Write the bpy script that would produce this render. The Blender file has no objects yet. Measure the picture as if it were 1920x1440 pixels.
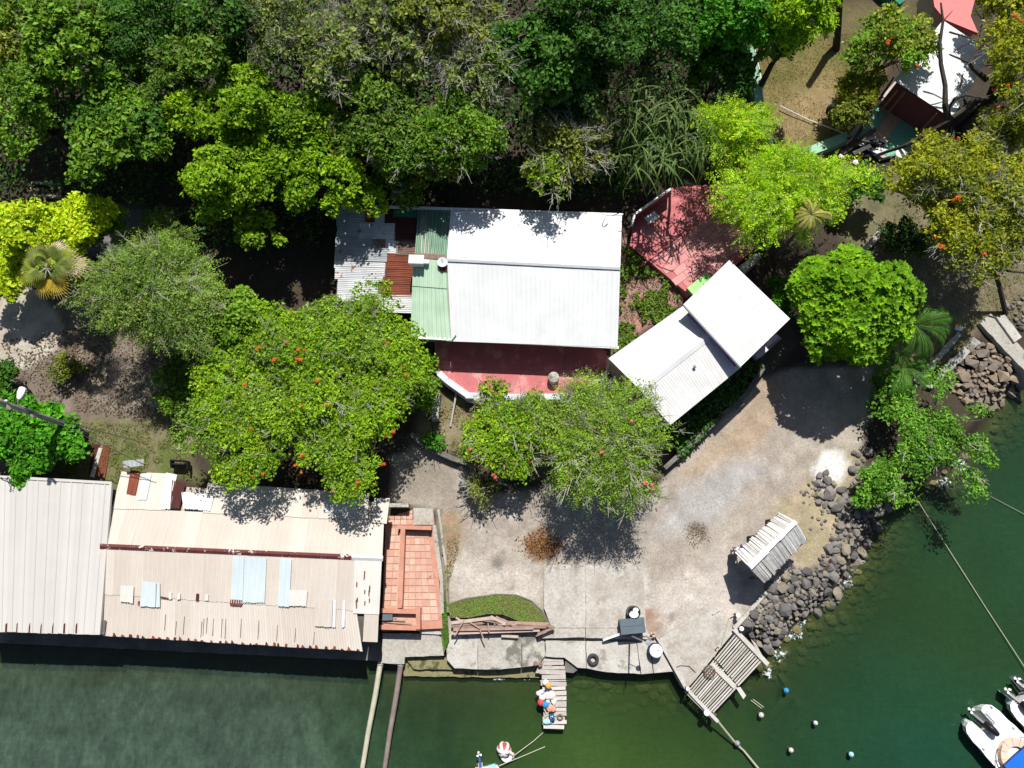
import bpy, math, random
import numpy as np
from mathutils import Vector, Matrix, Quaternion

S = bpy.context.scene
COL = S.collection
# ------------------------------------------------------------------ camera, sky, sun, exposure
F_PX, TILT, CAM_H = 1331.0, math.radians(15.0), 43.0
cam = bpy.data.cameras.new('camera'); cam_o = bpy.data.objects.new('camera', cam); COL.objects.link(cam_o)
cam.sensor_width = 36.0; cam.lens = 36.0 * F_PX / 1920.0; cam.clip_end = 4000.0; cam.clip_start = 0.5
cam_o.location = (0, 0, CAM_H); cam_o.rotation_euler = (TILT, 0, 0); S.camera = cam_o

SUN_EL, SUN_AZ = math.radians(58.0), math.atan2(0.10, 0.995)
world = bpy.data.worlds.new('World'); S.world = world; world.use_nodes = True
wn = world.node_tree; bg = wn.nodes['Background']
sky = wn.nodes.new('ShaderNodeTexSky'); sky.sky_type = 'NISHITA'; sky.sun_disc = False
sky.sun_elevation = SUN_EL; sky.sun_rotation = SUN_AZ; sky.air_density = 1.0; sky.dust_density = 1.4
wn.links.new(sky.outputs[0], bg.inputs[0]); bg.inputs[1].default_value = 0.055
sun = bpy.data.lights.new('sun', 'SUN'); sun.energy = 5.0; sun.angle = math.radians(0.53); sun.color = (1.0, 0.965, 0.90)
sun_o = bpy.data.objects.new('sun', sun); COL.objects.link(sun_o)
SV = Vector((math.sin(SUN_AZ) * math.cos(SUN_EL), math.cos(SUN_AZ) * math.cos(SUN_EL), math.sin(SUN_EL)))
sun_o.rotation_euler = SV.to_track_quat('Z', 'Y').to_euler(); sun_o.location = SV * 80
S.view_settings.view_transform = 'Standard'; S.view_settings.look = 'None'
S.view_settings.exposure = 0.36; S.view_settings.gamma = 1.0; S.view_settings.use_curve_mapping = False
S.render.engine = 'CYCLES'
S.cycles.max_bounces = 8; S.cycles.diffuse_bounces = 3; S.cycles.glossy_bounces = 2; S.cycles.transparent_max_bounces = 12
S.cycles.transmission_bounces = 3; S.cycles.caustics_reflective = False; S.cycles.caustics_refractive = False
try: S.cycles.use_denoising = True
except Exception: pass

# ------------------------------------------------------------------ geometry of the survey: photo point + height -> place
CT, ST = math.cos(TILT), math.sin(TILT)
def ray(px, py):
    a, b = (px - 960) / F_PX, -(py - 720) / F_PX
    return np.array([a, b * CT + ST, b * ST - CT])
def U(px, py, z):
    d = ray(px, py); t = (z - CAM_H) / d[2]
    return np.array([d[0] * t, d[1] * t, z])
def plane3(a, b, c):
    A, B, C = U(*a), U(*b), U(*c); n = np.cross(B - A, C - A); n /= np.linalg.norm(n)
    if n[2] < 0: n = -n
    return A, n
def onp(pl, px, py, off=0.0):
    A, n = pl; d = ray(px, py); o = np.array([0, 0, CAM_H]); A2 = A + n * off
    return o + d * (np.dot(A2 - o, n) / np.dot(d, n))
rs = np.random.RandomState(7)
random.seed(7)

# ------------------------------------------------------------------ object helpers
ROOT = {}
def setp(o, **k):
    for a, b in k.items():
        if b is not None: o[a] = b
    return o
def thing(name, label, cat, loc, group=None, rot=(0, 0, 0)):
    o = bpy.data.objects.new(name, None); COL.objects.link(o); o.empty_display_size = 0.2
    o.location = tuple(float(v) for v in loc); o.rotation_euler = rot; ROOT[o.name] = np.array(loc, float)
    setp(o, label=label, category=cat, group=group); return o
def link(o, parent=None):
    COL.objects.link(o)
    if parent is not None: o.parent = parent
    return o
def mk_mesh(name, V, Fc, mats=None, smooth=False, col=None, uv=None, mi=None):
    me = bpy.data.meshes.new(name)
    V = np.asarray(V, np.float32); me.vertices.add(len(V)); me.vertices.foreach_set('co', V.ravel())
    if isinstance(Fc, np.ndarray):
        k = Fc.shape[1]; idx = Fc.astype(np.int32).ravel(); tot = np.full(len(Fc), k, np.int32)
    else:
        tot = np.array([len(f) for f in Fc], np.int32); idx = np.array([i for f in Fc for i in f], np.int32)
    me.loops.add(len(idx)); me.loops.foreach_set('vertex_index', idx)
    me.polygons.add(len(tot)); st = np.concatenate([[0], np.cumsum(tot)[:-1]]).astype(np.int32)
    me.polygons.foreach_set('loop_start', st); me.polygons.foreach_set('loop_total', tot)
    me.polygons.foreach_set('use_smooth', np.full(len(tot), bool(smooth)))
    if mi is not None: me.polygons.foreach_set('material_index', np.asarray(mi, np.int32))
    if mats is not None:
        for m in (mats if isinstance(mats, (list, tuple)) else [mats]): me.materials.append(m)
    if uv is not None:
        l = me.uv_layers.new(name='UVMap'); l.data.foreach_set('uv', np.asarray(uv, np.float32)[idx].ravel())
    me.update(calc_edges=True)
    if col is not None:
        a = me.color_attributes.new('Col', 'FLOAT_COLOR', 'POINT')
        c = np.ones((len(V), 4), np.float32); c[:, :3] = col; a.data.foreach_set('color', c.ravel())
    return me
def W0(parent):
    while parent is not None and parent.name not in ROOT: parent = parent.parent
    return ROOT[parent.name] if parent is not None else np.zeros(3)
def M(name, V, Fc, mat, parent=None, **k):
    """mesh object from world coordinates; under a thing the coordinates are made relative to the thing's base"""
    V = np.asarray(V, float) - W0(parent)
    return link(bpy.data.objects.new(name, mk_mesh(name, V, Fc, mat, **k)), parent)
def MT(name, V, Fc, mat, label, cat, group=None, base=None, **k):
    """a one-mesh thing with its origin at its base"""
    V = np.asarray(V, float); b = V.mean(0) if base is None else np.array(base, float)
    if base is None: b[2] = V[:, 2].min()
    o = link(bpy.data.objects.new(name, mk_mesh(name, V - b, Fc, mat, **k)))
    o.location = b; ROOT[o.name] = b; setp(o, label=label, category=cat, group=group); return o
def inst(name, me, parent, loc, rot=(0, 0, 0), sc=(1, 1, 1)):
    o = bpy.data.objects.new(name, me); COL.objects.link(o); o.parent = parent
    o.location = tuple(np.asarray(loc, float) - W0(parent)); o.rotation_euler = rot; o.scale = sc if hasattr(sc, '__len__') else (sc,) * 3
    return o
def struct(o, kind='structure', **k): return setp(o, kind=kind, **k)

class G:
    """a bag of vertices and faces"""
    def __init__(s): s.V = []; s.F = []
    def add(s, V, Fc):
        n = len(s.V); s.V.extend([tuple(v) for v in V]); s.F.extend([tuple(i + n for i in f) for f in Fc]); return s
    def box(s, c, size, rz=0.0, taper=1.0):
        x, y, z = [v / 2 for v in size]; R = np.array([[math.cos(rz), -math.sin(rz)], [math.sin(rz), math.cos(rz)]])
        V = []
        for dz, k in ((-z, 1.0), (z, taper)):
            for dx, dy in ((-x, -y), (x, -y), (x, y), (-x, y)):
                p = R @ np.array([dx * k, dy * k]); V.append((c[0] + p[0], c[1] + p[1], c[2] + dz))
        return s.add(V, [(3, 2, 1, 0), (4, 5, 6, 7), (0, 1, 5, 4), (1, 2, 6, 5), (2, 3, 7, 6), (3, 0, 4, 7)])
    def bar(s, a, b, w, h, up=(0, 0, 1)):
        a, b = np.array(a, float), np.array(b, float); d = b - a; d /= np.linalg.norm(d) + 1e-9
        sd = np.cross(d, up); n = np.linalg.norm(sd)
        sd = sd / n if n > 1e-4 else np.array([1.0, 0, 0]); u = np.cross(sd, d)
        V = []
        for p in (a, b):
            for i, j in ((-1, -1), (1, -1), (1, 1), (-1, 1)): V.append(p + sd * i * w / 2 + u * j * h / 2)
        return s.add(V, [(0, 1, 2, 3), (7, 6, 5, 4), (0, 4, 5, 1), (1, 5, 6, 2), (2, 6, 7, 3), (3, 7, 4, 0)])
    def tube(s, pts, r, n=6, cap=True):
        pts = [np.array(p, float) for p in pts]; m = len(pts)
        r = r if hasattr(r, '__len__') else [r] * m
        V, Fc = [], []; ref = np.array([0.31, 0.17, 0.93])
        for i, p in enumerate(pts):
            d = pts[min(i + 1, m - 1)] - pts[max(i - 1, 0)]; d = d / (np.linalg.norm(d) + 1e-9)
            a = np.cross(d, ref); l = np.linalg.norm(a)
            if l < 0.05: a = np.cross(d, (1, 0, 0)); l = np.linalg.norm(a)
            a /= l; b = np.cross(d, a)
            for k in range(n):
                t = 2 * math.pi * k / n; V.append(p + r[i] * (a * math.cos(t) + b * math.sin(t)))
        for i in range(m - 1):
            for k in range(n):
                k2 = (k + 1) % n; Fc.append((i * n + k, i * n + k2, (i + 1) * n + k2, (i + 1) * n + k))
        if cap: Fc += [tuple(range(n - 1, -1, -1)), tuple((m - 1) * n + k for k in range(n))]
        return s.add(V, Fc)
    def prism(s, top, depth, inset=0.0):
        n = len(top); top = [np.array(p, float) for p in top]; c = sum(top) / n
        ar = sum(top[i][0] * top[(i + 1) % n][1] - top[(i + 1) % n][0] * top[i][1] for i in range(n))
        if ar < 0: top = top[::-1]
        bot = [p - np.array([0, 0, depth]) for p in top]
        return s.add(list(top) + bot, [tuple(range(n)), tuple(range(2 * n - 1, n - 1, -1))] + [(i, i + n, (i + 1) % n + n, (i + 1) % n) for i in range(n)])
    def lathe(s, c, prof, n=16, axis=None):
        V, Fc = [], []; m = len(prof); c = np.array(c, float)
        R = np.eye(3) if axis is None else np.array(Vector(axis).to_track_quat('Z', 'Y').to_matrix())
        for r, z in prof:
            for k in range(n):
                t = 2 * math.pi * k / n; V.append(c + R @ np.array([r * math.cos(t), r * math.sin(t), z]))
        for i in range(m - 1):
            for k in range(n):
                k2 = (k + 1) % n; Fc.append((i * n + k, i * n + k2, (i + 1) * n + k2, (i + 1) * n + k))
        Fc += [tuple(range(n - 1, -1, -1)), tuple((m - 1) * n + k for k in range(n))]
        return s.add(V, Fc)
    def blob(s, c, rad, n=10, m=6, jit=0.0, rg=rs):
        V, Fc = [], []; c = np.array(c, float)
        for i in range(m + 1):
            a = math.pi * i / m
            for k in range(n):
                t = 2 * math.pi * k / n; j = 1 + jit * rg.uniform(-1, 1)
                V.append(c + np.array([rad[0] * math.sin(a) * math.cos(t), rad[1] * math.sin(a) * math.sin(t), rad[2] * math.cos(a)]) * j)
        for i in range(m):
            for k in range(n):
                k2 = (k + 1) % n; Fc.append((i * n + k, (i + 1) * n + k, (i + 1) * n + k2, i * n + k2))
        return s.add(V, Fc)
    def torus(s, c, R, r, n=20, m=8, axis=None, zs=1.0):
        V, Fc = [], []; c = np.array(c, float)
        Q = np.eye(3) if axis is None else np.array(Vector(axis).to_track_quat('Z', 'Y').to_matrix())
        for i in range(n):
            a = 2 * math.pi * i / n
            for k in range(m):
                b = 2 * math.pi * k / m; q = R + r * math.cos(b)
                V.append(c + Q @ np.array([q * math.cos(a), q * math.sin(a), r * zs * math.sin(b)]))
        for i in range(n):
            for k in range(m):
                Fc.append((i * m + k, ((i + 1) % n) * m + k, ((i + 1) % n) * m + (k + 1) % m, i * m + (k + 1) % m))
        return s.add(V, Fc)
    def obj(s, name, mat, parent=None, **k): return M(name, s.V, s.F, mat, parent, **k)
    def th(s, name, mat, label, cat, group=None, **k): return MT(name, s.V, s.F, mat, label, cat, group, **k)

# ------------------------------------------------------------------ materials
def new_mat(name):
    m = bpy.data.materials.new(name); m.use_nodes = True; nt = m.node_tree
    return m, nt, nt.nodes['Principled BSDF'], nt.nodes['Material Output']
def nd(nt, t, **k):
    n = nt.nodes.new(t)
    for a, b in k.items(): setattr(n, a, b)
    return n
def ramp(nt, src, stops):
    r = nd(nt, 'ShaderNodeValToRGB'); e = r.color_ramp.elements
    while len(e) < len(stops): e.new(0.5)
    for el, (p, c) in zip(e, stops):
        el.position = p; el.color = (c[0], c[1], c[2], 1) if hasattr(c, '__len__') else (c, c, c, 1)
    nt.links.new(src, r.inputs[0]); return r.outputs[0]
def mixc(nt, f, a, b, mode='MIX'):
    m = nd(nt, 'ShaderNodeMix', data_type='RGBA', blend_type=mode)
    for s, v in ((m.inputs[0], f), (m.inputs[6], a), (m.inputs[7], b)):
        if hasattr(v, 'is_linked') or hasattr(v, 'links'): nt.links.new(v, s)
        elif hasattr(v, '__len__'): s.default_value = (v[0], v[1], v[2], 1)
        else: s.default_value = v
    return m.outputs[2]
def noise(nt, vec, scale, detail=4, rough=0.55):
    n = nd(nt, 'ShaderNodeTexNoise'); n.inputs['Scale'].default_value = scale; n.inputs['Detail'].default_value = detail
    n.inputs['Roughness'].default_value = rough; nt.links.new(vec, n.inputs['Vector']); return n.outputs['Fac']
def pos(nt): return nd(nt, 'ShaderNodeNewGeometry').outputs['Position']
def mapv(nt, vec, sc):
    m = nd(nt, 'ShaderNodeMapping'); m.inputs['Scale'].default_value = sc; nt.links.new(vec, m.inputs['Vector']); return m.outputs[0]
def bump(nt, bs, h, st, dist=0.02):
    b = nd(nt, 'ShaderNodeBump'); b.inputs['Strength'].default_value = st; b.inputs['Distance'].default_value = dist
    nt.links.new(h, b.inputs['Height']); nt.links.new(b.outputs[0], bs.inputs['Normal'])
def pm(name, c1, c2=None, scale=3.0, rough=0.8, bmp=0.15, stain=None, stain_at=0.62, stain_scale=1.2, fine=None, metal=0.0, spec=0.3, objc=False):
    """general weathered surface: two tones of large noise, fine grain, shaped stains and a bump"""
    m, nt, bs, out = new_mat(name)
    P = nd(nt, 'ShaderNodeTexCoord').outputs['Object'] if objc else pos(nt)
    c2 = c2 or tuple(v * 0.72 for v in c1)
    n1 = noise(nt, P, scale, 6, 0.6); c = ramp(nt, n1, [(0.3, c2), (0.68, c1)])
    n2 = noise(nt, P, scale * 9, 4, 0.65); g = ramp(nt, n2, [(0.25, 1 - (fine or 0.2)), (0.75, 1 + (fine or 0.2) * 0.4)])
    c = mixc(nt, 1.0, c, g, 'MULTIPLY')
    if stain is not None:
        n3 = noise(nt, P, stain_scale, 7, 0.68); f = ramp(nt, n3, [(stain_at - 0.03, 0.0), (stain_at + 0.06, 1.0)])
        c = mixc(nt, f, c, stain)
    nt.links.new(c, bs.inputs['Base Color']); bs.inputs['Roughness'].default_value = rough; bs.inputs['Metallic'].default_value = metal
    bs.inputs['Specular IOR Level'].default_value = spec
    bump(nt, bs, n2, bmp); return m
def sheet_mat(name, c1, c2, rust=None, rust_edge=0.0, streak=0.25, rough=0.5, spots=0.0, metal=0.0):
    """painted or bare sheet metal: streaks that run down the slope, rust spots, rust along the lower edge"""
    m, nt, bs, out = new_mat(name)
    uv = nd(nt, 'ShaderNodeUVMap').outputs[0]; P = pos(nt)
    n1 = noise(nt, P, 0.8, 5, 0.6); c = ramp(nt, n1, [(0.32, c2), (0.66, c1)])
    st = noise(nt, mapv(nt, uv, (7.0, 0.8, 1)), 1.0, 5, 0.6); g = ramp(nt, st, [(0.3, 1 - streak), (0.62, 1.0)])
    c = mixc(nt, 1.0, c, g, 'MULTIPLY')
    if rust is not None:
        n3 = noise(nt, P, 2.3, 8, 0.7); f = ramp(nt, n3, [(0.72 - spots, 0.0), (0.76 - spots, 1.0)]); c = mixc(nt, f, c, rust)
        if rust_edge > 0:
            sx = nd(nt, 'ShaderNodeSeparateXYZ'); nt.links.new(uv, sx.inputs[0])
            nn = noise(nt, mapv(nt, uv, (4.0, 2.0, 1)), 1.0, 6, 0.7)
            a = nd(nt, 'ShaderNodeMath', operation='MULTIPLY_ADD'); nt.links.new(nn, a.inputs[0]); a.inputs[1].default_value = 0.16
            nt.links.new(sx.outputs[1], a.inputs[2])
            f2 = ramp(nt, a.outputs[0], [(1.055 - rust_edge, 0.0), (1.07 - rust_edge, 1.0)]); c = mixc(nt, f2, c, rust)
    nt.links.new(c, bs.inputs['Base Color']); bs.inputs['Roughness'].default_value = rough; bs.inputs['Metallic'].default_value = metal
    bs.inputs['Specular IOR Level'].default_value = 0.3
    bump(nt, bs, noise(nt, P, 6, 3), 0.06); return m
def foliage_mat(name, trans=0.28, rough=0.5):
    m, nt, bs, out = new_mat(name)
    a = nd(nt, 'ShaderNodeAttribute', attribute_name='Col'); c = a.outputs['Color']
    nt.links.new(c, bs.inputs['Base Color']); bs.inputs['Roughness'].default_value = rough; bs.inputs['Specular IOR Level'].default_value = 0.16
    t = nd(nt, 'ShaderNodeBsdfTranslucent'); nt.links.new(mixc(nt, 1.0, c, (1.35, 1.3, 0.45), 'MULTIPLY'), t.inputs[0])
    mx = nd(nt, 'ShaderNodeMixShader'); mx.inputs[0].default_value = trans
    nt.links.new(bs.outputs[0], mx.inputs[1]); nt.links.new(t.outputs[0], mx.inputs[2]); nt.links.new(mx.outputs[0], out.inputs['Surface']); return m

FOL = foliage_mat('leaf_tissue'); FOLP = foliage_mat('petal_tissue', 0.2, 0.6)
BARK = pm('bark_grey', (0.20, 0.17, 0.14), (0.10, 0.085, 0.07), 4, 0.9, 0.4)
BARKD = pm('bark_dark', (0.075, 0.06, 0.05), (0.035, 0.03, 0.026), 4, 0.9, 0.4)
TWIG = pm('twig_pale', (0.44, 0.42, 0.37), (0.26, 0.25, 0.21), 4, 0.9, 0.2)
CONC = pm('concrete_pale', (0.46, 0.44, 0.40), (0.34, 0.32, 0.28), 0.9, 0.85, 0.3, stain=(0.15, 0.145, 0.12), stain_at=0.555, stain_scale=0.8, fine=0.35)
CONCB = pm('concrete_bright', (0.52, 0.50, 0.465), (0.37, 0.35, 0.315), 1.1, 0.85, 0.3, stain=(0.22, 0.205, 0.18), stain_at=0.575, stain_scale=0.9, fine=0.28)
CONCY = pm('concrete_worn_bright', (0.50, 0.475, 0.44), (0.34, 0.305, 0.265), 0.75, 0.88, 0.3, stain=(0.30, 0.27, 0.23), stain_at=0.57, stain_scale=1.3, fine=0.32)
CONCM = pm('concrete_mossy', (0.30, 0.27, 0.15), (0.15, 0.14, 0.06), 1.6, 0.9, 0.4, stain=(0.07, 0.075, 0.03), stain_at=0.55, stain_scale=1.6, fine=0.3)
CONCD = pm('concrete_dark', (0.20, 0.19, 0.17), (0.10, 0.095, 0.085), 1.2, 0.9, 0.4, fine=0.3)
WHITEP = pm('white_paint', (0.78, 0.78, 0.78), (0.68, 0.68, 0.68), 1.2, 0.6, 0.08, fine=0.08)
GREYP = pm('parapet_paint', (0.58, 0.62, 0.66), (0.45, 0.48, 0.52), 1.2, 0.7, 0.1, stain=(0.2, 0.2, 0.19), stain_at=0.68, fine=0.15)
WALLP = pm('plaster_wall', (0.46, 0.42, 0.36), (0.34, 0.30, 0.26), 1.0, 0.85, 0.15)
WALLD = pm('dark_wall', (0.13, 0.12, 0.11), (0.07, 0.065, 0.06), 1.0, 0.85, 0.15)
REDP = pm('red_floor_paint', (0.50, 0.150, 0.155), (0.43, 0.115, 0.125), 0.9, 0.7, 0.1, stain=(0.58, 0.24, 0.235), stain_at=0.56, stain_scale=0.9, fine=0.2)
REDT = [pm('red_paver_%s' % k, c, tuple(v * 0.88 for v in c), 2.0, 0.75, 0.15, fine=0.14) for k, c in
        zip('abcd', [(0.58, 0.245, 0.24), (0.62, 0.29, 0.275), (0.55, 0.215, 0.215), (0.60, 0.265, 0.26)])]
TERRA = [pm('terracotta_%s' % k, c, tuple(v * 0.8 for v in c), 3.0, 0.8, 0.15, stain=(0.24, 0.10, 0.07), stain_at=0.68, fine=0.2) for k, c in
         zip('abcd', [(0.60, 0.385, 0.29), (0.55, 0.315, 0.235), (0.64, 0.43, 0.34), (0.58, 0.345, 0.27)])]
TERRW = pm('terracotta_wall', (0.53, 0.27, 0.195), (0.44, 0.20, 0.14), 2.0, 0.85, 0.2, stain=(0.26, 0.10, 0.06), stain_at=0.62, fine=0.2)
GALV = sheet_mat('galvanised_sheet', (0.42, 0.44, 0.46), (0.27, 0.29, 0.31), (0.20, 0.075, 0.04), spots=0.10)
GALVW = sheet_mat('pale_galvanised_sheet', (0.68, 0.69, 0.71), (0.48, 0.49, 0.51), (0.27, 0.10, 0.055), spots=0.13)
RUST = sheet_mat('rusty_sheet', (0.26, 0.075, 0.040), (0.17, 0.048, 0.028), (0.40, 0.20, 0.14), spots=0.06, streak=0.45, rough=0.85)
MAROON = sheet_mat('maroon_rust_sheet', (0.105, 0.028, 0.026), (0.07, 0.02, 0.02), (0.28, 0.12, 0.09), spots=0.02, streak=0.4, rough=0.85)
BROWNS = sheet_mat('brown_rust_sheet', (0.17, 0.085, 0.06), (0.28, 0.24, 0.21), (0.12, 0.04, 0.03), spots=0.14, rough=0.8)
GREEND = sheet_mat('dark_green_sheet', (0.18, 0.32, 0.22), (0.12, 0.24, 0.16), (0.30, 0.15, 0.08), spots=0.03, streak=0.5)
GREENL = sheet_mat('pale_green_sheet', (0.50, 0.66, 0.50), (0.40, 0.57, 0.41), (0.62, 0.66, 0.60), spots=0.06, streak=0.22)
WHITES = sheet_mat('white_roof_sheet', (0.70, 0.715, 0.725), (0.625, 0.635, 0.645), (0.50, 0.49, 0.46), streak=0.09, spots=0.0)
WHITES2 = sheet_mat('white_grey_roof_sheet', (0.67, 0.67, 0.665), (0.56, 0.56, 0.55), (0.40, 0.38, 0.34), spots=0.05, streak=0.16)
BEIGE = [sheet_mat('beige_roof_sheet_%s' % k, c, tuple(v * 0.93 for v in c), (0.16, 0.05, 0.032), rust_edge=0.045, streak=0.13, spots=-0.02) for k, c in
         zip('abc', [(0.585, 0.525, 0.465), (0.56, 0.50, 0.44), (0.605, 0.55, 0.49)])]
CREAM = [sheet_mat('cream_roof_sheet_%s' % k, c, tuple(v * 0.95 for v in c), (0.15, 0.05, 0.03), rust_edge=0.03, streak=0.09, spots=-0.05) for k, c in
         zip('abc', [(0.53, 0.512, 0.485), (0.515, 0.495, 0.468), (0.545, 0.525, 0.50)])]
PALEB = sheet_mat('pale_blue_sheet', (0.56, 0.63, 0.67), (0.50, 0.57, 0.61), (0.25, 0.08, 0.04), rust_edge=0.03, streak=0.12, spots=-0.02)
OFFW = sheet_mat('offwhite_sheet', (0.66, 0.64, 0.60), (0.60, 0.58, 0.54), (0.22, 0.06, 0.04), rust_edge=0.03, streak=0.12, spots=0.05)
RIDGE = sheet_mat('rusty_ridge_sheet', (0.15, 0.04, 0.035), (0.11, 0.03, 0.03), (0.70, 0.68, 0.65), spots=0.15, rough=0.8)
WOODG = [pm('grey_wood_%s' % k, c, tuple(v * 0.8 for v in c), 3, 0.85, 0.25, fine=0.3, objc=True) for k, c in
         zip('abc', [(0.56, 0.52, 0.485), (0.48, 0.44, 0.41), (0.61, 0.58, 0.55)])]
WOODB = [pm('brown_wood_%s' % k, c, tuple(v * 0.7 for v in c), 3, 0.85, 0.25, fine=0.3) for k, c in
         zip('abc', [(0.43, 0.29, 0.235), (0.33, 0.215, 0.175), (0.54, 0.43, 0.365)])]
WOODD = pm('dark_wet_wood', (0.12, 0.095, 0.08), (0.06, 0.05, 0.04), 3, 0.85, 0.3)
WOODL = pm('pale_pole_wood', (0.52, 0.50, 0.38), (0.40, 0.38, 0.28), 2, 0.85, 0.2, fine=0.25)
WOODM = pm('mauve_pole_wood', (0.27, 0.215, 0.19), (0.17, 0.135, 0.12), 2, 0.85, 0.2, fine=0.3)
BLACK = pm('black_plastic', (0.020, 0.020, 0.026), (0.013, 0.013, 0.016), 3, 0.28, 0.02, spec=0.12)
NAVY = pm('navy_black_gelcoat', (0.012, 0.012, 0.035), (0.01, 0.01, 0.03), 3, 0.25, 0.0, spec=0.5)
RUBBER = pm('tyre_rubber', (0.055, 0.053, 0.057), (0.035, 0.033, 0.035), 5, 0.8, 0.2)
GEL = pm('white_gelcoat', (0.80, 0.80, 0.81), (0.77, 0.77, 0.78), 1, 0.25, 0.0, fine=0.03, spec=0.5)
CUSH = pm('beige_cushion', (0.66, 0.53, 0.42), (0.62, 0.49, 0.38), 2, 0.6, 0.05, fine=0.06)
BLUEC = pm('blue_canvas', (0.008, 0.13, 0.72), (0.006, 0.11, 0.62), 2, 0.7, 0.05, fine=0.08)
def flat(name, c, rough=0.6, fine=0.12): return pm(name, c, tuple(v * 0.85 for v in c), 4, rough, 0.08, fine=fine)
RED_B = flat('buoy_red', (0.62, 0.07, 0.06)); BLUE_B = flat('buoy_blue', (0.03, 0.28, 0.56)); CYAN_B = flat('cyan_plastic', (0.35, 0.70, 0.72))
ORANGE_B = flat('buoy_orange', (0.72, 0.30, 0.20)); NAVY_B = flat('navy_plastic', (0.02, 0.06, 0.22)); WHITE_B = flat('white_plastic', (0.78, 0.78, 0.78), 0.45, 0.05)
YELLOW_B = flat('yellow_plastic', (0.70, 0.38, 0.06)); SLATE = flat('slate_plastic', (0.10, 0.135, 0.165), 0.5); ROPE = flat('rope_fibre', (0.46, 0.45, 0.34), 0.9)
PINKF = flat('pale_pink_cloth', (0.70, 0.58, 0.55), 0.9); STEEL = flat('grey_steel', (0.30, 0.30, 0.31), 0.5); WIRE = flat('black_cable', (0.03, 0.03, 0.033), 0.6)
GREENF = flat('green_floor_paint', (0.16, 0.42, 0.30), 0.7); GREENB = flat('bright_green_panel', (0.36, 0.80, 0.24), 0.6); GREENW = flat('green_wall_paint', (0.30, 0.52, 0.36), 0.7)
GREENDK = flat('deep_green_paint', (0.02, 0.19, 0.11), 0.7); PURPLE = flat('purple_wall_paint', (0.16, 0.035, 0.26), 0.7); PALEPK = flat('pale_pink_lid', (0.72, 0.64, 0.70), 0.6)
MAG = flat('magenta_cloth', (0.25, 0.03, 0.10), 0.9); TANF = flat('tan_tile_floor', (0.52, 0.36, 0.24), 0.7); PINKT = flat('pink_roof_paint', (0.62, 0.20, 0.19), 0.7)
BENCHW = flat('bench_board', (0.32, 0.17, 0.10), 0.7); STONEM = [pm('stone_%s' % k, c, tuple(v * 0.6 for v in c), 2.6, 0.85, 0.35, fine=0.3) for k, c in
          zip('abcde', [(0.195, 0.178, 0.165), (0.26, 0.235, 0.21), (0.135, 0.128, 0.125), (0.30, 0.265, 0.205), (0.235, 0.22, 0.21)])]
STONEA = [pm('quarry_stone_%s' % k, c, tuple(v * 0.65 for v in c), 2.6, 0.85, 0.35, fine=0.3) for k, c in
          zip('abc', [(0.34, 0.265, 0.19), (0.27, 0.21, 0.16), (0.22, 0.185, 0.155)])]
STONEU = pm('submerged_stone', (0.20, 0.17, 0.08), (0.11, 0.095, 0.045), 2.0, 0.9, 0.3)
# ------------------------------------------------------------------ land height and shoreline
HC = [(900,1000,1.05),(1100,1100,1.0),(1300,1100,1.0),(1400,850,1.2),(1550,800,1.2),(1240,1250,.85),(1450,1040,1.0),(1540,960,1.1),(860,900,1.2),(750,870,1.5),
      (850,1150,1.0),(60,600,2.0),(250,700,1.9),(200,850,1.7),(60,820,1.8),(330,860,1.6),(100,1050,1.0),(450,1050,1.0),(770,1050,1.0),(770,1200,.6),(950,1220,.6),(1130,1230,.6),
      (820,800,1.9),(1000,690,2.0),(1000,500,2.2),(700,480,2.3),(1200,560,2.5),(1290,430,2.5),(1310,650,1.9),(1000,830,1.6),(1300,800,1.4),
      (100,400,2.6),(500,420,2.8),(100,200,4),(500,200,4),(900,300,3.3),(1200,330,3.1),(1000,50,5.5),(200,20,5.5),(600,0,5.5),(1400,20,4.3),
      (1550,200,3.1),(1480,260,3.0),(1700,250,3.0),(1650,40,3.5),(1900,100,3.3),(1600,450,2.4),(1750,480,2.1),(1880,450,2.1),(1600,600,1.8),(1780,620,1.5),(1720,720,1.3),(1850,590,1.4),(1900,640,1.0)]
HP = np.array([U(*c) for c in HC] + [(0, 62, 8), (-60, 45, 7), (60, 45, 6), (-60, 15, 3), (60, 25, 3), (-60, 0, 1.5), (0, 120, 12), (120, 90, 10), (-120, 90, 10)], float)
def landz(x, y):
    x, y = np.atleast_1d(np.asarray(x, float)), np.atleast_1d(np.asarray(y, float)); out = np.empty(x.shape); xf, yf = x.ravel(), y.ravel(); o = out.ravel()
    for i in range(0, len(xf), 20000):
        d2 = (xf[i:i + 20000, None] - HP[None, :, 0]) ** 2 + (yf[i:i + 20000, None] - HP[None, :, 1]) ** 2
        w = np.exp(-d2 / (2 * 2.6 ** 2)) + 0.02 / (1 + d2 * 0.2) ** 2
        o[i:i + 20000] = (w * HP[None, :, 2]).sum(1) / w.sum(1)
    return o.reshape(x.shape)
SHORE_PX = [(0,1203),(300,1217),(500,1226),(716,1240),(760,1256),(1010,1258),(1060,1240),(1255,1256),(1300,1262),(1345,1225),(1395,1205),(1430,1250),(1462,1215),(1505,1172),(1560,1130),(1600,1075),
            (1640,995),(1655,950),(1700,925),(1770,895),(1830,830),(1870,765),(1905,735)]
SH = [tuple(U(px, py, 0.0)[:2]) for px, py in SHORE_PX]
LAND = np.array([(-900, SH[0][1] + 1.0), (-45, SH[0][1] + .6)] + SH + [(40, 12.5), (70, 14), (900, 60), (900, 900), (-900, 900)], float)
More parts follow.
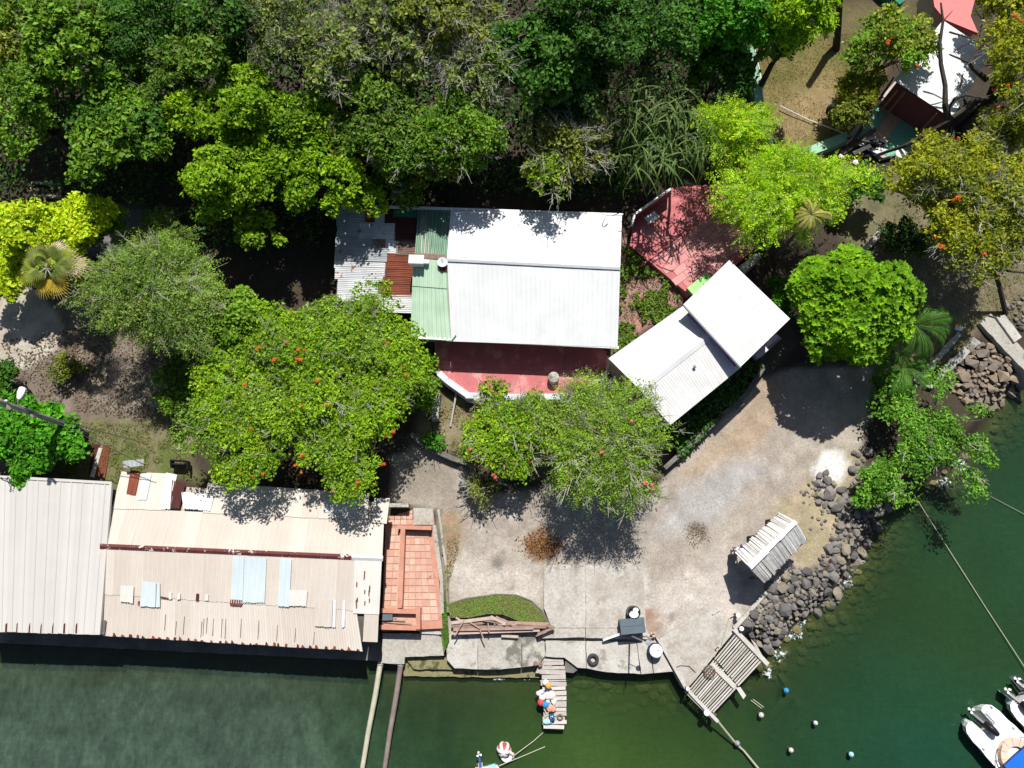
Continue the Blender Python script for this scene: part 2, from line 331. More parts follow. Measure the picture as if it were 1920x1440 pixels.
def sdist(P, x, y):
    """signed distance to polygon P, positive inside"""
    x, y = np.asarray(x, float).ravel(), np.asarray(y, float).ravel(); best = np.full(len(x), 1e9); ins = np.zeros(len(x), bool); n = len(P)
    for i in range(n):
        ax, ay = P[i]; bx, by = P[(i + 1) % n]; ex, ey = bx - ax, by - ay; L2 = ex * ex + ey * ey + 1e-12
        t = np.clip(((x - ax) * ex + (y - ay) * ey) / L2, 0, 1); best = np.minimum(best, (x - ax - t * ex) ** 2 + (y - ay - t * ey) ** 2)
        c = (ay > y) != (by > y); xi = ax + (y - ay) * ex / (ey if abs(ey) > 1e-12 else 1e-12); ins ^= c & (x < xi)
    return np.where(ins, 1, -1) * np.sqrt(best)
def vnoise(x, y, sc, seed):
    """smooth value noise on arrays"""
    r = np.random.RandomState(seed); T = r.rand(64, 64); u, v = x / sc + 400.3, y / sc + 400.7
    i, j = np.floor(u).astype(int), np.floor(v).astype(int); f, g = u - i, v - j; f, g = f * f * (3 - 2 * f), g * g * (3 - 2 * g)
    a, b, c, d = T[i % 64, j % 64], T[(i + 1) % 64, j % 64], T[i % 64, (j + 1) % 64], T[(i + 1) % 64, (j + 1) % 64]
    return (a * (1 - f) + b * f) * (1 - g) + (c * (1 - f) + d * f) * g
def fbm(x, y, sc, seed): return (vnoise(x, y, sc, seed) * .5 + vnoise(x, y, sc / 2.1, seed + 1) * .28 + vnoise(x, y, sc / 4.3, seed + 2) * .15 + vnoise(x, y, sc / 8.9, seed + 3) * .07)
def terr(x, y):
    x, y = np.atleast_1d(np.asarray(x, float)), np.atleast_1d(np.asarray(y, float)); sh = x.shape
    d = sdist(LAND, x, y).reshape(sh); L = landz(x, y)
    t = np.clip((d + 0.05) / 1.5, 0, 1); t = t * t * (3 - 2 * t)
    bed = np.maximum(-0.12 + np.minimum(d, 0) * 0.33, -3.4) - 0.12 * (fbm(x, y, 1.4, 5) - .5) * np.clip(-d, 0, 1)
    z = bed * (1 - t) + L * t + 0.10 * (fbm(x, y, 1.6, 9) - .5) * np.clip(d, 0, 1)
    return z
def gz(x, y): return float(terr(x, y)[0])
def gp(px, py, off=0.0):
    z = 1.5
    for _ in range(14): p = U(px, py, z); z = 0.5 * z + 0.5 * gz(p[0], p[1])
    p = U(px, py, z); p[2] = gz(p[0], p[1]) + off; return p
def poly_g(pts): return np.array([gp(*p)[:2] for p in pts])

# ------------------------------------------------------------------ the ground as one sheet
def axis(a, b, step, far): 
    f = np.arange(a, b + 1e-6, step); o = np.array([1.5, 4, 9, 18, 35, 70, 140, 300, far]); return np.concatenate([a - o[::-1], f, b + o])
AX, AY = axis(-44, 44, 0.25, 800), axis(-15, 52, 0.25, 800)
GX, GY = np.meshgrid(AX, AY); NX, NY = len(AX), len(AY)
TZ = terr(GX, GY); SD = sdist(LAND, GX, GY).reshape(GX.shape)
def gridfaces(nx, ny, keep=None):
    i = np.arange((ny - 1) * nx).reshape(ny - 1, nx)[:, :-1].ravel(); f = np.stack([i, i + 1, i + nx + 1, i + nx], 1)
    return f if keep is None else f[keep.ravel()]
C = np.empty(GX.shape + (3,)); C[:] = (0.060, 0.047, 0.034)                    # forest floor
n1, n2 = fbm(GX, GY, 2.2, 21), fbm(GX, GY, 0.8, 31)
def paint(pts, c, soft=0.5, amt=1.0, nz=0.0, ground=True, c2=None):
    Pg = poly_g(pts) if ground else np.array([U(a, b, 0)[:2] for a, b in pts])
    d = sdist(Pg, GX, GY).reshape(GX.shape) + nz * (n1 - .5) * 2 + nz * (n2 - .5)
    t = np.clip(d / soft + .5, 0, 1)[..., None] * amt; c = np.array(c)
    if c2 is not None: c = c + (np.array(c2) - c) * np.clip((n2 - .35) * 3, 0, 1)[..., None]
    C[:] = C * (1 - t) + c * t
def spot(px, py, r, c, amt=0.8, nz=0.4, soft=0.5):
    p = gp(px, py); d = r - np.hypot(GX - p[0], GY - p[1]) + nz * (n2 - .5) * 2 * r; t = np.clip(d / (soft * r) + .3, 0, 1)[..., None] * amt
    C[:] = C * (1 - t) + np.array(c) * t
GRASS, DRY = (0.105, 0.135, 0.035), (0.27, 0.215, 0.115)
paint([(-60,560),(130,560),(360,640),(360,830),(250,900),(-60,900)], (0.17,0.135,0.105), 1.2, 1, 0.9, c2=(0.24,0.20,0.16))
paint([(-60,545),(70,540),(120,610),(110,660),(40,690),(-60,690)], (0.40,0.35,0.29), 0.3, 1, 0.3, c2=(0.50,0.46,0.39))
paint([(-60,395),(250,390),(330,440),(330,470),(120,480),(-60,430)], (0.17,0.17,0.17), 1.0, 1, 0.4)
paint([(230,690),(285,690),(300,760),(235,790)], (0.33,0.285,0.22), 0.5, 1, 0.3)
paint([(90,870),(130,780),(300,775),(370,800),(370,900),(90,910)], (0.20,0.175,0.10), 0.8, 1, 0.7, c2=GRASS)
paint([(1390,70),(1600,60),(1660,120),(1600,260),(1580,320),(1440,330),(1420,250)], (0.235,0.185,0.075), 1.0, 1, 0.7, c2=(0.155,0.15,0.045))
paint([(1465,190),(1560,130),(1590,190),(1520,260),(1450,260)], (0.31,0.225,0.12), 1.2, .8, 0.8)
paint([(1560,0),(1760,0),(1640,120),(1560,90)], (0.13,0.11,0.05), 1.2, 1, .5)
paint([(1540,380),(1680,330),(1940,360),(1940,600),(1850,600),(1730,730),(1660,700),(1620,480)], (0.225,0.185,0.125), 1.0, 1, 0.7, c2=(0.155,0.15,0.075))
paint([(1690,570),(1830,600),(1740,720),(1680,690)], (0.30,0.24,0.125), .8, .8, .6, c2=(0.19,0.19,0.08))
paint([(830,745),(900,755),(890,850),(770,840),(780,770)], (0.30,0.245,0.17), 0.6, 1, 0.6, c2=(0.20,0.18,0.09))
paint([(880,760),(1250,790),(1240,900),(880,880)], (0.15,0.115,0.08), 0.6, 1, 0.6)
paint([(1163,440),(1190,460),(1290,555),(1150,665),(1158,560)], (0.42,0.235,0.20), 0.4, 1, 0.4, c2=(0.30,0.20,0.16))
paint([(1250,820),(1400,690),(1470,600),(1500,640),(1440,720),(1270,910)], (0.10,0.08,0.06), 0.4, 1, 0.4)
YARD = [(735,855),(790,835),(880,880),(900,925),(1225,915),(1290,850),(1420,715),(1470,690),(1640,690),(1625,800),(1600,900),(1570,960),(1570,1040),(1480,1090),(1400,1180),(1300,1260),(1262,1262),(1235,1205),(838,1205),(838,1140),(822,960),(730,935)]
paint(YARD, (0.355,0.308,0.262), 0.4, 1, 0.25, c2=(0.42,0.372,0.322))
paint([(840,1050),(1010,1055),(1010,1130),(845,1130)], (0.53,0.48,0.425), 0.8, .9, .2)
paint([(1030,1060),(1215,1060),(1225,1195),(1030,1195)], (0.54,0.525,0.49), 0.8, 1, .45, c2=(0.39,0.37,0.335))
paint([(1230,1080),(1360,1060),(1400,1170),(1300,1260),(1245,1220)], (0.52,0.465,0.42), 1.2, .9, .6)
paint([(1290,880),(1440,700),(1500,720),(1430,830),(1300,920)], (0.40,0.29,0.19), 0.9, .65, .9)
paint([(1240,960),(1380,860),(1450,880),(1330,980),(1230,1020)], (0.40,0.385,0.375), 1.2, .9, .8)
paint([(1440,960),(1540,860),(1610,850),(1600,900),(1580,1040),(1500,1085)], (0.40,0.325,0.22), 0.9, .9, .6, c2=(0.31,0.265,0.155))
paint([(1040,930),(1240,940),(1210,1040),(1040,1050)], (0.34,0.31,0.275), 0.9, .7, .5)
paint([(826,960),(858,965),(868,1000),(850,1055),(835,1080)], (0.36,0.225,0.15), 0.5, .85, .35, c2=(0.27,0.22,0.11))
paint([(735,860),(840,860),(860,940),(760,935)], (0.28,0.24,0.195), .8, .8, .5)
spot(1558,876,1.0,(0.74,0.73,0.72),.95,.5); spot(1545,905,.5,(0.70,0.69,0.68),.8,.5)
spot(1014,1022,.95,(0.235,0.125,0.06),.8,.45,.35); spot(1032,1026,.75,(0.13,0.07,0.035),.85,.5,.4)
spot(1307,1000,.62,(0.19,0.145,0.11),.85,.4,.5); spot(932,1055,.42,(0.20,0.185,0.16),.8,.3); spot(1332,1206,.32,(0.17,0.14,0.115),.9,.3)
spot(1272,1232,.45,(0.44,0.27,0.15),.9,.4); spot(1218,1170,.75,(0.36,0.235,0.165),.75,.5); spot(1208,1150,.4,(0.34,0.17,0.11),.8,.4)
for a, b in ((1295,1118),(1290,1075),(1258,1145),(1300,1125)): spot(a, b, .22, (0.66,0.63,0.58), .85, .4)
for k in range(90):
    a, b = rs.uniform(860, 1480), rs.uniform(880, 1180); spot(a, b, rs.uniform(.05, .28), (0.56,0.53,0.49) if rs.rand() < .6 else (0.20,0.175,0.15), rs.uniform(.3, .7), .4)
fa = np.clip((np.maximum(GY - 46, np.abs(GX) - 41)) / 3, 0, 1)[..., None] * (SD > 0)[..., None]; C[:] = C * (1 - fa) + np.array((.045, .065, .022)) * fa   # open scrub beyond the wood
bt = np.clip(-TZ / .25 + .2, 0, 1)[..., None]; C[:] = C * (1 - bt) + np.array((0.135,0.12,0.055)) * bt                       # sea bed

m_g, nt, bs, out = new_mat('ground_surface'); P = pos(nt)
a = nd(nt, 'ShaderNodeAttribute', attribute_name='Col').outputs['Color']
g1 = ramp(nt, noise(nt, P, 1.1, 8, .65), [(.28, .70), (.72, 1.14)]); g2 = ramp(nt, noise(nt, P, 9, 6, .7), [(.28, .62), (.70, 1.16)])
c = mixc(nt, 1, mixc(nt, 1, a, g1, 'MULTIPLY'), g2, 'MULTIPLY')
v = nd(nt, 'ShaderNodeTexVoronoi'); v.inputs['Scale'].default_value = 5.5; nt.links.new(P, v.inputs['Vector'])
pe = ramp(nt, v.outputs['Distance'], [(.06, 1), (.13, 0)]); sel = ramp(nt, noise(nt, P, 3.1, 3), [(.50, 0), (.58, 1)])
mm = nd(nt, 'ShaderNodeMath', operation='MULTIPLY'); nt.links.new(pe, mm.inputs[0]); nt.links.new(sel, mm.inputs[1])
lt = mixc(nt, 1, c, (1.9, 1.85, 1.8), 'MULTIPLY'); c = mixc(nt, mm.outputs[0], c, lt)
nt.links.new(c, bs.inputs['Base Color']); bs.inputs['Roughness'].default_value = .92; bs.inputs['Specular IOR Level'].default_value = .2
bump(nt, bs, noise(nt, P, 14, 6, .7), .35, .03)
struct(M('ground', np.stack([GX, GY, TZ], -1).reshape(-1, 3), gridfaces(NX, NY), m_g, None, smooth=True, col=C.reshape(-1, 3)))

# ------------------------------------------------------------------ water: a murky surface whose cover grows with its depth
WD = np.clip(0.0 - TZ, 0, 6)
wc = np.empty(GX.shape + (3,)); 
def wmix(base, cx, cy, r, c, amt=1.0):
    p = U(cx, cy, 0); d = np.hypot((GX - p[0]), (GY - p[1]) * 1.3); t = (np.clip(1 - d / r, 0, 1) ** .8 * amt)[..., None]; base[:] = base * (1 - t) + np.array(c) * t
wc[:] = (0.015, 0.044, 0.018)
tl = np.clip((-4 - GX) / 8, 0, 1)[..., None]; wc = wc * (1 - tl) + np.array((0.042, 0.068, 0.048)) * tl
wmix(wc, 880, 1330, 9, (0.020, 0.043, 0.018), .9); wmix(wc, 1150, 1420, 9, (0.040, 0.080, 0.016), .95); wmix(wc, 1250, 1330, 6, (0.024, 0.050, 0.014), .7)
wmix(wc, 1700, 1180, 7, (0.016, 0.038, 0.010), .6); wmix(wc, 1740, 1420, 7, (0.008, 0.043, 0.025), .8); wmix(wc, 1860, 860, 7, (0.016, 0.054, 0.028), .6); wmix(wc, 1640, 1250, 5, (0.013, 0.046, 0.022), .6)
wn_ = fbm(GX, GY, 5.0, 77); wn2 = fbm(GX * 1.3, GY * .7, .55, 78); wc = wc * (0.80 + .40 * wn_)[..., None] * (1 + (.95 * (wn2 - .5)) * np.clip((2 - GX) / 12, .10, 1))[..., None]  # fine noise paints paler ripple streaks into the water colour, strongest at left
alpha = 1 - np.exp(-1.55 * WD)
mw, nt, bs, out = new_mat('murky_sea_water'); P = pos(nt)
at = nd(nt, 'ShaderNodeAttribute', attribute_name='Col'); dp = nd(nt, 'ShaderNodeAttribute', attribute_name='cover')
rpl = nd(nt, 'ShaderNodeAttribute', attribute_name='ripple_paint'); rn = noise(nt, mapv(nt, P, (1.5, .8, 1)), 2.6, 7, .68); rr = ramp(nt, rn, [(.30, .68), (.50, 1.0), (.72, 1.42)])  # light and dark of the ripples, painted into the diffuse colour
df = nd(nt, 'ShaderNodeBsdfDiffuse'); nt.links.new(mixc(nt, rpl.outputs['Fac'], at.outputs['Color'], mixc(nt, 1, at.outputs['Color'], rr, 'MULTIPLY')), df.inputs[0])
tr = nd(nt, 'ShaderNodeBsdfTransparent'); tr.inputs[0].default_value = (.80, .90, .72, 1)
mx = nd(nt, 'ShaderNodeMixShader'); nt.links.new(dp.outputs['Fac'], mx.inputs[0]); nt.links.new(tr.outputs[0], mx.inputs[1]); nt.links.new(df.outputs[0], mx.inputs[2])
b1 = noise(nt, mapv(nt, P, (1.0, 1.7, 1)), 1.6, 6, .62); bp = nd(nt, 'ShaderNodeBump'); bp.inputs['Strength'].default_value = .55; bp.inputs['Distance'].default_value = .10; nt.links.new(b1, bp.inputs['Height'])
gl = nd(nt, 'ShaderNodeBsdfGlossy'); gl.inputs['Roughness'].default_value = .06; nt.links.new(bp.outputs[0], gl.inputs['Normal']); nt.links.new(bp.outputs[0], df.inputs['Normal'])
fr = nd(nt, 'ShaderNodeFresnel'); fr.inputs['IOR'].default_value = 1.33; nt.links.new(bp.outputs[0], fr.inputs['Normal'])
m2 = nd(nt, 'ShaderNodeMixShader'); nt.links.new(fr.outputs[0], m2.inputs[0]); nt.links.new(mx.outputs[0], m2.inputs[1]); nt.links.new(gl.outputs[0], m2.inputs[2])
# foam and sun glints, both painted as white patches, where it laps on the stones
fo = nd(nt, 'ShaderNodeAttribute', attribute_name='lap'); fn = noise(nt, P, 4.5, 8, .72); fm = nd(nt, 'ShaderNodeMath', operation='MULTIPLY'); nt.links.new(fn, fm.inputs[0]); nt.links.new(fo.outputs['Fac'], fm.inputs[1])
fd = nd(nt, 'ShaderNodeBsdfDiffuse'); fd.inputs[0].default_value = (.62, .66, .68, 1)
m3 = nd(nt, 'ShaderNodeMixShader'); nt.links.new(ramp(nt, fm.outputs[0], [(.495, 0), (.56, .85)]), m3.inputs[0]); nt.links.new(m2.outputs[0], m3.inputs[1]); nt.links.new(fd.outputs[0], m3.inputs[2])
nt.links.new(m3.outputs[0], out.inputs['Surface'])
keep = (np.minimum(np.minimum(TZ[:-1, :-1], TZ[1:, :-1]), np.minimum(TZ[:-1, 1:], TZ[1:, 1:])) < .15)
wz = np.zeros(GX.shape)
me = mk_mesh('water', np.stack([GX, GY, wz], -1).reshape(-1, 3), gridfaces(NX, NY, keep), mw, smooth=True, col=wc.reshape(-1, 3))
ca = me.attributes.new('cover', 'FLOAT', 'POINT'); ca.data.foreach_set('value', alpha.astype(np.float32).ravel())
rp_ = me.attributes.new('ripple_paint', 'FLOAT', 'POINT'); rp_.data.foreach_set('value', np.clip((1 - GX) / 14, .28, .95).astype(np.float32).ravel())
lap = np.zeros(GX.shape)
for (a_, b_, r_) in ((1487,1185,1.5),(1462,1225,1.2),(1505,1165,1.0),(1590,1090,1.1),(1615,1050,.9),(1650,960,.8),(1800,870,1.4),(1770,905,1.2),(1830,820,.9),(1905,742,1.0),(940,1268,1.6),(990,1268,1.3),(860,1264,.9),(1080,1262,.7),(1440,1262,.9)):
    p = U(a_, b_, 0); lap = np.maximum(lap, np.clip(1.25 - np.hypot(GX - p[0], (GY - p[1]) * (2.2 if b_ > 1260 and a_ < 1100 else 1)) / r_, 0, 1))
la = me.attributes.new('lap', 'FLOAT', 'POINT'); la.data.foreach_set('value', lap.astype(np.float32).ravel())
struct(link(bpy.data.objects.new('water', me)))

# ------------------------------------------------------------------ quay, slabs, kerbs
def slab(name, pts, z, depth, mat, parent=None, jag=0.0, **k):
    top = []
    for i, p in enumerate(pts):
        a, b = U(*p, z), U(*pts[(i + 1) % len(pts)], z); top.append(a)
        if jag > 0:
            n = int(np.linalg.norm(b - a) / .35)
            for q in range(1, n): top.append(a + (b - a) * q / n + np.append(rs.uniform(-jag, jag, 2), 0))
    return G().prism(top, depth).obj(name, mat, parent)
quay = thing('quay', 'cracked concrete quay of broken slabs along the water', 'quay', gp(950, 1220)); 
Z1 = 0.82
slab('slab', [(717,1187),(833,1189),(833,1229),(779,1231),(759,1232),(758,1245),(716,1243)], Z1 - .02, 1.6, CONC, quay, .02)
slab('slab', [(838,1190),(895.5,1190),(895.5,1255),(852,1253),(838,1237)], Z1, .5, CONCB, quay, .02)
slab('slab', [(896.6,1190),(977.5,1190),(978,1251),(938,1255),(896.6,1255)], Z1 + .01, .5, CONC, quay, .02)
slab('slab', [(979,1190),(1020,1200),(1023,1228),(1010,1246),(979,1251)], Z1 - .02, .5, CONC, quay, .02)
slab('slab', [(1023,1200),(1098,1202),(1099,1253),(1083,1252),(1070,1242),(1058,1233),(1023,1231)], Z1, .5, CONCB, quay, .025)
slab('slab', [(1099.2,1202),(1193,1204),(1201,1264),(1172,1262),(1135,1260),(1100,1253)], Z1 + .01, .5, CONCB, quay, .02)
slab('slab', [(1194.5,1204),(1217,1203),(1224.5,1262),(1202.5,1264)], Z1 + .02, .5, CONCB, quay, .01)
slab('slab', [(1218.5,1203),(1233,1202),(1262,1259),(1226,1262)], Z1 + .01, .5, CONCB, quay, .01)
slab('slab', [(1010,1248),(1022,1232),(1034,1236),(1034,1262),(1004,1262)], Z1 - .25, .6, CONC, quay, .03)
slab('slab', [(1060,1236),(1074,1245),(1083,1256),(1075,1262),(1058,1260)], Z1 - .22, .6, CONCD, quay, .03)
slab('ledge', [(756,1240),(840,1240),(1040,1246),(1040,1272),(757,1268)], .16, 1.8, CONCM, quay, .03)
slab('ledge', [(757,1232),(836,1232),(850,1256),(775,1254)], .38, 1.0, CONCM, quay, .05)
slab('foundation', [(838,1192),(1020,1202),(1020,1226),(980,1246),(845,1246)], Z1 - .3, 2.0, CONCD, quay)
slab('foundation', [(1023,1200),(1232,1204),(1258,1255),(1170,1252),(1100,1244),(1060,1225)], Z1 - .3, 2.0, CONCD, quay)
yard = thing('landing_slab', 'bright worn concrete landing slabs behind the quay step', 'concrete slab', gp(1120, 1150))
for q in ([(1017,1178),(1097.5,1178),(1097.5,1195),(1017,1197)], [(1098.5,1178),(1212,1178),(1219,1199),(1098.5,1196)]): slab('slab', q, 1.06, .5, CONCY, yard, .015)
for q in ([(1020,1060),(1098.2,1059),(1098.2,1177.4),(1035,1177),(1020,1140)], [(1098.6,1059),(1205,1057),(1212,1177.4),(1098.6,1177.4)]): slab('slab', q, 1.063, .5, CONCY, yard, .01)
ramp_s = thing('ramp_slab', 'pale concrete corner slab reaching to the wooden deck', 'concrete slab', gp(1300, 1230))
slab('slab', [(1236,1199),(1330,1130),(1378,1182),(1296,1283),(1290,1290),(1264,1258)], 1.0, 1.7, CONCY, ramp_s, .015)
slab('kerb', [(1229,1194),(1236,1199),(1292,1292),(1285,1294)], 1.06, 1.8, CONCB, ramp_s)
slab('kerb', [(1374,1176),(1380,1181),(1487,1058),(1481,1054)], 1.12, .9, CONCB, ramp_s)
seaw = thing('seawall', 'dark stained concrete seawall under the beige roofs', 'seawall', U(350, 1215, 0))
slab('wall', [(-40,1150),(680,1180),(716,1190),(716,1240),(680,1238),(-40,1204)], .62, 2.2, CONCD, seaw, .02)
# submerged dark skirt of rubble along the quay and the riprap
# ------------------------------------------------------------------ roofs of metal sheets
def lerp2(q, u, v):
    a, b, c, d = [np.array(p, float) for p in q]; return (a * (1 - u) + b * u) * (1 - v) + (d * (1 - u) + c * u) * v
def corr(parent, pl, q, mat, pitch=.2, amp=.02, prof='wave', off=0.0, name='roof_sheet', label=None, jag=0.0, two=True, rg=rs):
    """one corrugated sheet lying on plane pl; q = its four corners in order, ribs run from the first edge (q0-q1) to the last (q3-q2)"""
    A, B, Cc, D = [onp(pl, p[0], p[1], off) for p in q]; N = pl[1]
    n = max(1, int(round(np.linalg.norm(B - A) / pitch))); st = []
    for i in range(n):
        if prof == 'wave': st += [((i + k / 4) / n, amp * math.sin(2 * math.pi * k / 4 + .8)) for k in range(4)]
        else: st += [((i + k) / n, h) for k, h in ((0, 0), (.40, 0), (.44, amp), (.54, amp), (.58, 0))]
    st.append((1.0, st[0][1])); V, uv = [], []; L = np.linalg.norm(D - A)
    for u, h in st:
        for v in (0, 1):
            e = 1 + (rg.uniform(-jag, jag) / max(L, .1) if v == 1 and jag > 0 else 0)
            p = (A * (1 - u) + B * u) * (1 - v * e) + (D * (1 - u) + Cc * u) * (v * e) + N * h
            V.append(p); uv.append((u * np.linalg.norm(B - A), float(v)))
    m = len(st); Fc = [(2 * i, 2 * i + 1, 2 * i + 3, 2 * i + 2) for i in range(m - 1)]
    if two:
        k = len(V); V += [p - N * .012 for p in V]; uv += uv[:]; Fc += [(a + k, d + k, c + k, b + k) for a, b, c, d in Fc]
    o = M(name, V, Fc, mat, parent, uv=uv)
    if label: o['label'] = label
    return o
def split(parent, pl, q, n, mats, jit=.0, **k):
    """a run of n neighbouring sheets filling q along its first edge"""
    for i in range(n):
        u0, u1 = i / n, (i + 1) / n
        qq = [lerp2(q, u0, 0), lerp2(q, u1, 0), lerp2(q, u1, 1), lerp2(q, u0, 1)]
        if jit: qq = [p + np.array([0, rs.uniform(-jit, jit)]) if j > 1 else p for j, p in enumerate(qq)]
        corr(parent, pl, qq, mats[rs.randint(len(mats))] if isinstance(mats, list) else mats, off=k.get('o2', 0) + (.004 if i % 2 else 0), **{a: b for a, b in k.items() if a != 'o2'})
def wallbox(parent, pl, q, mat, depth, shrink=.94, low=.16, name='wall', side=True):
    c = np.mean([np.array(p, float) for p in q], 0); top = [onp(pl, *(c + (np.array(p, float) - c) * shrink), -low) for p in q]
    return G().prism(top, depth).obj(name, mat, parent)
def strip(parent, pl, q, mat, off, th, name, **k):
    top = [onp(pl, *p, off) for p in q]; return G().prism(top, th).obj(name, mat, parent, **k)

# the left-hand cream roof
PA = plane3((0, 893, 3.75), (208, 905, 3.75), (100, 1188, 3.15))
hA = thing('cream_roof_house', 'long waterside building with clean cream sheet roof cut by the left picture edge', 'building', gp(100, 1050))
qA = [(-64, 890), (208, 905), (185, 1190), (-64, 1183)]
split(hA, PA, qA, 13, CREAM, .8, pitch=.66, amp=.035, prof='rib', name='roof_sheet')
strip(hA, PA, [(-60, 888), (209, 903), (209, 908), (-60, 893)], CREAM[0], .06, .10, 'ridge_cap')
strip(hA, PA, [(205, 905), (209.5, 905), (187, 1190), (182.5, 1190)], CREAM[2], .055, .16, 'barge_board')
wallbox(hA, PA, qA, WALLD, 3.6, .93)
for sx, sw in ((10, 3), (54, 2), (76, 2.5), (119, 3), (142, 2.5), (98, 2), (31, 1.5)):
    strip(hA, PA, [(sx, 1170 + rs.uniform(0, 6)), (sx + sw, 1168), (sx + sw - 1, 1187), (sx - 1, 1187)], MAROON, .045, .03, 'rust_flake')

# the long beige roof
hB = thing('beige_roof_house', 'long beige patched sheet roof with a rusty ridge beside the water', 'building', gp(450, 1060))
PBl = plane3((187, 1026, 3.50), (716, 1048, 3.50), (430, 1205, 2.85)); PBu = plane3((187, 1024, 3.50), (716, 1046, 3.50), (450, 955, 3.20))
split(hB, PBl, [(187, 1108), (668, 1142), (680, 1221), (181, 1191)], 17, BEIGE, 1.0, pitch=.135, amp=.013)
split(hB, PBl, [(187, 1026), (690, 1047), (684, 1146), (184, 1114)], 18, BEIGE, 1.2, pitch=.135, amp=.013, o2=.028)
corr(hB, PBl, [(686, 1110), (712, 1112), (708, 1204), (680, 1203)], BEIGE[1], .135, .013, off=.02)
corr(hB, PBl, [(665, 1048), (716, 1049), (711, 1152), (662, 1150)], OFFW, .135, .013, off=.055, label='whiter roof sheet with rust lines at the right end')
split(hB, PBu, [(210, 952), (720, 976), (717, 1044), (187, 1022)], 18, BEIGE, .6, pitch=.135, amp=.013)
split(hB, PBu, [(228, 884), (322, 888), (310, 957), (210, 953)], 4, BEIGE, 1.2, pitch=.135, amp=.013, o2=.04)
split(hB, PBu, [(390, 905), (692, 925), (690, 975), (380, 962)], 10, BEIGE, 1.2, pitch=.135, amp=.013, o2=.04)
corr(hB, PBu, [(702, 934), (731, 934), (725, 982), (697, 980)], BEIGE[2], .135, .013, off=.075)
for q, mt, lb in (([(245, 881), (263, 884), (254, 928), (237, 926)], RUST, 'bright rusty sheet laid over the beige roof end'), ([(269, 889), (284, 890), (275, 937), (258, 938)], PALEB, 'pale blue sheet laid over the beige roof end'),
                  ([(312, 886), (332, 890), (319, 955), (300, 953)], WHITES, None), ([(323, 900), (348, 906), (336, 954), (319, 953)], MAROON, 'dark maroon sheet between white roof sheets'),
                  ([(340, 922), (402, 928), (394, 958), (344, 953)], WHITES, None), ([(610, 935), (670, 940), (668, 965), (606, 960)], WHITES2, None)):
    corr(hB, PBu, q, mt, .135, .014, off=.085 + rs.uniform(0, .02), label=lb, jag=.04)
for q, mt, lb in (([(437, 1043), (458, 1044), (455, 1132), (433, 1130)], PALEB, None), ([(458.5, 1044), (500, 1046), (496, 1130), (455.5, 1130)], PALEB, None), ([(525, 1047), (547, 1048), (542, 1138), (521, 1137)], PALEB, None),
                  ([(543, 1106), (577, 1107), (574, 1137), (540, 1136)], OFFW, None), ([(432, 1124), (454, 1125), (453, 1136), (431, 1135)], RUST, 'rusty lower end under the pale blue sheets'),
                  ([(226, 1098), (251, 1099), (249, 1131), (225, 1128)], OFFW, None), ([(268, 1090), (300, 1093), (300, 1139), (262, 1137)], PALEB, 'pale blue patch with rusty edges'), ([(259, 1127), (279, 1129), (278, 1136), (258, 1135)], RUST, None),
                  ([(292, 1094), (297, 1094), (296, 1138), (290, 1138)], RUST, None), ([(301, 1118), (317, 1121), (317, 1123), (301, 1121)], RUST, None), ([(317, 1110), (322, 1110), (322, 1124), (316, 1124)], OFFW, None),
                  ([(368, 1113), (373, 1113), (372, 1126), (367, 1126)], MAROON, None), ([(385, 1114), (391, 1114), (391, 1126), (384, 1126)], OFFW, None), ([(333, 1112), (338, 1112), (338, 1124), (332, 1124)], OFFW, None),
                  ([(592, 1124), (624, 1125), (622, 1176), (590, 1174)], BEIGE[0], None), ([(625, 1125), (630, 1125), (629, 1176), (623, 1176)], WHITES, None), ([(643, 1126), (648, 1126), (646, 1176), (641, 1176)], WHITES, None),
                  ([(182, 1162), (199, 1163), (196, 1189), (177, 1188)], CONCD, 'grey flashing piece in the corner of the two roofs')):
    corr(hB, PBl, q, mt, .135, .012, off=.10 + rs.uniform(0, .02), label=lb, jag=.03)
for x in (668, 683, 691):
    for k in range(4): 
        x = x + rs.uniform(-1.2, 1.2); y = 1060 + rs.uniform(0, 82); strip(hB, PBl, [(x, y), (x + 2.2, y), (x + 1.6, y + rs.uniform(5, 13)), (x - .3, y + 8)], RUST, .115, .02, 'rust_flake')
for k in range(34):
    x = 195 + k * 14.3 + rs.uniform(-5, 5); y = 1190.5 + (x - 181) * .0605; h = rs.uniform(2, 7)
    strip(hB, PBl, [(x, y - h), (x + rs.uniform(1, 4), y - h * .8), (x + rs.uniform(3, 6), y + .8), (x - 1.5, y + .6)], MAROON if k % 2 else RUST, .05, .04, 'rust_flake')
for x, y, h in ((382, 1160, 32), (388, 1158, 30), (400, 1160, 32), (416, 1160, 36), (423, 1160, 38), (345, 1156, 34), (310, 1152, 30), (452, 1160, 36), (485, 1163, 36), (520, 1172, 30), (554, 1178, 26), (589, 1185, 24), (330, 1165, 26), (378, 1165, 30)):
    strip(hB, PBl, [(x, y), (x + .9, y), (x - 1, y + h), (x - 2, y + h)], WALLD, .032, .02, 'drip_line')
for i in range(9):
    x0, x1 = 187 + i * 58.9, 187 + (i + 1) * 58.9 + 1; f = lambda x: 1019 + (x - 187) * .0435
    pts = [U(x0, f(x0), 3.55), U(x1, f(x1), 3.55), U(x1, f(x1) + 5, 3.65), U(x0, f(x0) + 5, 3.65), U(x1, f(x1) + 10, 3.55), U(x0, f(x0) + 10, 3.55)]
    M('ridge_cap', pts, [(0, 3, 2, 1), (3, 5, 4, 2)], WHITES if i == 8 else RIDGE, hB, uv=[(x0 / 30, 0), (x1 / 30, 0), (x1 / 30, .5), (x0 / 30, .5), (x1 / 30, .9), (x0 / 30, .9)])
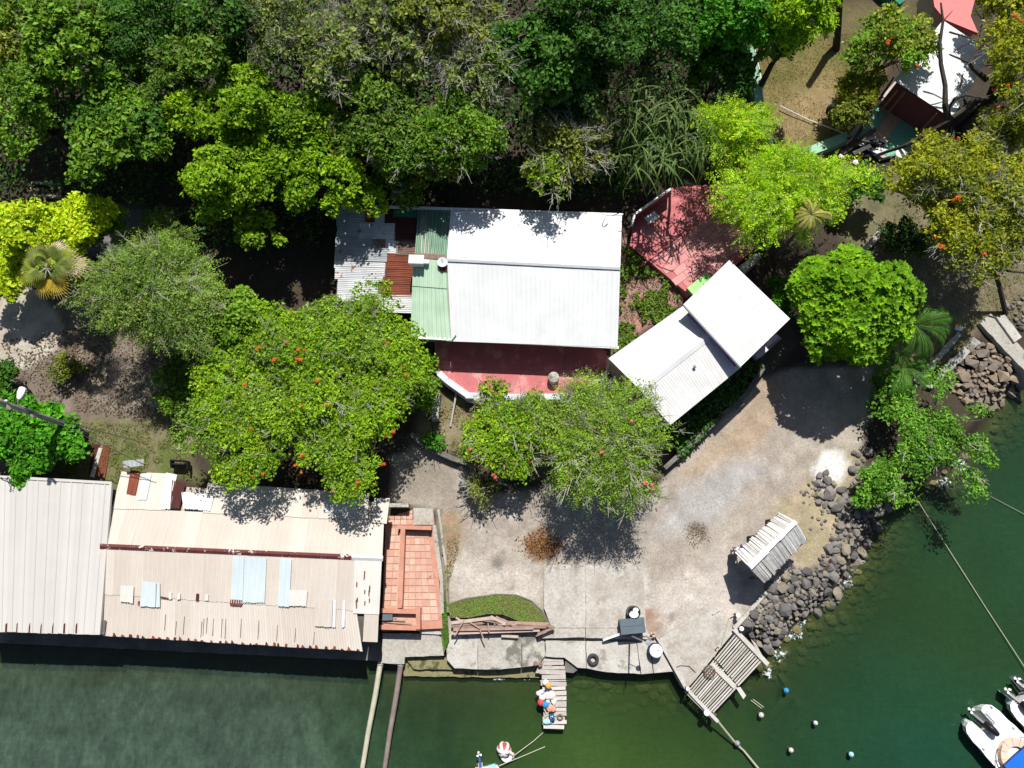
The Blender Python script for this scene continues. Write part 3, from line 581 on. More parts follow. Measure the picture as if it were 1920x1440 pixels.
wallbox(hB, PBl, [(187, 1026), (716, 1048), (690, 1205), (182, 1186)], WALLD, 3.2, .95)
wallbox(hB, PBu, [(225, 900), (725, 940), (716, 1044), (190, 1022)], WALLP, 2.8, .95)

# terracotta terrace at its right end
tt = thing('tiled_terrace', 'terracotta tiled terrace with low orange walls beside the beige roof', 'terrace', gp(775, 1070)); ZT = 1.22
slab('base', [(724, 948), (812, 948), (830, 1178), (716, 1184)], ZT - .03, 1.6, TERRW, tt)
def tiles(parent, q, nu, nv, z, mats, gap=.10, th=.03, jz=.004, name='tile', miss=0.0):
    P4 = [U(*p, z) for p in q]
    for i in range(nu):
        for j in range(nv):
            if rs.rand() < miss: continue
            g = gap / 2; f = lambda u, v: (P4[0] * (1 - u) + P4[1] * u) * (1 - v) + (P4[3] * (1 - u) + P4[2] * u) * v
            dz = np.array([0, 0, rs.uniform(-jz, jz)])
            G().prism([f((i + a) / nu, (j + b) / nv) + dz for a, b in ((g, g), (1 - g, g), (1 - g, 1 - g), (g, 1 - g))], th).obj(name, mats[rs.randint(len(mats))], parent)
tiles(tt, [(761, 996), (803, 996), (823, 1164), (750, 1164)], 5, 13, ZT + .005, TERRA, .07)
tiles(tt, [(731, 990), (753, 990), (748, 1140), (716, 1140)], 2, 11, ZT + .012, TERRA, .07)
tiles(tt, [(729, 953), (774, 953), (774, 984), (728, 984)], 4, 3, ZT + .02, TERRA, .07)
slab('landing', [(775, 952), (812, 954), (812, 984), (775, 984)], ZT + .05, .5, CONC, tt)
def lowwall(parent, a, b, z0, z1, w, mat, name='low_wall'):
    A, B = U(*a, z1), U(*b, z1); h = z1 - z0; A[2] = B[2] = z0 + h / 2; return G().bar(A, B, w, h).obj(name, mat, parent)
lowwall(tt, (755.5, 988), (749.5, 1140), ZT, ZT + .55, .26, TERRW); lowwall(tt, (745, 988), (809, 990), ZT, ZT + .552, .22, TERRW)
lowwall(tt, (752, 1000), (746, 1138), ZT, ZT + .22, .16, TERRA[0], 'bench_step')
lowwall(tt, (722, 1139), (751, 1140), ZT, ZT + .30, .2, TERRA[1], 'bench_step')
lowwall(tt, (730, 947), (766, 947), ZT, ZT + .75, .22, CONC, 'beam')
for a, b, h in (((714, 1145), (786, 1147), .5), ((784, 1140), (784, 1180), .6), ((712, 1176), (787, 1178), .5)): lowwall(tt, a, b, ZT - .2, ZT + h, .24, TERRW, 'planter_wall')
slab('planter_bed', [(716, 1148), (781, 1149), (781, 1174), (715, 1173)], ZT + .12, .3, TERRA[3], tt)
lowwall(tt, (790, 1166), (823, 1166), ZT - .3, ZT - .06, .28, TERRW, 'step'); lowwall(tt, (790, 1173), (823, 1173), ZT - .5, ZT - .22, .28, TERRA[1], 'step')
lowwall(tt, (788, 1182), (830, 1184), .6, ZT - .3, .34, CONCB, 'step')
G().box(U(727, 1157, ZT + .3), (.56, .34, .22), .05).th('crate', SLATE, 'slate grey crate inside the terracotta planter', 'crate')
wd = thing('planter_board', 'loose brown boards lying inside the terracotta planter', 'boards', U(745, 1166, ZT + .14))
for a, b in (((716, 1168), (742, 1158)), ((722, 1166), (772, 1170)), ((730, 1162), (760, 1164))): G().bar(U(*a, ZT + .2), U(*b, ZT + .2), .08, .04).obj('board', WOODB[0], wd)
kb = thing('drain_kerb', 'narrow double concrete kerb running down beside the tiled terrace', 'kerb', gp(826, 1060))
for a, b, w, m in (((814, 985), (828, 1090), .22, CONC), ((828, 1090), (829, 1150), .2, CONC), ((822, 955), (836, 1060), .13, CONC), ((836, 1060), (840, 1148), .13, CONCM), ((817, 953), (830, 1040), .08, CONCD)):
    A, B = U(*a, 1.18), U(*b, 1.14); A[2] -= .2; B[2] -= .2; G().bar(A, B, w, .5).obj('kerb_strip', m, kb)

# ------------------------------------------------------------------ the main white house
hC = thing('white_roof_house', 'large house with wide white gable roof and rusty patched lean-to', 'house', gp(980, 520))
PCu = plane3((845, 395, 5.1), (1166, 405, 5.1), (1000, 491, 5.55)); PCl = plane3((838, 483, 5.55), (1163, 499, 5.55), (1000, 645, 4.25))
split(hC, PCu, [(845, 394), (1166, 404), (1163, 498), (838, 483)], 12, WHITES, pitch=.25, amp=.009, prof='rib')
split(hC, PCl, [(838, 483), (1163, 498.5), (1158, 651), (846, 640)], 12, WHITES, pitch=.25, amp=.009, prof='rib')
for i in range(6):
    f = lambda t, k: (838 + t * 325, 480 + t * 16 + k); a, b = i / 6, (i + 1) / 6
    M('ridge_cap', [U(*f(a, 0), 5.57), U(*f(b, 0), 5.57), U(*f(b, 5), 5.64), U(*f(a, 5), 5.64), U(*f(b, 10), 5.56), U(*f(a, 10), 5.56)], [(0, 3, 2, 1), (3, 5, 4, 2)], WHITES, hC,
      uv=[(0, 0), (1, 0), (1, .5), (0, .5), (1, .8), (0, .8)])
for a, b, z in (((700, 387), (1168, 403), 5.02), ((776, 633), (1160, 652), 4.18)):
    G().bar(U(*a, z), U(*b, z), .14, .12).obj('gutter', WHITEP, hC)
G().bar(U(846, 639, 4.3), U(855, 628, 4.4), .05, .05).obj('pipe', STEEL, hC)
PCg = plane3((778, 390, 5.0), (845, 394, 5.05), (810, 482, 5.45)); PCh = plane3((776, 488, 5.45), (838, 491, 5.5), (800, 633, 4.25))
split(hC, PCg, [(784, 389), (846, 393), (838, 482), (778, 478)], 3, GREEND, pitch=.24, amp=.04, prof='wave', o2=-.06)
split(hC, PCh, [(775, 484), (838, 489), (838, 541), (773, 536)], 3, GREENL, pitch=.22, amp=.028, o2=.0)
split(hC, PCh, [(773, 533), (838, 538), (846, 640), (770, 632)], 3, GREENL, pitch=.22, amp=.028, o2=-.04)
corr(hC, PCh, [(822, 490), (838, 491), (838, 509), (823, 507)], RUST, .2, .02, off=.06)
corr(hC, PCg, [(776, 474), (838, 478), (838, 487), (776, 484)], BROWNS, .2, .02, off=.04)
PCr = plane3((640, 390, 4.75), (780, 395, 4.85), (700, 580, 4.0)); REDGE = 0
def rsh(x0, y0, x1, y1, mat, off, lab=None):   # ribs run across the picture here
    sk = lambda x, y: (x - (y - 390) * .05, y + (x - 640) * .03)
    q = [sk(x0, y1), sk(x0, y0), sk(x1, y0), sk(x1, y1)]; corr(hC, PCr, q, mat, .11, .016, off=off, label=lab, jag=.02)
rust = [(632,384,686,402,GALV),(684,384,704,420,RUST),(703,383,722,419,GALVW),(722,384,741,416,MAROON),(738,386,784,404,GREENDK),(722,402,784,420,MAROON),(632,402,686,424,GALV),(634,420,700,444,GALV),(676,416,744,446,GALVW),
        (742,416,784,448,MAROON),(632,440,702,466,GALV),(700,444,728,468,BROWNS),(726,444,750,472,GALVW),(746,444,784,474,BROWNS),(632,462,730,488,GALV),(632,486,728,502,GALVW),(634,500,728,523,GALVW),
        (640,520,716,548,GALVW),(640,545,716,564,GALVW),(716,548,782,583,GALVW),(726,470,782,490,RUST),(728,488,782,504,RUST),(727,502,781,518,RUST),(724,516,781,532,RUST),(722,530,781,553,RUST),(684,519,730,526,BROWNS)]
for i, (a, b, c_, d, m) in enumerate(rust): rsh(a, b, c_, d, m, .0 + .012 * (i % 5), None)
wallbox(hC, PCl, [(775, 490), (1163, 499), (1158, 635), (780, 622)], WALLP, 4.0, .93); wallbox(hC, PCu, [(775, 398), (1166, 406), (1163, 499), (775, 485)], WALLP, 3.6, .93); wallbox(hC, PCr, [(636, 394), (780, 398), (768, 575), (625, 560)], WALLD, 2.8, .93)
bx = thing('rooftop_box', 'small white box on the roof between rusty and green sheets', 'box', onp(PCh, 782, 489, .05))
b0 = onp(PCh, 781, 490, .25); G().box(b0, (.80, .46, .5), -.03).obj('body', WHITEP, bx); G().box(b0 + np.array([.02, 0, .27]), (.86, .52, .06), -.03).obj('lid', WHITES, bx); G().box(b0 + np.array([.55, -.03, -.05]), (.3, .2, .18), -.03).obj('spout', WHITEP, bx)
dh = thing('dish', 'round pale dish half tucked under the white roof edge', 'dish', onp(PCh, 831, 492, .05))
d0 = onp(PCh, 830, 493, .10); G().lathe(d0, [(.05, .0), (.24, .05), (.30, .13), (.26, .12), (.05, .06)], 16).obj('bowl', PALEB, dh); G().tube([d0 + np.array([0, 0, .05]), d0 + np.array([-.05, .1, .3])], .02, 5).obj('arm', STEEL, dh)

# front patio
pt = thing('red_patio', 'red painted front patio with pale parapet below the white house', 'patio', gp(970, 700)); ZP = 2.2
slab('base', [(815, 640), (1150, 646), (1140, 705), (1065, 748), (880, 744), (818, 700)], ZP - .04, 1.9, WALLP, pt)
for i in range(4):
    x0, x1 = 818 + i * 80, 818 + (i + 1) * 80 - .8
    slab('floor_slab', [(x0, 640), (x1, 640), (x1, 692), (x0, 692)], ZP + rs.uniform(-.004, .004), .15, REDP, pt)
slab('floor_slab', [(821, 693), (897, 693), (897, 741), (878, 741)], ZP, .15, REDP, pt)
for i in range(3): slab('floor_slab', [(898 + i * 80, 693), (977 + i * 80, 693), (977 + i * 80 if i < 2 else 1070, 741), (898 + i * 80, 741)], ZP + .004, .15, REDP, pt)
def wallrun(parent, pts, z0, z1, w, mat, name='parapet'):
    for a, b in zip(pts[:-1], pts[1:]):
        A, B = U(*a, z1), U(*b, z1); d = (B - A) / np.linalg.norm(B - A); A[2] = B[2] = (z0 + z1) / 2; G().bar(A, B + d * w * .0, w, z1 - z0).obj(name, mat, parent)
wallrun(pt, [(823, 699), (838, 713), (876, 740)], ZP - .6, ZP + .52, .36, GREYP); wallrun(pt, [(873, 741), (965, 744), (1060, 743)], ZP - .6, ZP + .525, .36, GREYP)
G().lathe(U(1037, 712, ZP), [(.30, 0), (.34, .3), (.32, .62), (.05, .68)], 14).th('round_drum', CONC, 'pale round drum standing on the red patio near its parapet', 'drum')
G().bar(gp(845, 800, .1), U(856, 735, 2.2), .10, .10).th('leaning_post', WOODG[1], 'grey post leaning from the dry slope against the pale parapet', 'post')
ret = thing('retaining_wall', 'low dark retaining wall along the dry slope under the patio', 'wall', gp(820, 830))
for a, b in (((772, 815), (800, 840)), ((800, 840), (850, 862)), ((850, 862), (882, 872)), ((882, 872), (905, 915))): 
    A, B = gp(*a), gp(*b); A[2] += .15; B[2] += .15; G().bar(A, B, .28, .75).obj('wall', CONCD, ret)
cw = thing('stone_block', 'grey broken concrete block at the corner of the dry slope', 'block', gp(818, 770)); G().prism([gp(*p, .7) for p in ((808, 745), (828, 742), (824, 790), (812, 792))], 1.0).obj('block', CONC, cw)

# ------------------------------------------------------------------ upper red terrace
ut = thing('red_terrace', 'upper red paved terrace shaded by trees behind the angled white house', 'terrace', gp(1290, 440)); ZU = 2.95
UT = [(1181, 460), (1188, 405), (1258, 352), (1345, 345), (1420, 460), (1366, 510), (1292, 552)]
slab('base', UT, ZU - .05, 1.2, TERRW, ut); slab('floor', [(x, y) for x, y in UT], ZU - .03, .02, REDP, ut)
o0 = U(1200, 497, ZU); ux = U(1288, 436, ZU) - o0; ux /= np.linalg.norm(ux); vx = np.array([ux[1], -ux[0], 0]); UTw = np.array([U(*p, ZU)[:2] for p in UT])
for j in range(0, 13):
    for i in range(-3, 9):
        for_u = (i + (.5 if j % 2 else 0)) * .92; cpt = o0 + ux * (for_u + .46) + vx * (j * .47 + .24)
        if sdist(UTw, [cpt[0]], [cpt[1]])[0] < .36: continue
        G().prism([o0 + ux * (for_u + a) + vx * (j * .47 + b) + np.array([0, 0, rs.uniform(-.004, .006)]) for a, b in ((.012, .012), (.908, .012), (.908, .458), (.012, .458))], .05).obj('paver', REDT[rs.randint(4)], ut)
G().bar(U(1199, 500, ZU + .03), U(1290, 436, ZU + .03), .07, .10).obj('edge_strip', REDP, ut)
rail = thing('terrace_wall', 'thin white topped wall along the back of the red terrace', 'wall', gp(1220, 380))
for a, b in (((1258, 354), (1190, 402)), ((1190, 402), (1184, 424))):
    A, B = U(*a, ZU + 1.1), U(*b, ZU + 1.1); G().bar(A, B, .13, .10).obj('cap', WHITEP, rail); A[2] = B[2] = ZU + .5; G().bar(A, B, .09, 1.08).obj('panel', flat('maroon_panel', (.24, .06, .07), .7), rail)
tb = thing('table', 'pale grey table at the back wall of the red terrace', 'table', U(1222, 408, ZU)); t0 = U(1222, 408, ZU + .72)
G().box(t0, (.78, .50, .05), math.atan2(ux[1], ux[0])).obj('top', GREYP, tb)
for sx in (-1, 1):
    for sy in (-1, 1): G().bar(t0 + ux * sx * .33 + vx * sy * .19 - np.array([0, 0, .03]), t0 + ux * sx * .33 + vx * sy * .19 - np.array([0, 0, .72]), .05, .05, up=(1, 0, 0)).obj('leg', STEEL, tb)
gb = thing('green_panels', 'row of bright green panels beside the angled white roof', 'awning', U(1312, 525, ZU)); g0, g1, gw = U(1288, 540, ZU + .35), U(1326, 510, ZU + .35), U(1298, 546, ZU + .35)
gd = (g1 - g0) / 5; gn = np.array([-gd[1], gd[0], 0]); gn = -gn / np.linalg.norm(gn)
for i in range(5): G().prism([g0 + gd * (i + .02), g0 + gd * (i + .97), g0 + gd * (i + .97) + gn * .62, g0 + gd * (i + .02) + gn * .62], .30).obj('panel', GREENB, gb)
sw = thing('concrete_ledge', 'grey concrete ledge beside the red terrace near the lime tree', 'ledge', gp(1405, 495)); slab('ledge', [(1385, 500), (1418, 474), (1428, 482), (1396, 512)], ZU + .5, 1.2, CONC, sw)

# ------------------------------------------------------------------ the angled white house in two sheets
hD = thing('angled_white_house', 'small angled house with two overlapping white sheet roofs', 'house', gp(1310, 645))
PDu = plane3((1228, 706, 5.42), (1322, 633, 5.42), (1141, 672, 4.95)); PDl = plane3((1228, 706, 5.42), (1322, 633, 5.42), (1257, 797, 4.95)); PDt = plane3((1366, 489, 6.25), (1480, 600, 6.15), (1282, 572, 6.1))
Rg = lambda t: (1199 + t * 137, 730 - t * 107)
split(hD, PDu, [(1141, 672), (1300, 560), Rg(1.08), Rg(0)], 7, WHITES2, pitch=.16, amp=.008); split(hD, PDl, [Rg(0), Rg(1.08), (1388, 690), (1257, 797)], 7, WHITES2, pitch=.16, amp=.008)
split(hD, PDt, [(1366, 489), (1480, 599), (1388, 688), (1281, 571)], 5, WHITES2, pitch=.16, amp=.007)
M('ridge_cap', [onp(PDu, *Rg(0), .03) + (onp(PDu, 1141, 672) - onp(PDu, *Rg(0))) * .10, onp(PDu, *Rg(1), .03) + (onp(PDu, 1285, 575) - onp(PDu, *Rg(1))) * .10, onp(PDu, *Rg(1), .09), onp(PDu, *Rg(0), .09),
     onp(PDl, *Rg(1), .03) + (onp(PDl, 1385, 690) - onp(PDl, *Rg(1))) * .10, onp(PDl, *Rg(0), .03) + (onp(PDl, 1257, 797) - onp(PDl, *Rg(0))) * .10], [(0, 3, 2, 1), (3, 5, 4, 2)], WHITES, hD, uv=[(0, 0), (1, 0), (1, .5), (0, .5), (1, .8), (0, .8)])
G().bar(onp(PDt, 1281, 572, -.06), onp(PDt, 1388, 689, -.06), .07, .16).obj('fascia', STEEL, hD)
wallbox(hD, PDu, [(1146, 672), (1285, 580), (1330, 630), Rg(0)], WALLP, 4.2, .93); wallbox(hD, PDl, [Rg(0), (1330, 630), (1383, 688), (1256, 790)], WALLP, 4.6, .93); wallbox(hD, PDt, [(1366, 492), (1476, 599), (1387, 685), (1290, 580)], PURPLE, 4.9, .94)
G().bar(onp(PDt, 1480, 599, -.05), onp(PDt, 1366, 489, -.05), .05, .12).obj('gutter', WHITEP, hD)
G().lathe(onp(PDl, 1301, 689, .0), [(.05, 0), (.05, .16), (.10, .17), (.02, .24)], 10).obj('vent', STEEL, hD)
pz = thing('freezer', 'pale pink lidded freezer by the purple wall', 'freezer', gp(1432, 660))
for i, q in enumerate(([(1417, 658), (1432, 646), (1441, 656), (1426, 668)], [(1434, 644), (1456, 626), (1460, 633), (1439, 651)])): slab('cabinet' if i == 0 else 'counter', q, 3.0 - .1 * i, .9, PALEPK, pz)
slab('plinth', [(1412, 655), (1452, 622), (1466, 634), (1426, 672)], 2.05, 1.4, WALLP, pz)
lw = thing('roadside_wall', 'long low stone wall between the shaded bank and the dirt yard', 'wall', gp(1340, 770))
for a, b in (((1243, 880), (1300, 828)), ((1300, 828), (1352, 780)), ((1352, 780), (1395, 742)), ((1395, 742), (1428, 690))):
    A, B = gp(*a), gp(*b); A[2] += .2; B[2] += .2; G().bar(A, B, .26, .75).obj('wall', CONCD, lw)
slab('pier', [(1381, 756), (1390, 749), (1396, 757), (1387, 764)], 1.9, 1.2, CONCD, lw)

# ------------------------------------------------------------------ the house in the far corner
hE = thing('corner_house', 'white roofed house behind tree limbs with open coloured porch', 'house', gp(1760, 150))
PE = plane3((1676, 151, 5.9), (1768, 38, 6.3), (1785, 222, 5.9))
split(hE, PE, [(1676, 151), (1768, 38), (1858, 98), (1785, 222)], 5, WHITES, pitch=.25, amp=.009, prof='rib')
c_ = thing('pink_roof', 'pink painted flat roof beyond the corner house', 'roof', gp(1800, 20)); slab('roof', [(1745, -40), (1838, -40), (1820, 30), (1834, 62), (1772, 37), (1752, 12)], 5.7, .2, PINKT, c_); slab('wall', [(1750, -38), (1832, -38), (1816, 30), (1830, 58), (1774, 34), (1756, 12)], 5.48, 3.0, WALLP, c_)
wallbox(hE, PE, [(1676, 151), (1768, 40), (1855, 98), (1785, 220)], flat('maroon_wall', (.22, .065, .08), .8), 3.4, .9)
ZE = 3.3
slab('porch_slab', [(1592, 252), (1680, 150), (1790, 222), (1712, 284), (1655, 296)], ZE - .03, 1.4, WALLP, hE)
slab('floor_panel', [(1604, 250), (1646, 200), (1664, 210), (1632, 262)], ZE, .1, GREENF, hE); slab('floor_panel', [(1647, 198), (1680, 158), (1720, 184), (1692, 222), (1665, 209)], ZE + .004, .1, TANF, hE)
slab('floor_panel', [(1633, 263), (1665, 211), (1690, 223), (1650, 281)], ZE + .008, .1, TANF, hE); slab('floor_panel', [(1652, 282), (1690, 224), (1736, 250), (1706, 276), (1664, 294)], ZE, .1, GREENF, hE)
bn = thing('bench', 'wooden bench with brown slats on the coloured porch', 'bench', U(1725, 222, ZE))
bq = [(1697, 207), (1740, 236), (1751, 226), (1709, 200)]
for i in range(3): slab('slat', [lerp2(bq, 0, i / 3 + .03), lerp2(bq, 1, i / 3 + .03), lerp2(bq, 1, i / 3 + .30), lerp2(bq, 0, i / 3 + .30)], ZE + .5, .06, BENCHW, bn)
for p in ((1699, 207), (1740, 233), (1749, 226), (1711, 201)): b0 = U(*p, ZE + .44); G().bar(b0, b0 - np.array([0, 0, .44]), .08, .08, up=(1, 0, 0)).obj('leg', BENCHW, bn)
cl = thing('curtain', 'magenta cloth hanging under the eave of the porch', 'curtain', U(1730, 200, ZE)); q = [(1712, 182), (1756, 210), (1746, 222), (1704, 196)]
M('cloth', [U(*q[0], ZE + 1.9), U(*q[1], ZE + 1.9), U(*q[2], ZE + .7), U(*q[3], ZE + .7), U(1734, 196, ZE + 1.9), U(1726, 211, ZE + .66)], [(0, 3, 5, 4), (4, 5, 2, 1)], MAG, cl)
for p in ((1697, 172), (1757, 212), (1682, 170)): A = U(*p, ZE + 2.4); G().bar(A, A - np.array([0, 0, 2.4]), .10, .10, up=(1, 0, 0)).obj('post', BENCHW, hE)
# low green walls of the lawn
gw_ = thing('curved_green_wall', 'curved pale green low wall left of the dry lawn', 'wall', gp(1412, 180))
for a, b in (((1399, 98), (1411, 150)), ((1411, 150), (1417, 205)), ((1417, 205), (1424, 250)), ((1424, 250), (1440, 278))):
    A, B = gp(*a), gp(*b); A[2] += .35; B[2] += .35; G().bar(A, B, .55, .7).obj('wall', GREENW, gw_)
    A[2] += .36; B[2] += .36; dd = np.array([.26, -.05, 0]); G().bar(A + dd, B + dd, .06, .05).obj('edging', WHITEP, gw_)
g2 = thing('straight_green_wall', 'straight pale green low wall below the dry lawn', 'wall', gp(1540, 282)); A, B = gp(1495, 300), gp(1584, 264); A[2] += .3; B[2] += .3; G().bar(A, B, .62, .6).obj('wall', GREENW, g2)
g3 = thing('deep_green_wall', 'deep green low wall at the top edge above the lawn', 'wall', gp(1665, 5)); A, B = gp(1640, -14), gp(1680, 22); A[2] += .4; B[2] += .4; G().bar(A, B, .5, .8).obj('wall', GREENDK, g3)
G().tube([gp(1460, 203, .25), gp(1515, 228, .18), gp(1578, 255, .3)], .035, 5).th('lawn_line', WHITEP, 'thin white line stretched across the dry lawn', 'rope')
# landing with paths on the right
lp = thing('shore_path', 'old concrete strip path above the quarry stones', 'path', gp(1780, 660))
slab('strip', [(1712, 712), (1797, 622), (1804, 628), (1722, 720)], 1.62, .8, CONC, lp, .03); slab('strip', [(1733, 724), (1826, 632), (1840, 642), (1748, 728)], 1.66, 1.6, CONC, lp, .05)
lq = thing('shore_wall', 'broad pale concrete wall top at the right picture edge', 'wall', gp(1890, 630)); slab('wall', [(1838, 606), (1858, 588), (1950, 690), (1950, 720), (1925, 700)], 1.72, 1.9, CONC, lq, .04); slab('coping', [(1868, 594), (1884, 590), (1916, 632), (1902, 642)], 1.86, .3, CONCB, lq, .02)
bk = thing('broken_slab', 'broken pale slab lying on the dark bank near the round tree', 'slab', gp(1640, 440)); slab('slab', [(1618, 462), (1652, 426), (1664, 424), (1640, 458), (1624, 470)], 2.75, .3, CONC, bk, .03)
# ------------------------------------------------------------------ foliage
def nrm(a): return a / (np.linalg.norm(a, axis=-1, keepdims=True) + 1e-9)
def leaf_quads(Cn, N, T, L, Wd, fold=.12):
    """diamond leaves, four corners each, folded a little along the midrib"""
    T = nrm(T - N * (T * N).sum(1, keepdims=True)); B = np.cross(N, T); L, Wd = L[:, None], Wd[:, None]
    V = np.stack([Cn - T * L / 2, Cn + B * Wd / 2 + N * Wd * fold + T * L * .06, Cn + T * L / 2, Cn - B * Wd / 2 + N * Wd * fold + T * L * .06], 1).reshape(-1, 3)
    n = len(Cn); F4 = np.arange(4 * n, dtype=np.int32).reshape(n, 4); return V, F4
def sprays(P, D, L, Wd, droop, rg):
    """narrow feathery sprays of two segments that bend down"""
    D = nrm(D); up = np.array([0, 0, 1.0]); B = nrm(np.cross(D, up + rg.uniform(-.5, .5, D.shape))); L, Wd = L[:, None], Wd[:, None]; dn = np.array([0, 0, -1.0])
    p = [P + D * L * t + dn * (droop[:, None] * L * t * t) for t in (0, .55, 1.0)]
    V = np.stack([p[0] - B * Wd * .25, p[0] + B * Wd * .25, p[1] + B * Wd * .5, p[1] - B * Wd * .5, p[2] + B * Wd * .12, p[2] - B * Wd * .12], 1).reshape(-1, 3)
    n = len(P); b = np.arange(n)[:, None] * 6; F4 = np.concatenate([b + np.array([[0, 1, 2, 3]]), b + np.array([[3, 2, 4, 5]])]).astype(np.int32); return V, F4
def pal(c1, c2, t, rg, jit=.12):
    t = np.clip(t, 0, 1)[:, None]; c = np.array(c1) * (1 - t) + np.array(c2) * t; return np.clip(c * (1 + rg.uniform(-jit, jit, c.shape) + rg.uniform(-jit, jit, (len(c), 1))), .003, .9)
PAL = dict(forest=((.030,.065,.012), (.160,.270,.035)), deep=((.018,.055,.012), (.085,.210,.030)), lime=((.050,.120,.007), (.270,.430,.016)), yellow=((.20,.29,.008), (.54,.66,.03)), olive=((.070,.100,.018), (.270,.310,.050)),
           grey=((.085,.120,.036), (.280,.360,.100)), vivid=((.030,.115,.010), (.130,.420,.025)), bright=((.14,.270,.008), (.400,.600,.022)), flam=((.075,.160,.008), (.300,.470,.024)), amber=((.125,.160,.010), (.390,.410,.024)),
           feather=((.080,.145,.026), (.250,.380,.065)), dark=((.012,.034,.010), (.050,.110,.025)), mangrove=((.045,.125,.014), (.200,.420,.055)), round=((.070,.175,.006), (.270,.520,.016)), midg=((.040,.095,.014), (.190,.340,.032)))
def crown_points(rg, R, n_lobes, n, low=-.15, clump=.40, shell=(.45, .80), lobe=(.34, .52)):
    """clumped points on the lobes of a crown of half-axes R; returns centre, outward normal, clump brightness, lobe id"""
    k = np.arange(n_lobes); z = 1 - (k + .5) / n_lobes * (1 - low); a = k * 2.39996 + rg.uniform(0, 6.28); s = np.sqrt(np.clip(1 - z * z, 0, 1))
    LD = np.stack([s * np.cos(a), s * np.sin(a), z], 1) + rg.normal(0, .12, (n_lobes, 3)); LD = nrm(LD)
    LC = LD * R * rg.uniform(shell[0], shell[1], (n_lobes, 1)); LR = rg.uniform(lobe[0], lobe[1], n_lobes) * (R[0] * R[1]) ** .5; lt = rg.uniform(-.18, .18, n_lobes)
    nc = max(8, n // 26); li = rg.choice(n_lobes, nc, p=LR ** 2 / (LR ** 2).sum()); dv = nrm(rg.normal(0, 1, (nc, 3)) + np.array([0, 0, .75]) + LD[li] * .5)
    dv[:, 2] = np.where(dv[:, 2] < -.25, -dv[:, 2], dv[:, 2]); flat_ = np.array([1, 1, min(1.0, R[2] / R[0] * 1.1)])
    cc = LC[li] + dv * LR[li][:, None] * flat_ * rg.uniform(.72, 1.04, (nc, 1)); cs = rg.uniform(.7, 1.3, nc) * clump; ct = rg.uniform(-.28, .28, nc)
    ci = rg.randint(0, nc, n); off = nrm(rg.normal(0, 1, (n, 3))) * rg.uniform(.1, 1, (n, 1)) ** .6; p = cc[ci] + off * cs[ci][:, None] * np.array([1, 1, .55])
    nn = nrm(dv[ci] * .7 + off * .5 + np.array([0, 0, .5])); return p, nn, .5 + ct[ci] + lt[li[ci]], LC, li[ci]
def limbs(parent, rg, base, top, LC, mat, r0, n_tw=4, tw_r=.022, reach=1.0, name='trunk'):
    """tapered trunk that divides into limbs and twigs towards the crown's lobes"""
    g = G(); base, top = np.array(base, float), np.array(top, float); mid = base * .45 + top * .55 + np.append(rg.uniform(-.25, .25, 2), 0)
    fork = base * .55 + top * .45; g.tube([base - [0, 0, .3], base * .8 + fork * .2, fork, mid], [r0 * 1.25, r0, r0 * .8, r0 * .55], 7)
    for c in LC:
        e = top + c * reach; m = fork * .45 + e * .55 + np.append(rg.uniform(-.3, .3, 2), rg.uniform(-.1, .35)); g.tube([fork * .7 + mid * .3, m, e], [r0 * .45, r0 * .28, r0 * .10], 5)
        for _ in range(n_tw):
            d = nrm(c + rg.normal(0, .9, 3) + np.array([0, 0, .3])) * rg.uniform(.5, 1.1); s = m * .3 + e * .7; g.tube([s, s + d * .55 + rg.normal(0, .05, 3), s + d * 1.1], [tw_r * 1.5, tw_r, tw_r * .5], 3, False)
    return g.obj(name, mat, parent)
def twigs(parent, rg, Cs, Ds, length, mat, n=5, r=.012, name='twig'):
    """fine bare twigs that fork twice and stand out of the crown"""
    g = G()
    for c, d in zip(Cs, Ds):
        for _ in range(n):
            dd = nrm(d + rg.normal(0, .55, 3)); l = length * rg.uniform(.5, 1.1); a = c; b = c + dd * l * .5; e = c + dd * l + rg.normal(0, .12, 3) * l; g.tube([a, b, e], [r * 1.7, r * 1.2, r * .6], 3, False)
            for _ in range(3):
                f = nrm(dd + rg.normal(0, .7, 3)); s = a * .4 + e * .6 if rg.rand() < .6 else b; g.tube([s, s + f * l * rg.uniform(.2, .45)], [r * .9, r * .5], 3, False)
    return g.obj(name, mat, parent)
def place(px, py, h, hc):
    """base on the ground of a tree whose crown centre, hc of its height h up, is seen at px, py"""
    z = 2.0
    for _ in range(12): p = U(px, py, z + h * hc); z = .5 * z + .5 * gz(p[0], p[1])
    p = U(px, py, z + h * hc); g = gz(p[0], p[1]); sc = np.linalg.norm(U(px + 50, py, g + h * hc) - p) / 50; return np.array([p[0], p[1], g]), sc
SEED = [100]
TREES = []
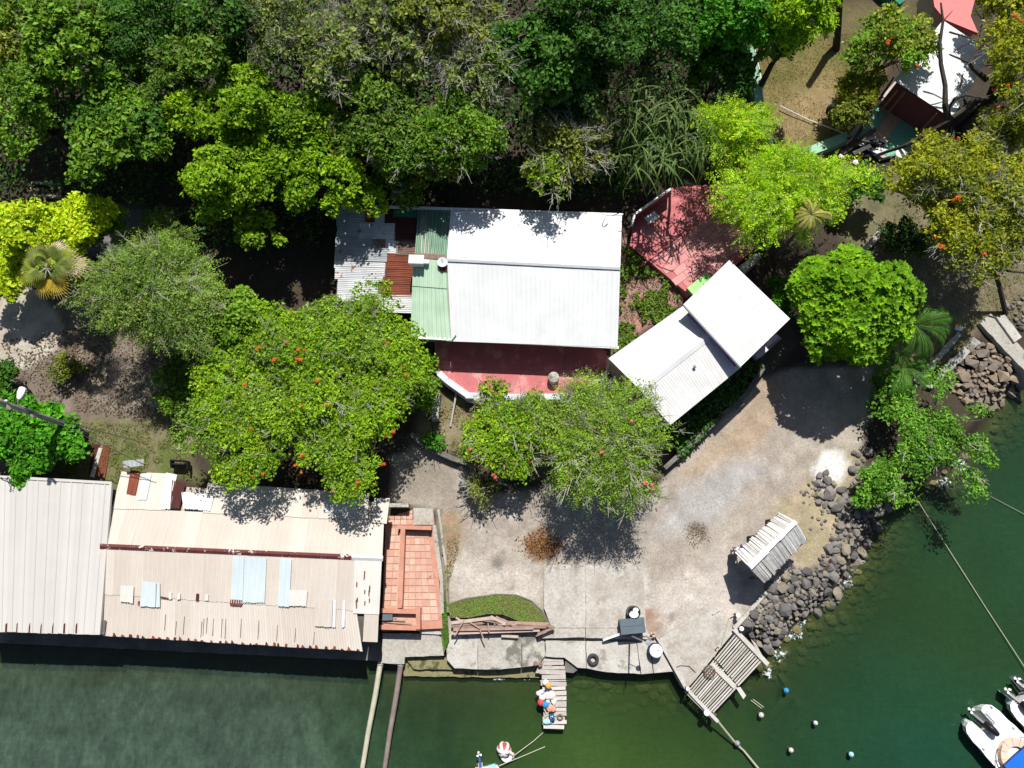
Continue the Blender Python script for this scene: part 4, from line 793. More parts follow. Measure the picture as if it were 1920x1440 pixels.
def strands(P0, D, L, droop, K, ll, lw, rg):
    """leaflets set left and right along branchlets that arch outwards and hang"""
    m = len(P0); D = nrm(D); t = np.linspace(.12, 1, K)[None, :, None]; Lx = L[:, None, None]; dn = np.array([0, 0, -1.0]); P = P0[:, None] + D[:, None] * Lx * t + dn * (droop[:, None, None] * Lx * t * t)
    tg = nrm(D[:, None] + dn * 2 * droop[:, None, None] * t); up = np.array([0, 0, 1.0]) + rg.normal(0, .45, (m, 1, 3)); sd = nrm(np.cross(tg, up)); sg = np.where(np.arange(K) % 2, 1, -1)[None, :, None]
    T_ = nrm(sd * sg * .85 + tg * .55 + rg.normal(0, .16, P.shape)); N = np.cross(T_, tg * sg); N = nrm(np.where(N[..., 2:] < 0, -N, N) + rg.normal(0, .22, P.shape)); l = ll * (1.1 - .5 * t[..., 0]) * rg.uniform(.8, 1.2, (m, K))
    return (P + T_ * l[..., None] * .5).reshape(-1, 3), N.reshape(-1, 3), T_.reshape(-1, 3), l.ravel(), P
def tree(name, label, px, py, rx, ry, h, p, n=9000, lobes=11, style='leaf', ls=(.26, .15), hc=.68, rz=.30, clump=.40, tw=0, cat='tree', group=None, flowers=(), low=-.15, bark=BARKD, upb=.55, tshift=0.0, droop=.5, mix=None, trunk_r=None, shell=(.40, .82), lobe=(.30, .50), grow=1.0, slen=1.0, wild=1.0):
    SEED[0] += 1; rg = np.random.RandomState(SEED[0]); base, sc = place(px, py, h, hc); R = np.array([rx * sc, ry * sc, h * rz]); ctr = base + np.array([0, 0, h * hc])
    o = thing(name, label, cat, base, group); P, N, t, LC, li = crown_points(rg, R, lobes, n, low, clump, shell, lobe)
    k0 = np.percentile(np.linalg.norm(P[:, :2] / R[:2], axis=1), 96); ph = rg.uniform(0, 6.28, 4)
    def warp(Q):
        a = np.arctan2(Q[:, 1], Q[:, 0]); f = (1 + wild * (.11 * np.sin(2 * a + ph[0]) + .09 * np.sin(3 * a + ph[1]) + .07 * np.sin(5 * a + ph[2]) + .05 * np.sin(8 * a + ph[3]))) * 1.06 * grow / k0; Q = Q.copy(); Q[:, :2] *= f[:, None]; return Q
    P, LC = warp(P), warp(LC)
    limbs(o, rg, base, ctr - [0, 0, R[2] * .25], LC * .8, bark, trunk_r or max(.09, h * .022), 4)
    if group and group[:12] == 'trees of the': q_ = rg.uniform(.72, 1.25); ls = (ls[0] * q_, ls[1] * q_); n = min(len(P), int(n / q_))
    c1, c2 = PAL[p]
    def colour(t, li):
        t = t + tshift + rg.uniform(-.34, .34, len(t)); col = pal(c1, c2, t, rg)
        if mix:
            k = rg.rand(lobes)[li] < mix[1]; k &= rg.rand(len(t)) < .8; col[k] = pal(*PAL[mix[0]], t[k], rg)
        return np.clip(col * np.array([1.19, 1.20, 0.95]), 0, .8)
    m = n if style == 'leaf' else int(n * (.55 if style == 'both' else .24)); fs = 1.0 if style != 'feather' else .72
    N2 = nrm(N * .5 + np.array([0, 0, upb]) + rg.normal(0, .68, N.shape))[:m]; L = rg.uniform(.6, 1.3, m) * ls[0] * fs
    N2 = N2[:m]; V, Fq = leaf_quads((ctr + P)[:m], N2, rg.normal(0, 1, (m, 3)), L, L * ls[1] / ls[0] * rg.uniform(.8, 1.2, m)); cols = [np.repeat(colour(t[:m], li[:m]), 4, 0)]
    if style != 'leaf':
        K = 18 if style == 'feather' else 14; ns = (n - m) // K; idx = rg.choice(n, ns); out = nrm(P[idx] * np.array([1, 1, .25]) / R + rg.normal(0, .42, (ns, 3)) + np.array([0, 0, .18])); Ls = rg.uniform(.6, 1.25, ns) * (1.35 if style == 'feather' else .95) * slen
        Q0 = ctr + P[idx] * .90 - out * Ls[:, None] * .45 + np.array([0, 0, .18]); Cs, Ns, Ts, l, ax = strands(Q0, out, Ls, droop * rg.uniform(.3, 1.0, ns), K, ls[0] * .85, ls[1], rg)
        V2, F2 = leaf_quads(Cs, Ns, Ts, l * 1.15, l * .29); F2 = F2 + len(V); V = np.concatenate([V, V2]); Fq = np.concatenate([Fq, F2]); tt_ = np.clip(t[idx], .2, .8) + rg.uniform(-.2, .2, ns); cols.append(np.repeat(np.repeat(colour(tt_, li[idx]), K, 0), 4, 0))
        g = G(); 
        for q in rg.choice(ns, ns // 3, replace=False): g.tube([ax[q, 0], ax[q, K // 2], ax[q, -1]], [.016, .011, .006], 3, False)
        g.obj('branchlets', TWIG, o)['kind'] = 'stuff'
    M('crown', V, Fq, FOL, o, col=np.concatenate(cols))
    if tw: 
        idx = rg.choice(n, tw, replace=False); twigs(o, rg, (ctr + P * .93)[idx], nrm(P[idx] * np.array([1, 1, .4]) + np.array([0, 0, .25 * R[0]])), 1.15, TWIG, 3)['kind'] = 'stuff'
    TREES.append(o); return o, rg, ctr, R, P, N
FLM = None
def flower_mesh(i, c1=(.62, .065, .02), c2=(.85, .20, .04)):
    rg = np.random.RandomState(900 + i); n = 34; P = nrm(rg.normal(0, 1, (n, 3)) + [0, 0, .5]) * rg.uniform(.03, .17, (n, 1)); N = nrm(P + [0, 0, .08]); L = rg.uniform(.08, .15, n)
    V, Fq = leaf_quads(P, N, rg.normal(0, 1, (n, 3)), L, L * .7); return mk_mesh('blossom', V, Fq, FOLP, col=np.repeat(pal(c1, c2, rg.rand(n), rg), 4, 0))
FLM = [flower_mesh(i) for i in range(4)]; FLP = [flower_mesh(i + 10, (.66, .10, .10), (.80, .26, .22)) for i in range(4)]
def put_flowers(o, pts, ztop, k=1.0, pink=False):
    """each blossom sits on the topmost leaf of the crown at that spot"""
    cr = [c for c in o.children if c.name.startswith('crown')][0].data; V = np.empty(len(cr.vertices) * 3, np.float32); cr.vertices.foreach_get('co', V); V = V.reshape(-1, 3)[::4] + ROOT[o.name]
    q = V - [0, 0, CAM_H]; dz = -(-q[:, 1] * ST + q[:, 2] * CT); X, Y = 960 + F_PX * q[:, 0] / dz, 720 - F_PX * (q[:, 1] * CT + q[:, 2] * ST) / dz
    for (px, py) in pts:
        d = np.hypot(X - px, Y - py); c = np.where(d < 6)[0]; i = c[np.argmax(V[c, 2])] if len(c) else np.argmin(d)
        for _ in range(rs.randint(1, 3)): inst('blossom', (FLP if pink else FLM)[rs.randint(4)], o, V[i] + [rs.uniform(-.12, .12), rs.uniform(-.12, .12), rs.uniform(.02, .10)], (rs.uniform(-.4, .4), rs.uniform(-.4, .4), rs.uniform(0, 6)), rs.uniform(.55, 1.1) * k)

# the wood along the top, each tree on its own
T = tree
fg = 'trees of the wood behind the houses'
T('broadleaf_tree', 'olive green tree in the very top left corner of the wood', 40, 40, 110, 90, 7.5, 'olive', 9000, group=fg, mix=('midg', .4))
T('broadleaf_tree', 'mid green leafy tree on the left edge below the corner tree', 40, 190, 120, 110, 8, 'midg', 12000, 14, group=fg, tshift=.05)
T('broadleaf_tree', 'light green tree with airy crown second from the top left corner', 165, 90, 100, 95, 8, 'midg', 11000, group=fg, tw=14, tshift=.1)
T('broadleaf_tree', 'bluish green dense tree at the top edge third from the left corner', 290, 55, 105, 85, 8, 'deep', 11000, group=fg, tshift=.1)
T('broadleaf_tree', 'green tree whose crown overhangs the dark path at left', 225, 245, 105, 95, 7.5, 'midg', 12000, 13, group=fg, mix=('deep', .3), tshift=.05)
T('broadleaf_tree', 'dull green tree between the bluish tree and the lime tree', 330, 140, 95, 80, 7, 'forest', 8000, group=fg, tw=12)
T('broadleaf_tree', 'dark leafy tree at the top edge left of the grey twiggy trees', 425, 60, 95, 90, 8, 'forest', 9000, group=fg, mix=('deep', .4))
T('twiggy_tree', 'sparse tree with pale bare twigs left of the brown thicket', 535, 65, 95, 90, 8, 'grey', 6000, group=fg, tw=90)
T('lime_tree', 'lime green tree with leafy rosettes highest of the lime trees', 450, 215, 105, 70, 7.5, 'lime', 9500, 12, group='lime green trees beside the rusty roof', tshift=-.02, lobe=(.26, .42), clump=.36)
T('lime_tree', 'lime green tree hanging over the rusty roof corner', 614, 336, 86, 80, 6.4, 'lime', 9500, 11, group='lime green trees beside the rusty roof', lobe=(.26, .42), clump=.36)
T('lime_tree', 'lime green tree standing lowest over the shaded yard', 445, 335, 95, 88, 7, 'lime', 9500, 11, group='lime green trees beside the rusty roof', lobe=(.26, .42), clump=.36, tshift=-.05)
T('lime_tree', 'small lime green treetop poking out over the dark yard left of the rusty roof', 480, 440, 52, 40, 4.5, 'lime', 2600, 6, group='lime green trees beside the rusty roof', lobe=(.28, .44), clump=.3)
T('lime_tree', 'lime green tree crown between the highest and the rusty roof tree', 560, 245, 75, 70, 7, 'lime', 5500, 9, group='lime green trees beside the rusty roof', tshift=-.18, lobe=(.26, .42), clump=.36)
T('twiggy_tree', 'brownish thicket tree with bare twigs by the dark roof gap', 632, 115, 80, 90, 7.5, 'grey', 4500, group=fg, tw=120, bark=BARK)
T('twiggy_tree', 'grey green tree with a web of pale twigs at the top centre', 735, 70, 115, 90, 8.5, 'grey', 10000, 13, group=fg, tw=165)
T('twiggy_tree', 'olive tree with pale twigs right of the top centre web', 850, 60, 85, 85, 8.5, 'olive', 7500, group=fg, tw=90)
T('twiggy_tree', 'tree with bare white branches on its lower right side', 905, 135, 90, 75, 8, 'grey', 5000, group=fg, tw=195, mix=('midg', .4))
T('broadleaf_tree', 'mid green tree above the green sheet roof', 715, 250, 110, 100, 7, 'forest', 11000, 13, group=fg, tshift=.05, tw=16)
T('broadleaf_tree', 'muted green tree between the twiggy tops and the white roof', 830, 265, 105, 85, 7, 'midg', 11000, 13, group=fg, tw=20, mix=('grey', .4), tshift=-.06)
T('broadleaf_tree', 'rough green tree standing just behind the white roof edge', 780, 320, 110, 60, 5, 'olive', 8000, 11, group=fg, mix=('midg', .5), tshift=-.05, tw=14)
T('broadleaf_tree', 'dark green tree right of the bare white branches', 1010, 120, 85, 100, 8, 'deep', 9500, group=fg, tshift=.02)
T('broadleaf_tree', 'very dark green tree at the top edge left of the strap palms', 1110, 60, 95, 90, 8.5, 'deep', 10500, group=fg, tshift=-.08)
T('broadleaf_tree', 'dark tree in the hollow behind the yellow tipped bush', 1075, 165, 80, 70, 6, 'dark', 7000, group=fg, tshift=.2)
T('broadleaf_tree', 'deep green tree at the top edge above the strap palms', 1225, 60, 95, 80, 8.5, 'deep', 10500, group=fg, tshift=-.02)
T('broadleaf_tree', 'fresh green tree at the top edge left of the lawn palm', 1330, 50, 80, 75, 8, 'vivid', 8500, group=fg, tshift=-.2)
T('broadleaf_tree', 'shaded tree above the curved green wall', 1345, 130, 65, 60, 6, 'deep', 6500, group=fg)
T('yellow_tipped_bush', 'lone bush with grey twigs and yellow green tips behind the white roof', 1062, 285, 80, 88, 5.5, 'olive', 6500, 11, group=fg, tw=105, mix=('lime', .4))
T('broadleaf_tree', 'green tree with pointed leaves at the top edge beside the lawn', 1492, 32, 72, 66, 9.5, 'bright', 7500, 11, ls=(.36, .12), tshift=-.35)
T('broadleaf_tree', 'small shaded tree with drooping dark leaves on the lawn edge', 1445, 60, 55, 60, 6.5, 'midg', 4500, 8)
T('flowering_tree', 'green tree with two orange flowers left of the corner house roof', 1672, 88, 66, 76, 5.6, 'midg', 9000, 12, style='both', tshift=.22, mix=('olive', .35))
put_flowers(TREES[-1], [(1668, 83), (1715, 122)], lambda x, y: 9.2)
T('flowering_tree', 'small olive feathery tree over the junk beside the porch', 1612, 168, 42, 36, 3.4, 'amber', 2400, 8, style='both', tshift=-.30)
T('flowering_tree', 'feathery bush on the lawn edge left of the porch', 1584, 212, 32, 32, 2.6, 'olive', 1700, 6, style='both', tshift=.1)
# the right-hand flame trees
T('flame_tree', 'huge amber green flame tree filling the right edge', 1812, 376, 142, 120, 7.5, 'amber', 30000, 26, style='both', ls=(.25, .12), tw=135, tshift=-.06, mix=('olive', .35), trunk_r=.30)
put_flowers(TREES[-1], [(1800, 263), (1745, 448), (1762, 463), (1844, 478), (1797, 373), (1783, 375)], lambda x, y: 9.6)
T('flame_tree', 'amber flame tree in the upper right corner above its larger neighbour', 1912, 130, 70, 142, 8.0, 'amber', 14000, 15, style='both', ls=(.25, .12), tw=45, tshift=-.02, mix=('olive', .3), trunk_r=.26)
put_flowers(TREES[-1], [(1888, 162), (1826, 193), (1870, 200), (1916, 45), (1905, 40)], lambda x, y: 10.8)
T('flame_tree', 'lower amber flame tree branch hanging over the dry bank', 1876, 252, 54, 50, 7, 'amber', 5200, 10, style='both', ls=(.25, .12), tw=35, tshift=-.1, mix=('olive', .4))
T('broadleaf_tree', 'yellowish tree in the top right corner beside the pink roof', 1888, 30, 48, 45, 7, 'amber', 4500, 8, tshift=.1)
# yard and shore trees
T('feathery_tree', 'bright yellow green feathery tree over the red terrace', 1468, 368, 132, 100, 6, 'bright', 26000, 22, style='feather', ls=(.24, .12), droop=.35, slen=.8, tshift=.05, hc=.66)
T('feathery_tree', 'bright feathery branch crown rising left of the curved green wall', 1370, 262, 68, 88, 5.8, 'bright', 10500, 13, style='feather', ls=(.24, .12), droop=.3, slen=.8, tshift=.0, mix=('yellow', .15))
T('feathery_tree', 'grey green feathery tree between the fan palm and the flowering tree', 300, 562, 120, 112, 7.0, 'feather', 30000, 20, style='feather', ls=(.22, .11), tw=30, slen=1.2, bark=BARK, tshift=-.05, mix=('grey', .3), droop=.55)
T('feathery_bush', 'dim blue green feathery bush in the shade above its grey green neighbour', 300, 455, 80, 46, 2.6, 'feather', 5200, 8, style='feather', ls=(.28, .11), tshift=-.3)
T('flame_tree', 'broad flame tree dotted with orange flowers above the beige roof', 596, 722, 226, 172, 5.8, 'flam', 92000, 54, style='both', ls=(.185, .11), tw=46, hc=.72, rz=.24, mix=('feather', .25), trunk_r=.28, clump=.34, lobe=(.16, .28), shell=(.52, .92), wild=.3, grow=1.03, tshift=-.02, low=-.05)
put_flowers(TREES[-1], [(531, 643), (475, 662), (488, 657), (516, 671), (561, 681), (576, 662), (566, 662), (560, 682), (725, 651), (751, 692), (755, 700), (460, 722), (468, 800), (601, 716), (608, 759), (569, 762), (559, 859), (547, 876), (552, 873), (465, 897), (495, 892), (572, 908), (630, 921), (668, 908), (739, 817), (740, 836), (448, 886), (742, 880)], lambda x, y: 7.9 if 640 < y < 800 else 7.1, .72)
T('broadleaf_tree', 'green tree at the upper left flank of the broad flame tree', 435, 600, 85, 65, 5.2, 'midg', 8000, 11, tshift=.22, mix=('flam', .4))
T('feathery_tree', 'drooping feathery tree in front of the angled white roof', 1140, 832, 128, 124, 5.2, 'feather', 27000, 22, style='feather', ls=(.23, .11), tw=90, slen=1.25, tshift=.02, mix=('flam', .28), droop=.8, bark=BARK)
put_flowers(TREES[-1], [(1185, 791), (1197, 910), (1207, 908), (1228, 911), (1130, 852)], lambda x, y: 5.6, .8, True)
T('shrub', 'mixed green shrub with pink flowers left of the drooping feathery tree', 965, 815, 82, 84, 3.4, 'flam', 11000, 12, style='both', ls=(.22, .12), cat='shrub', tw=24, mix=('feather', .3))
put_flowers(TREES[-1], [(880, 847), (902, 910), (931, 915), (900, 930), (890, 932), (910, 948), (998, 867)], lambda x, y: 3.2, .6, True)
T('shrub', 'small flowering shrub standing on the edge of the dirt yard', 905, 915, 30, 32, 1.6, 'olive', 900, 5, style='both', ls=(.18, .1), cat='shrub', tw=10)
T('shrub', 'tall thin shrub rising in front of the pale parapet', 925, 735, 26, 38, 2.6, 'lime', 700, 5, ls=(.2, .12), cat='shrub', tw=8)
T('shrub', 'little bush on the dry slope below the patio corner', 812, 826, 24, 18, .9, 'vivid', 700, 5, ls=(.2, .1), cat='shrub', tshift=.05)
T('shrub', 'dark leafy bush under the patio corner and flame tree', 788, 735, 40, 42, 2.6, 'midg', 2200, 7, ls=(.2, .12), cat='shrub', tshift=.1)
T('yellow_shrub', 'bright yellow leaved bushy tree behind the fan palm', 108, 445, 116, 76, 5.4, 'yellow', 11500, 15, ls=(.26, .17), lobe=(.26, .4), clump=.34)
T('yellow_shrub', 'yellow leaved bush at the left edge below the fan palm', 30, 520, 60, 52, 3.4, 'yellow', 4500, 9, ls=(.26, .17), lobe=(.26, .4), clump=.34, tshift=.05)
T('yellow_shrub', 'shaded greener end of the yellow bush toward the dark path', 205, 420, 42, 32, 3.0, 'lime', 1600, 6, ls=(.26, .17))
T('shrub', 'low dark green shrub in the dappled shade left of the broad flame tree', 335, 720, 44, 62, 2.2, 'midg', 2600, 8, ls=(.22, .12), cat='shrub', tshift=-.1)
T('shrub', 'small leafy bush on the shaded clearing above the street lamp shrub', 120, 690, 34, 24, 1.2, 'olive', 1100, 6, ls=(.2, .1), cat='shrub')
T('shrub', 'vivid green big leaved shrub around the street lamp', 70, 825, 82, 70, 2.8, 'vivid', 8500, 13, ls=(.34, .2), cat='shrub', tshift=-.02, lobe=(.26, .4))
T('shrub', 'vivid green shrub at the left edge touching the cream roof', 20, 800, 60, 75, 2.4, 'vivid', 4500, 9, ls=(.34, .2), cat='shrub', tshift=-.1)
T('shrub', 'dark shrub at the left edge above the street lamp', 5, 715, 40, 30, 2.2, 'deep', 1800, 6, ls=(.3, .18), cat='shrub')
T('shrub', 'green undergrowth shrub beside the angled house corner', 1478, 555, 40, 34, 1.8, 'vivid', 1500, 6, ls=(.3, .12), cat='shrub', tshift=-.25)
T('shrub', 'dark shrub between the feathery lime tree and the flame tree', 1615, 345, 45, 40, 2.4, 'deep', 2000, 6, cat='shrub', tshift=.1)
T('shrub', 'shrub in the shade under the flame tree by the broken slab', 1690, 450, 38, 34, 1.6, 'dark', 1300, 6, cat='shrub', tshift=.3)
T('mangrove', 'open mangrove tree leaning over stones and water', 1742, 824, 120, 108, 3.2, 'mangrove', 9500, 34, ls=(.20, .10), tw=9, hc=.7, rz=.22, tshift=-.02, clump=.42, lobe=(.14, .26), shell=(.15, 1.0), low=.0, bark=BARK)
T('mangrove', 'small mangrove bush over the dark stones left of the larger mangrove', 1655, 905, 46, 48, 2.2, 'mangrove', 2200, 8, ls=(.24, .13), hc=.6, tshift=-.08)
T('mangrove', 'thin mangrove sprigs between the palm and the mangrove tree', 1668, 730, 40, 50, 2.4, 'mangrove', 1300, 8, ls=(.22, .12), hc=.6, tshift=-.12)

# round clipped crown of leaf rosettes
def round_tree():
    rg = np.random.RandomState(500); h = 6.0; base, sc = place(1597, 570, h, .70); R = np.array([106 * sc, 104 * sc, 2.3]); ctr = base + [0, 0, h * .66]
    o = thing('round_tree', 'round dense bright green tree of leaf rosettes by the dirt yard', 'tree', base); nR = 1650; k = np.arange(nR) % 1150; z = 1 - (k + .5) / 1150 * 1.15; a = k * 2.39996; s = np.sqrt(np.clip(1 - z * z, 0, 1))
    D = nrm(np.stack([s * np.cos(a), s * np.sin(a), z], 1) + rg.normal(0, .035, (nR, 3))); ang = np.arctan2(D[:, 1], D[:, 0]); wob = 1 + .06 * np.sin(3 * ang + 1) + .05 * np.sin(5 * ang) + .07 * np.sin(7 * D[:, 0] + 5 * D[:, 2]) + .05 * np.sin(11 * D[:, 1] - 6 * D[:, 0]) 
    P = D * R * (wob + rg.uniform(-.06, .06, nR))[:, None]; P[1150:] *= .80; P = P + (ctr - 0); lv = 10; b = rg.uniform(-.25, .25, nR)
    Cn, N, T_, L, t = [], [], [], [], []
    ax = nrm(D * .6 + [0, 0, .7] + rg.normal(0, .15, (nR, 3))); e1 = nrm(np.cross(ax, [.2, .9, .1])); e2 = np.cross(ax, e1)
    for q in range(lv):
        th = 2 * math.pi * q / lv + rg.uniform(-.3, .3, nR); el = rg.uniform(.15, .75, nR); d = (e1 * np.cos(th)[:, None] + e2 * np.sin(th)[:, None]) * np.cos(el)[:, None] + ax * np.sin(el)[:, None]
        l = rg.uniform(.22, .34, nR); Cn.append(P + d * l[:, None] * .5); T_.append(d); N.append(nrm(ax - d * (ax * d).sum(1, keepdims=True))); L.append(l); t.append(.50 + b * 1.5 + rg.uniform(-.3, .3, nR) + .15 * np.sin(5 * D[:, 0] + 4 * D[:, 1]))
    Cn, N, T_, L, t = map(np.concatenate, (Cn, N, T_, L, t)); V, Fq = leaf_quads(Cn, N, T_, L, L * .55, .18); M('crown', V, Fq, FOL, o, col=np.repeat(pal(*PAL['round'], t, rg), 4, 0))
    limbs(o, rg, base, ctr, (D * R * .75)[rg.choice(nR, 16)], BARKD, .16, 3)
round_tree()

# palms
STALK = flat('palm_stalk', (.13, .17, .04), .6)
def frond_fan(n=22, L=1.0):
    V, Fc = [], []; rg = np.random.RandomState(n)
    for i in range(n):
        a = math.radians(-100 + 200 * i / (n - 1)); d = np.array([math.cos(a), math.sin(a), 0]); l = L * (.72 + .28 * math.cos(a * .8)); w = .045; b = np.array([-d[1], d[0], 0]); k = len(V)
        V += [tuple(d * .04), tuple(d * l * .6 + b * w + [0, 0, .05 - .03]), tuple(d * l * .6 - b * w + [0, 0, .0]), tuple(d * l + np.array([0, 0, -.12 - .1 * rg.rand()]))]; Fc += [(k, k + 2, k + 3, k + 1)]
    return np.array(V), Fc
def fan_palm():
    h = 6.5; base, sc = place(92, 505, h, .97); top = base + [0, 0, h]; o = thing('fan_palm', 'fan palm with green and withered yellow fronds over the yellow bush', 'palm', base)
    G().tube([base - [0, 0, .3], base + [.05, .03, h * .5], top], [.17, .13, .11], 9).obj('trunk', BARK, o)
    cs = {'g': ((.05,.10,.02), (.13,.19,.03)), 'y': ((.50,.36,.03), (.60,.45,.08)), 'w': ((.55,.42,.33), (.62,.48,.4)), 'l': ((.14,.22,.02), (.26,.33,.05))}
    for i, (an, ln, ti, kk) in enumerate([(100,.95,.6,'g'),(135,1.05,.3,'g'),(160,1.2,-.05,'l'),(185,1.25,-.1,'g'),(197,1.45,-.25,'y'),(215,1.15,.0,'l'),(262,1.25,-.2,'y'),(300,1.35,-.25,'y'),(335,1.0,.2,'g'),(5,1.15,.1,'g'),(14,1.6,-.3,'w'),(40,1.3,0,'l'),(66,1.1,.3,'g'),(82,1.4,-.15,'w'),(240,.8,.5,'g'),(120,.7,.9,'l'),(20,.6,.9,'l')]):
        rg = np.random.RandomState(i + 40); a = math.radians(an); d = np.array([math.cos(a) * math.cos(ti), math.sin(a) * math.cos(ti), math.sin(ti)]); st = .55 * ln; s0 = top + d * st
        V, Fc = frond_fan(20, .85 * ln * 1.0); up = np.array([0, 0, 1.0]); u = nrm(up - d * d[2]); v = np.cross(u, d); Wv = np.array([s0 + d * p[0] + v * p[1] * .75 + u * p[2] for p in V])
        c = pal(*cs[kk], rg.rand(len(V)), rg, .08); tip = np.tile(np.array([0, .2, .2, 1.0]), len(V) // 4)[:, None]; 
        if kk in 'gl': c = c * (1 - tip * .6) + np.array((.42, .36, .10)) * tip * .6
        f = M('frond', Wv, Fc, FOL, o, col=c); G().tube([top, s0 + d * .05], [.03, .02], 4).obj('stalk', WOODL, f)
fan_palm()
def pinnate(o, base, az, L, arch, rg, col, name='frond', nl=26, lw=.035, ll=.42, tilt=.9):
    d = np.array([math.cos(az), math.sin(az), 0]); V, Fc, cc = [], [], []; pts = []
    for i in range(nl + 1):
        t = i / nl; e = tilt - arch * t; p = (pts[-1] + (d * math.cos(e) + np.array([0, 0, math.sin(e)])) * L / nl) if pts else np.array(base, float); pts.append(p)
    sd = np.array([-d[1], d[0], 0])
    for i in range(2, nl + 1):
        t = i / nl; l = ll * L / 2 * math.sin(math.pi * min(1, .12 + .88 * (1 - t) ** .7)) * rg.uniform(.85, 1.1) + .08; f = (pts[i] - pts[i - 1]) / np.linalg.norm(pts[i] - pts[i - 1])
        for s in (-1, 1):
            dd = nrm(sd * s * .8 + f * .65 + np.array([0, 0, -.25])); k = len(V); b = f * lw; V += [tuple(pts[i] - b * .5), tuple(pts[i] + dd * l * .5 - b), tuple(pts[i] + dd * l + np.array([0, 0, -.15 * l])), tuple(pts[i] + dd * l * .5 + b)]; Fc.append((k, k + 1, k + 2, k + 3))
    f = M(name, V, Fc, FOL, o, col=pal(col[0], col[1], rg.rand(len(V)), rg, .12)); g = G().tube(pts[::3], [.022] * len(pts[::3]), 4); g.obj('stalk', STALK, f); return f
def feather_palm(px, py, h, L, n, label, col, yl=(), name='feather_palm', r=.10):
    base, sc = place(px, py, h, .98); top = base + [0, 0, h]; o = thing(name, label, 'palm', base); rg = np.random.RandomState(int(px)); G().tube([base - [0, 0, .3], top], [r * 1.2, r], 8).obj('trunk', BARK, o)
    for i in range(n): pinnate(o, top, i * 2.39996 + rg.uniform(-.2, .2), L * rg.uniform(.8, 1.1), rg.uniform(1.6, 2.3), rg, PAL['yellow'] if i in yl else col, tilt=rg.uniform(.5, 1.25))
    return o
GP = ((.035,.12,.012), (.10,.27,.03))
feather_palm(1712, 610, 3.8, 2.3, 15, 'green feather palm tucked against the right side of the round tree', GP, (4,), 'feather_palm')
feather_palm(1690, 690, 2.6, 1.9, 10, 'lower feather palm between the round tree and the mangrove', GP)
feather_palm(1440, 62, 5.5, 1.5, 10, 'pale green palm at the lawn edge near the top of the picture', ((.10,.20,.05), (.25,.36,.12)))
feather_palm(1462, 20, 5.5, 1.3, 9, 'yellow green palm right at the top edge beside the lawn', ((.14,.22,.02), (.30,.36,.05)))
feather_palm(648, 268, 5.5, 1.5, 11, 'yellowish palm half buried among the trees above the rusty roof', ((.12,.15,.01), (.28,.28,.03)))
feather_palm(1520, 405, 5.6, 1.1, 10, 'pale yellow palm top rising from the bright feathery tree', ((.38,.36,.08), (.60,.55,.20)))
feather_palm(735, 345, 3.0, 1.3, 9, 'dark little palm in the gap behind the green sheet roof', ((.01,.035,.01), (.03,.07,.02)))

# strap-leaved clumps that cascade above the red terrace
def strap_mesh(i):
    rg = np.random.RandomState(700 + i); n = 7; V, Fc, cc = [], [], []; p = np.zeros(3); e = rg.uniform(.3, 1.1); L = rg.uniform(1.8, 2.7); w = rg.uniform(.032, .050); y = 0.0; yd = rg.uniform(-.25, .25)
    for k in range(n + 1):
        t = k / n; ww = w * (1 - t * t * .92); V += [tuple(p + [0, -ww, .02]), tuple(p + [0, ww, .02])]; e -= rg.uniform(.25, .42); p = p + np.array([math.cos(max(e, -1.45)), yd * t, math.sin(max(e, -1.45))]) * L / n
    for k in range(n): Fc.append((2 * k, 2 * k + 1, 2 * k + 3, 2 * k + 2))
    t = np.full(len(V), rg.uniform(.0, 1.0)); return mk_mesh('leaf', V, Fc, FOL, col=pal((.040,.085,.018), (.150,.225,.055), t, rg, .06))
SM = [strap_mesh(i) for i in range(12)]
for i, (px, py, h, nn, lab) in enumerate([(1205, 150, 5.5, 78, 'highest strap leaved palm clump above the red terrace'), (1258, 205, 6.0, 74, 'strap leaved palm clump at the right of the cascade'), (1175, 215, 4.6, 70, 'strap leaved palm clump on the left side of the cascade'),
                                          (1232, 285, 5.6, 84, 'central low strap leaved palm clump hanging toward the terrace'), (1292, 262, 5.4, 70, 'strap leaved palm clump beside the bright feathery tree'), (1175, 285, 3.2, 46, 'lowest strap leaved palm clump nearest the white roof corner')]):
    base, sc = place(px, py, h, .97); top = base + [0, 0, h]; rg = np.random.RandomState(60 + i); o = thing('strap_palm', lab, 'palm', base, 'strap leaved palms above the red terrace'); G().tube([base - [0, 0, .3], base * .5 + top * .5 + [.1, .1, 0], top], [.10, .08, .07], 7).obj('trunk', BARKD, o)
    for k in range(nn): inst('leaf', SM[rg.randint(12)], o, top + rg.normal(0, 1, 3) * [.75, .55, .22], (rg.uniform(-.25, .25), rg.uniform(-.35, .45), k * 2.39996 if k % 4 == 0 else rg.uniform(-2.9, -.7)), rg.uniform(.75, 1.15))

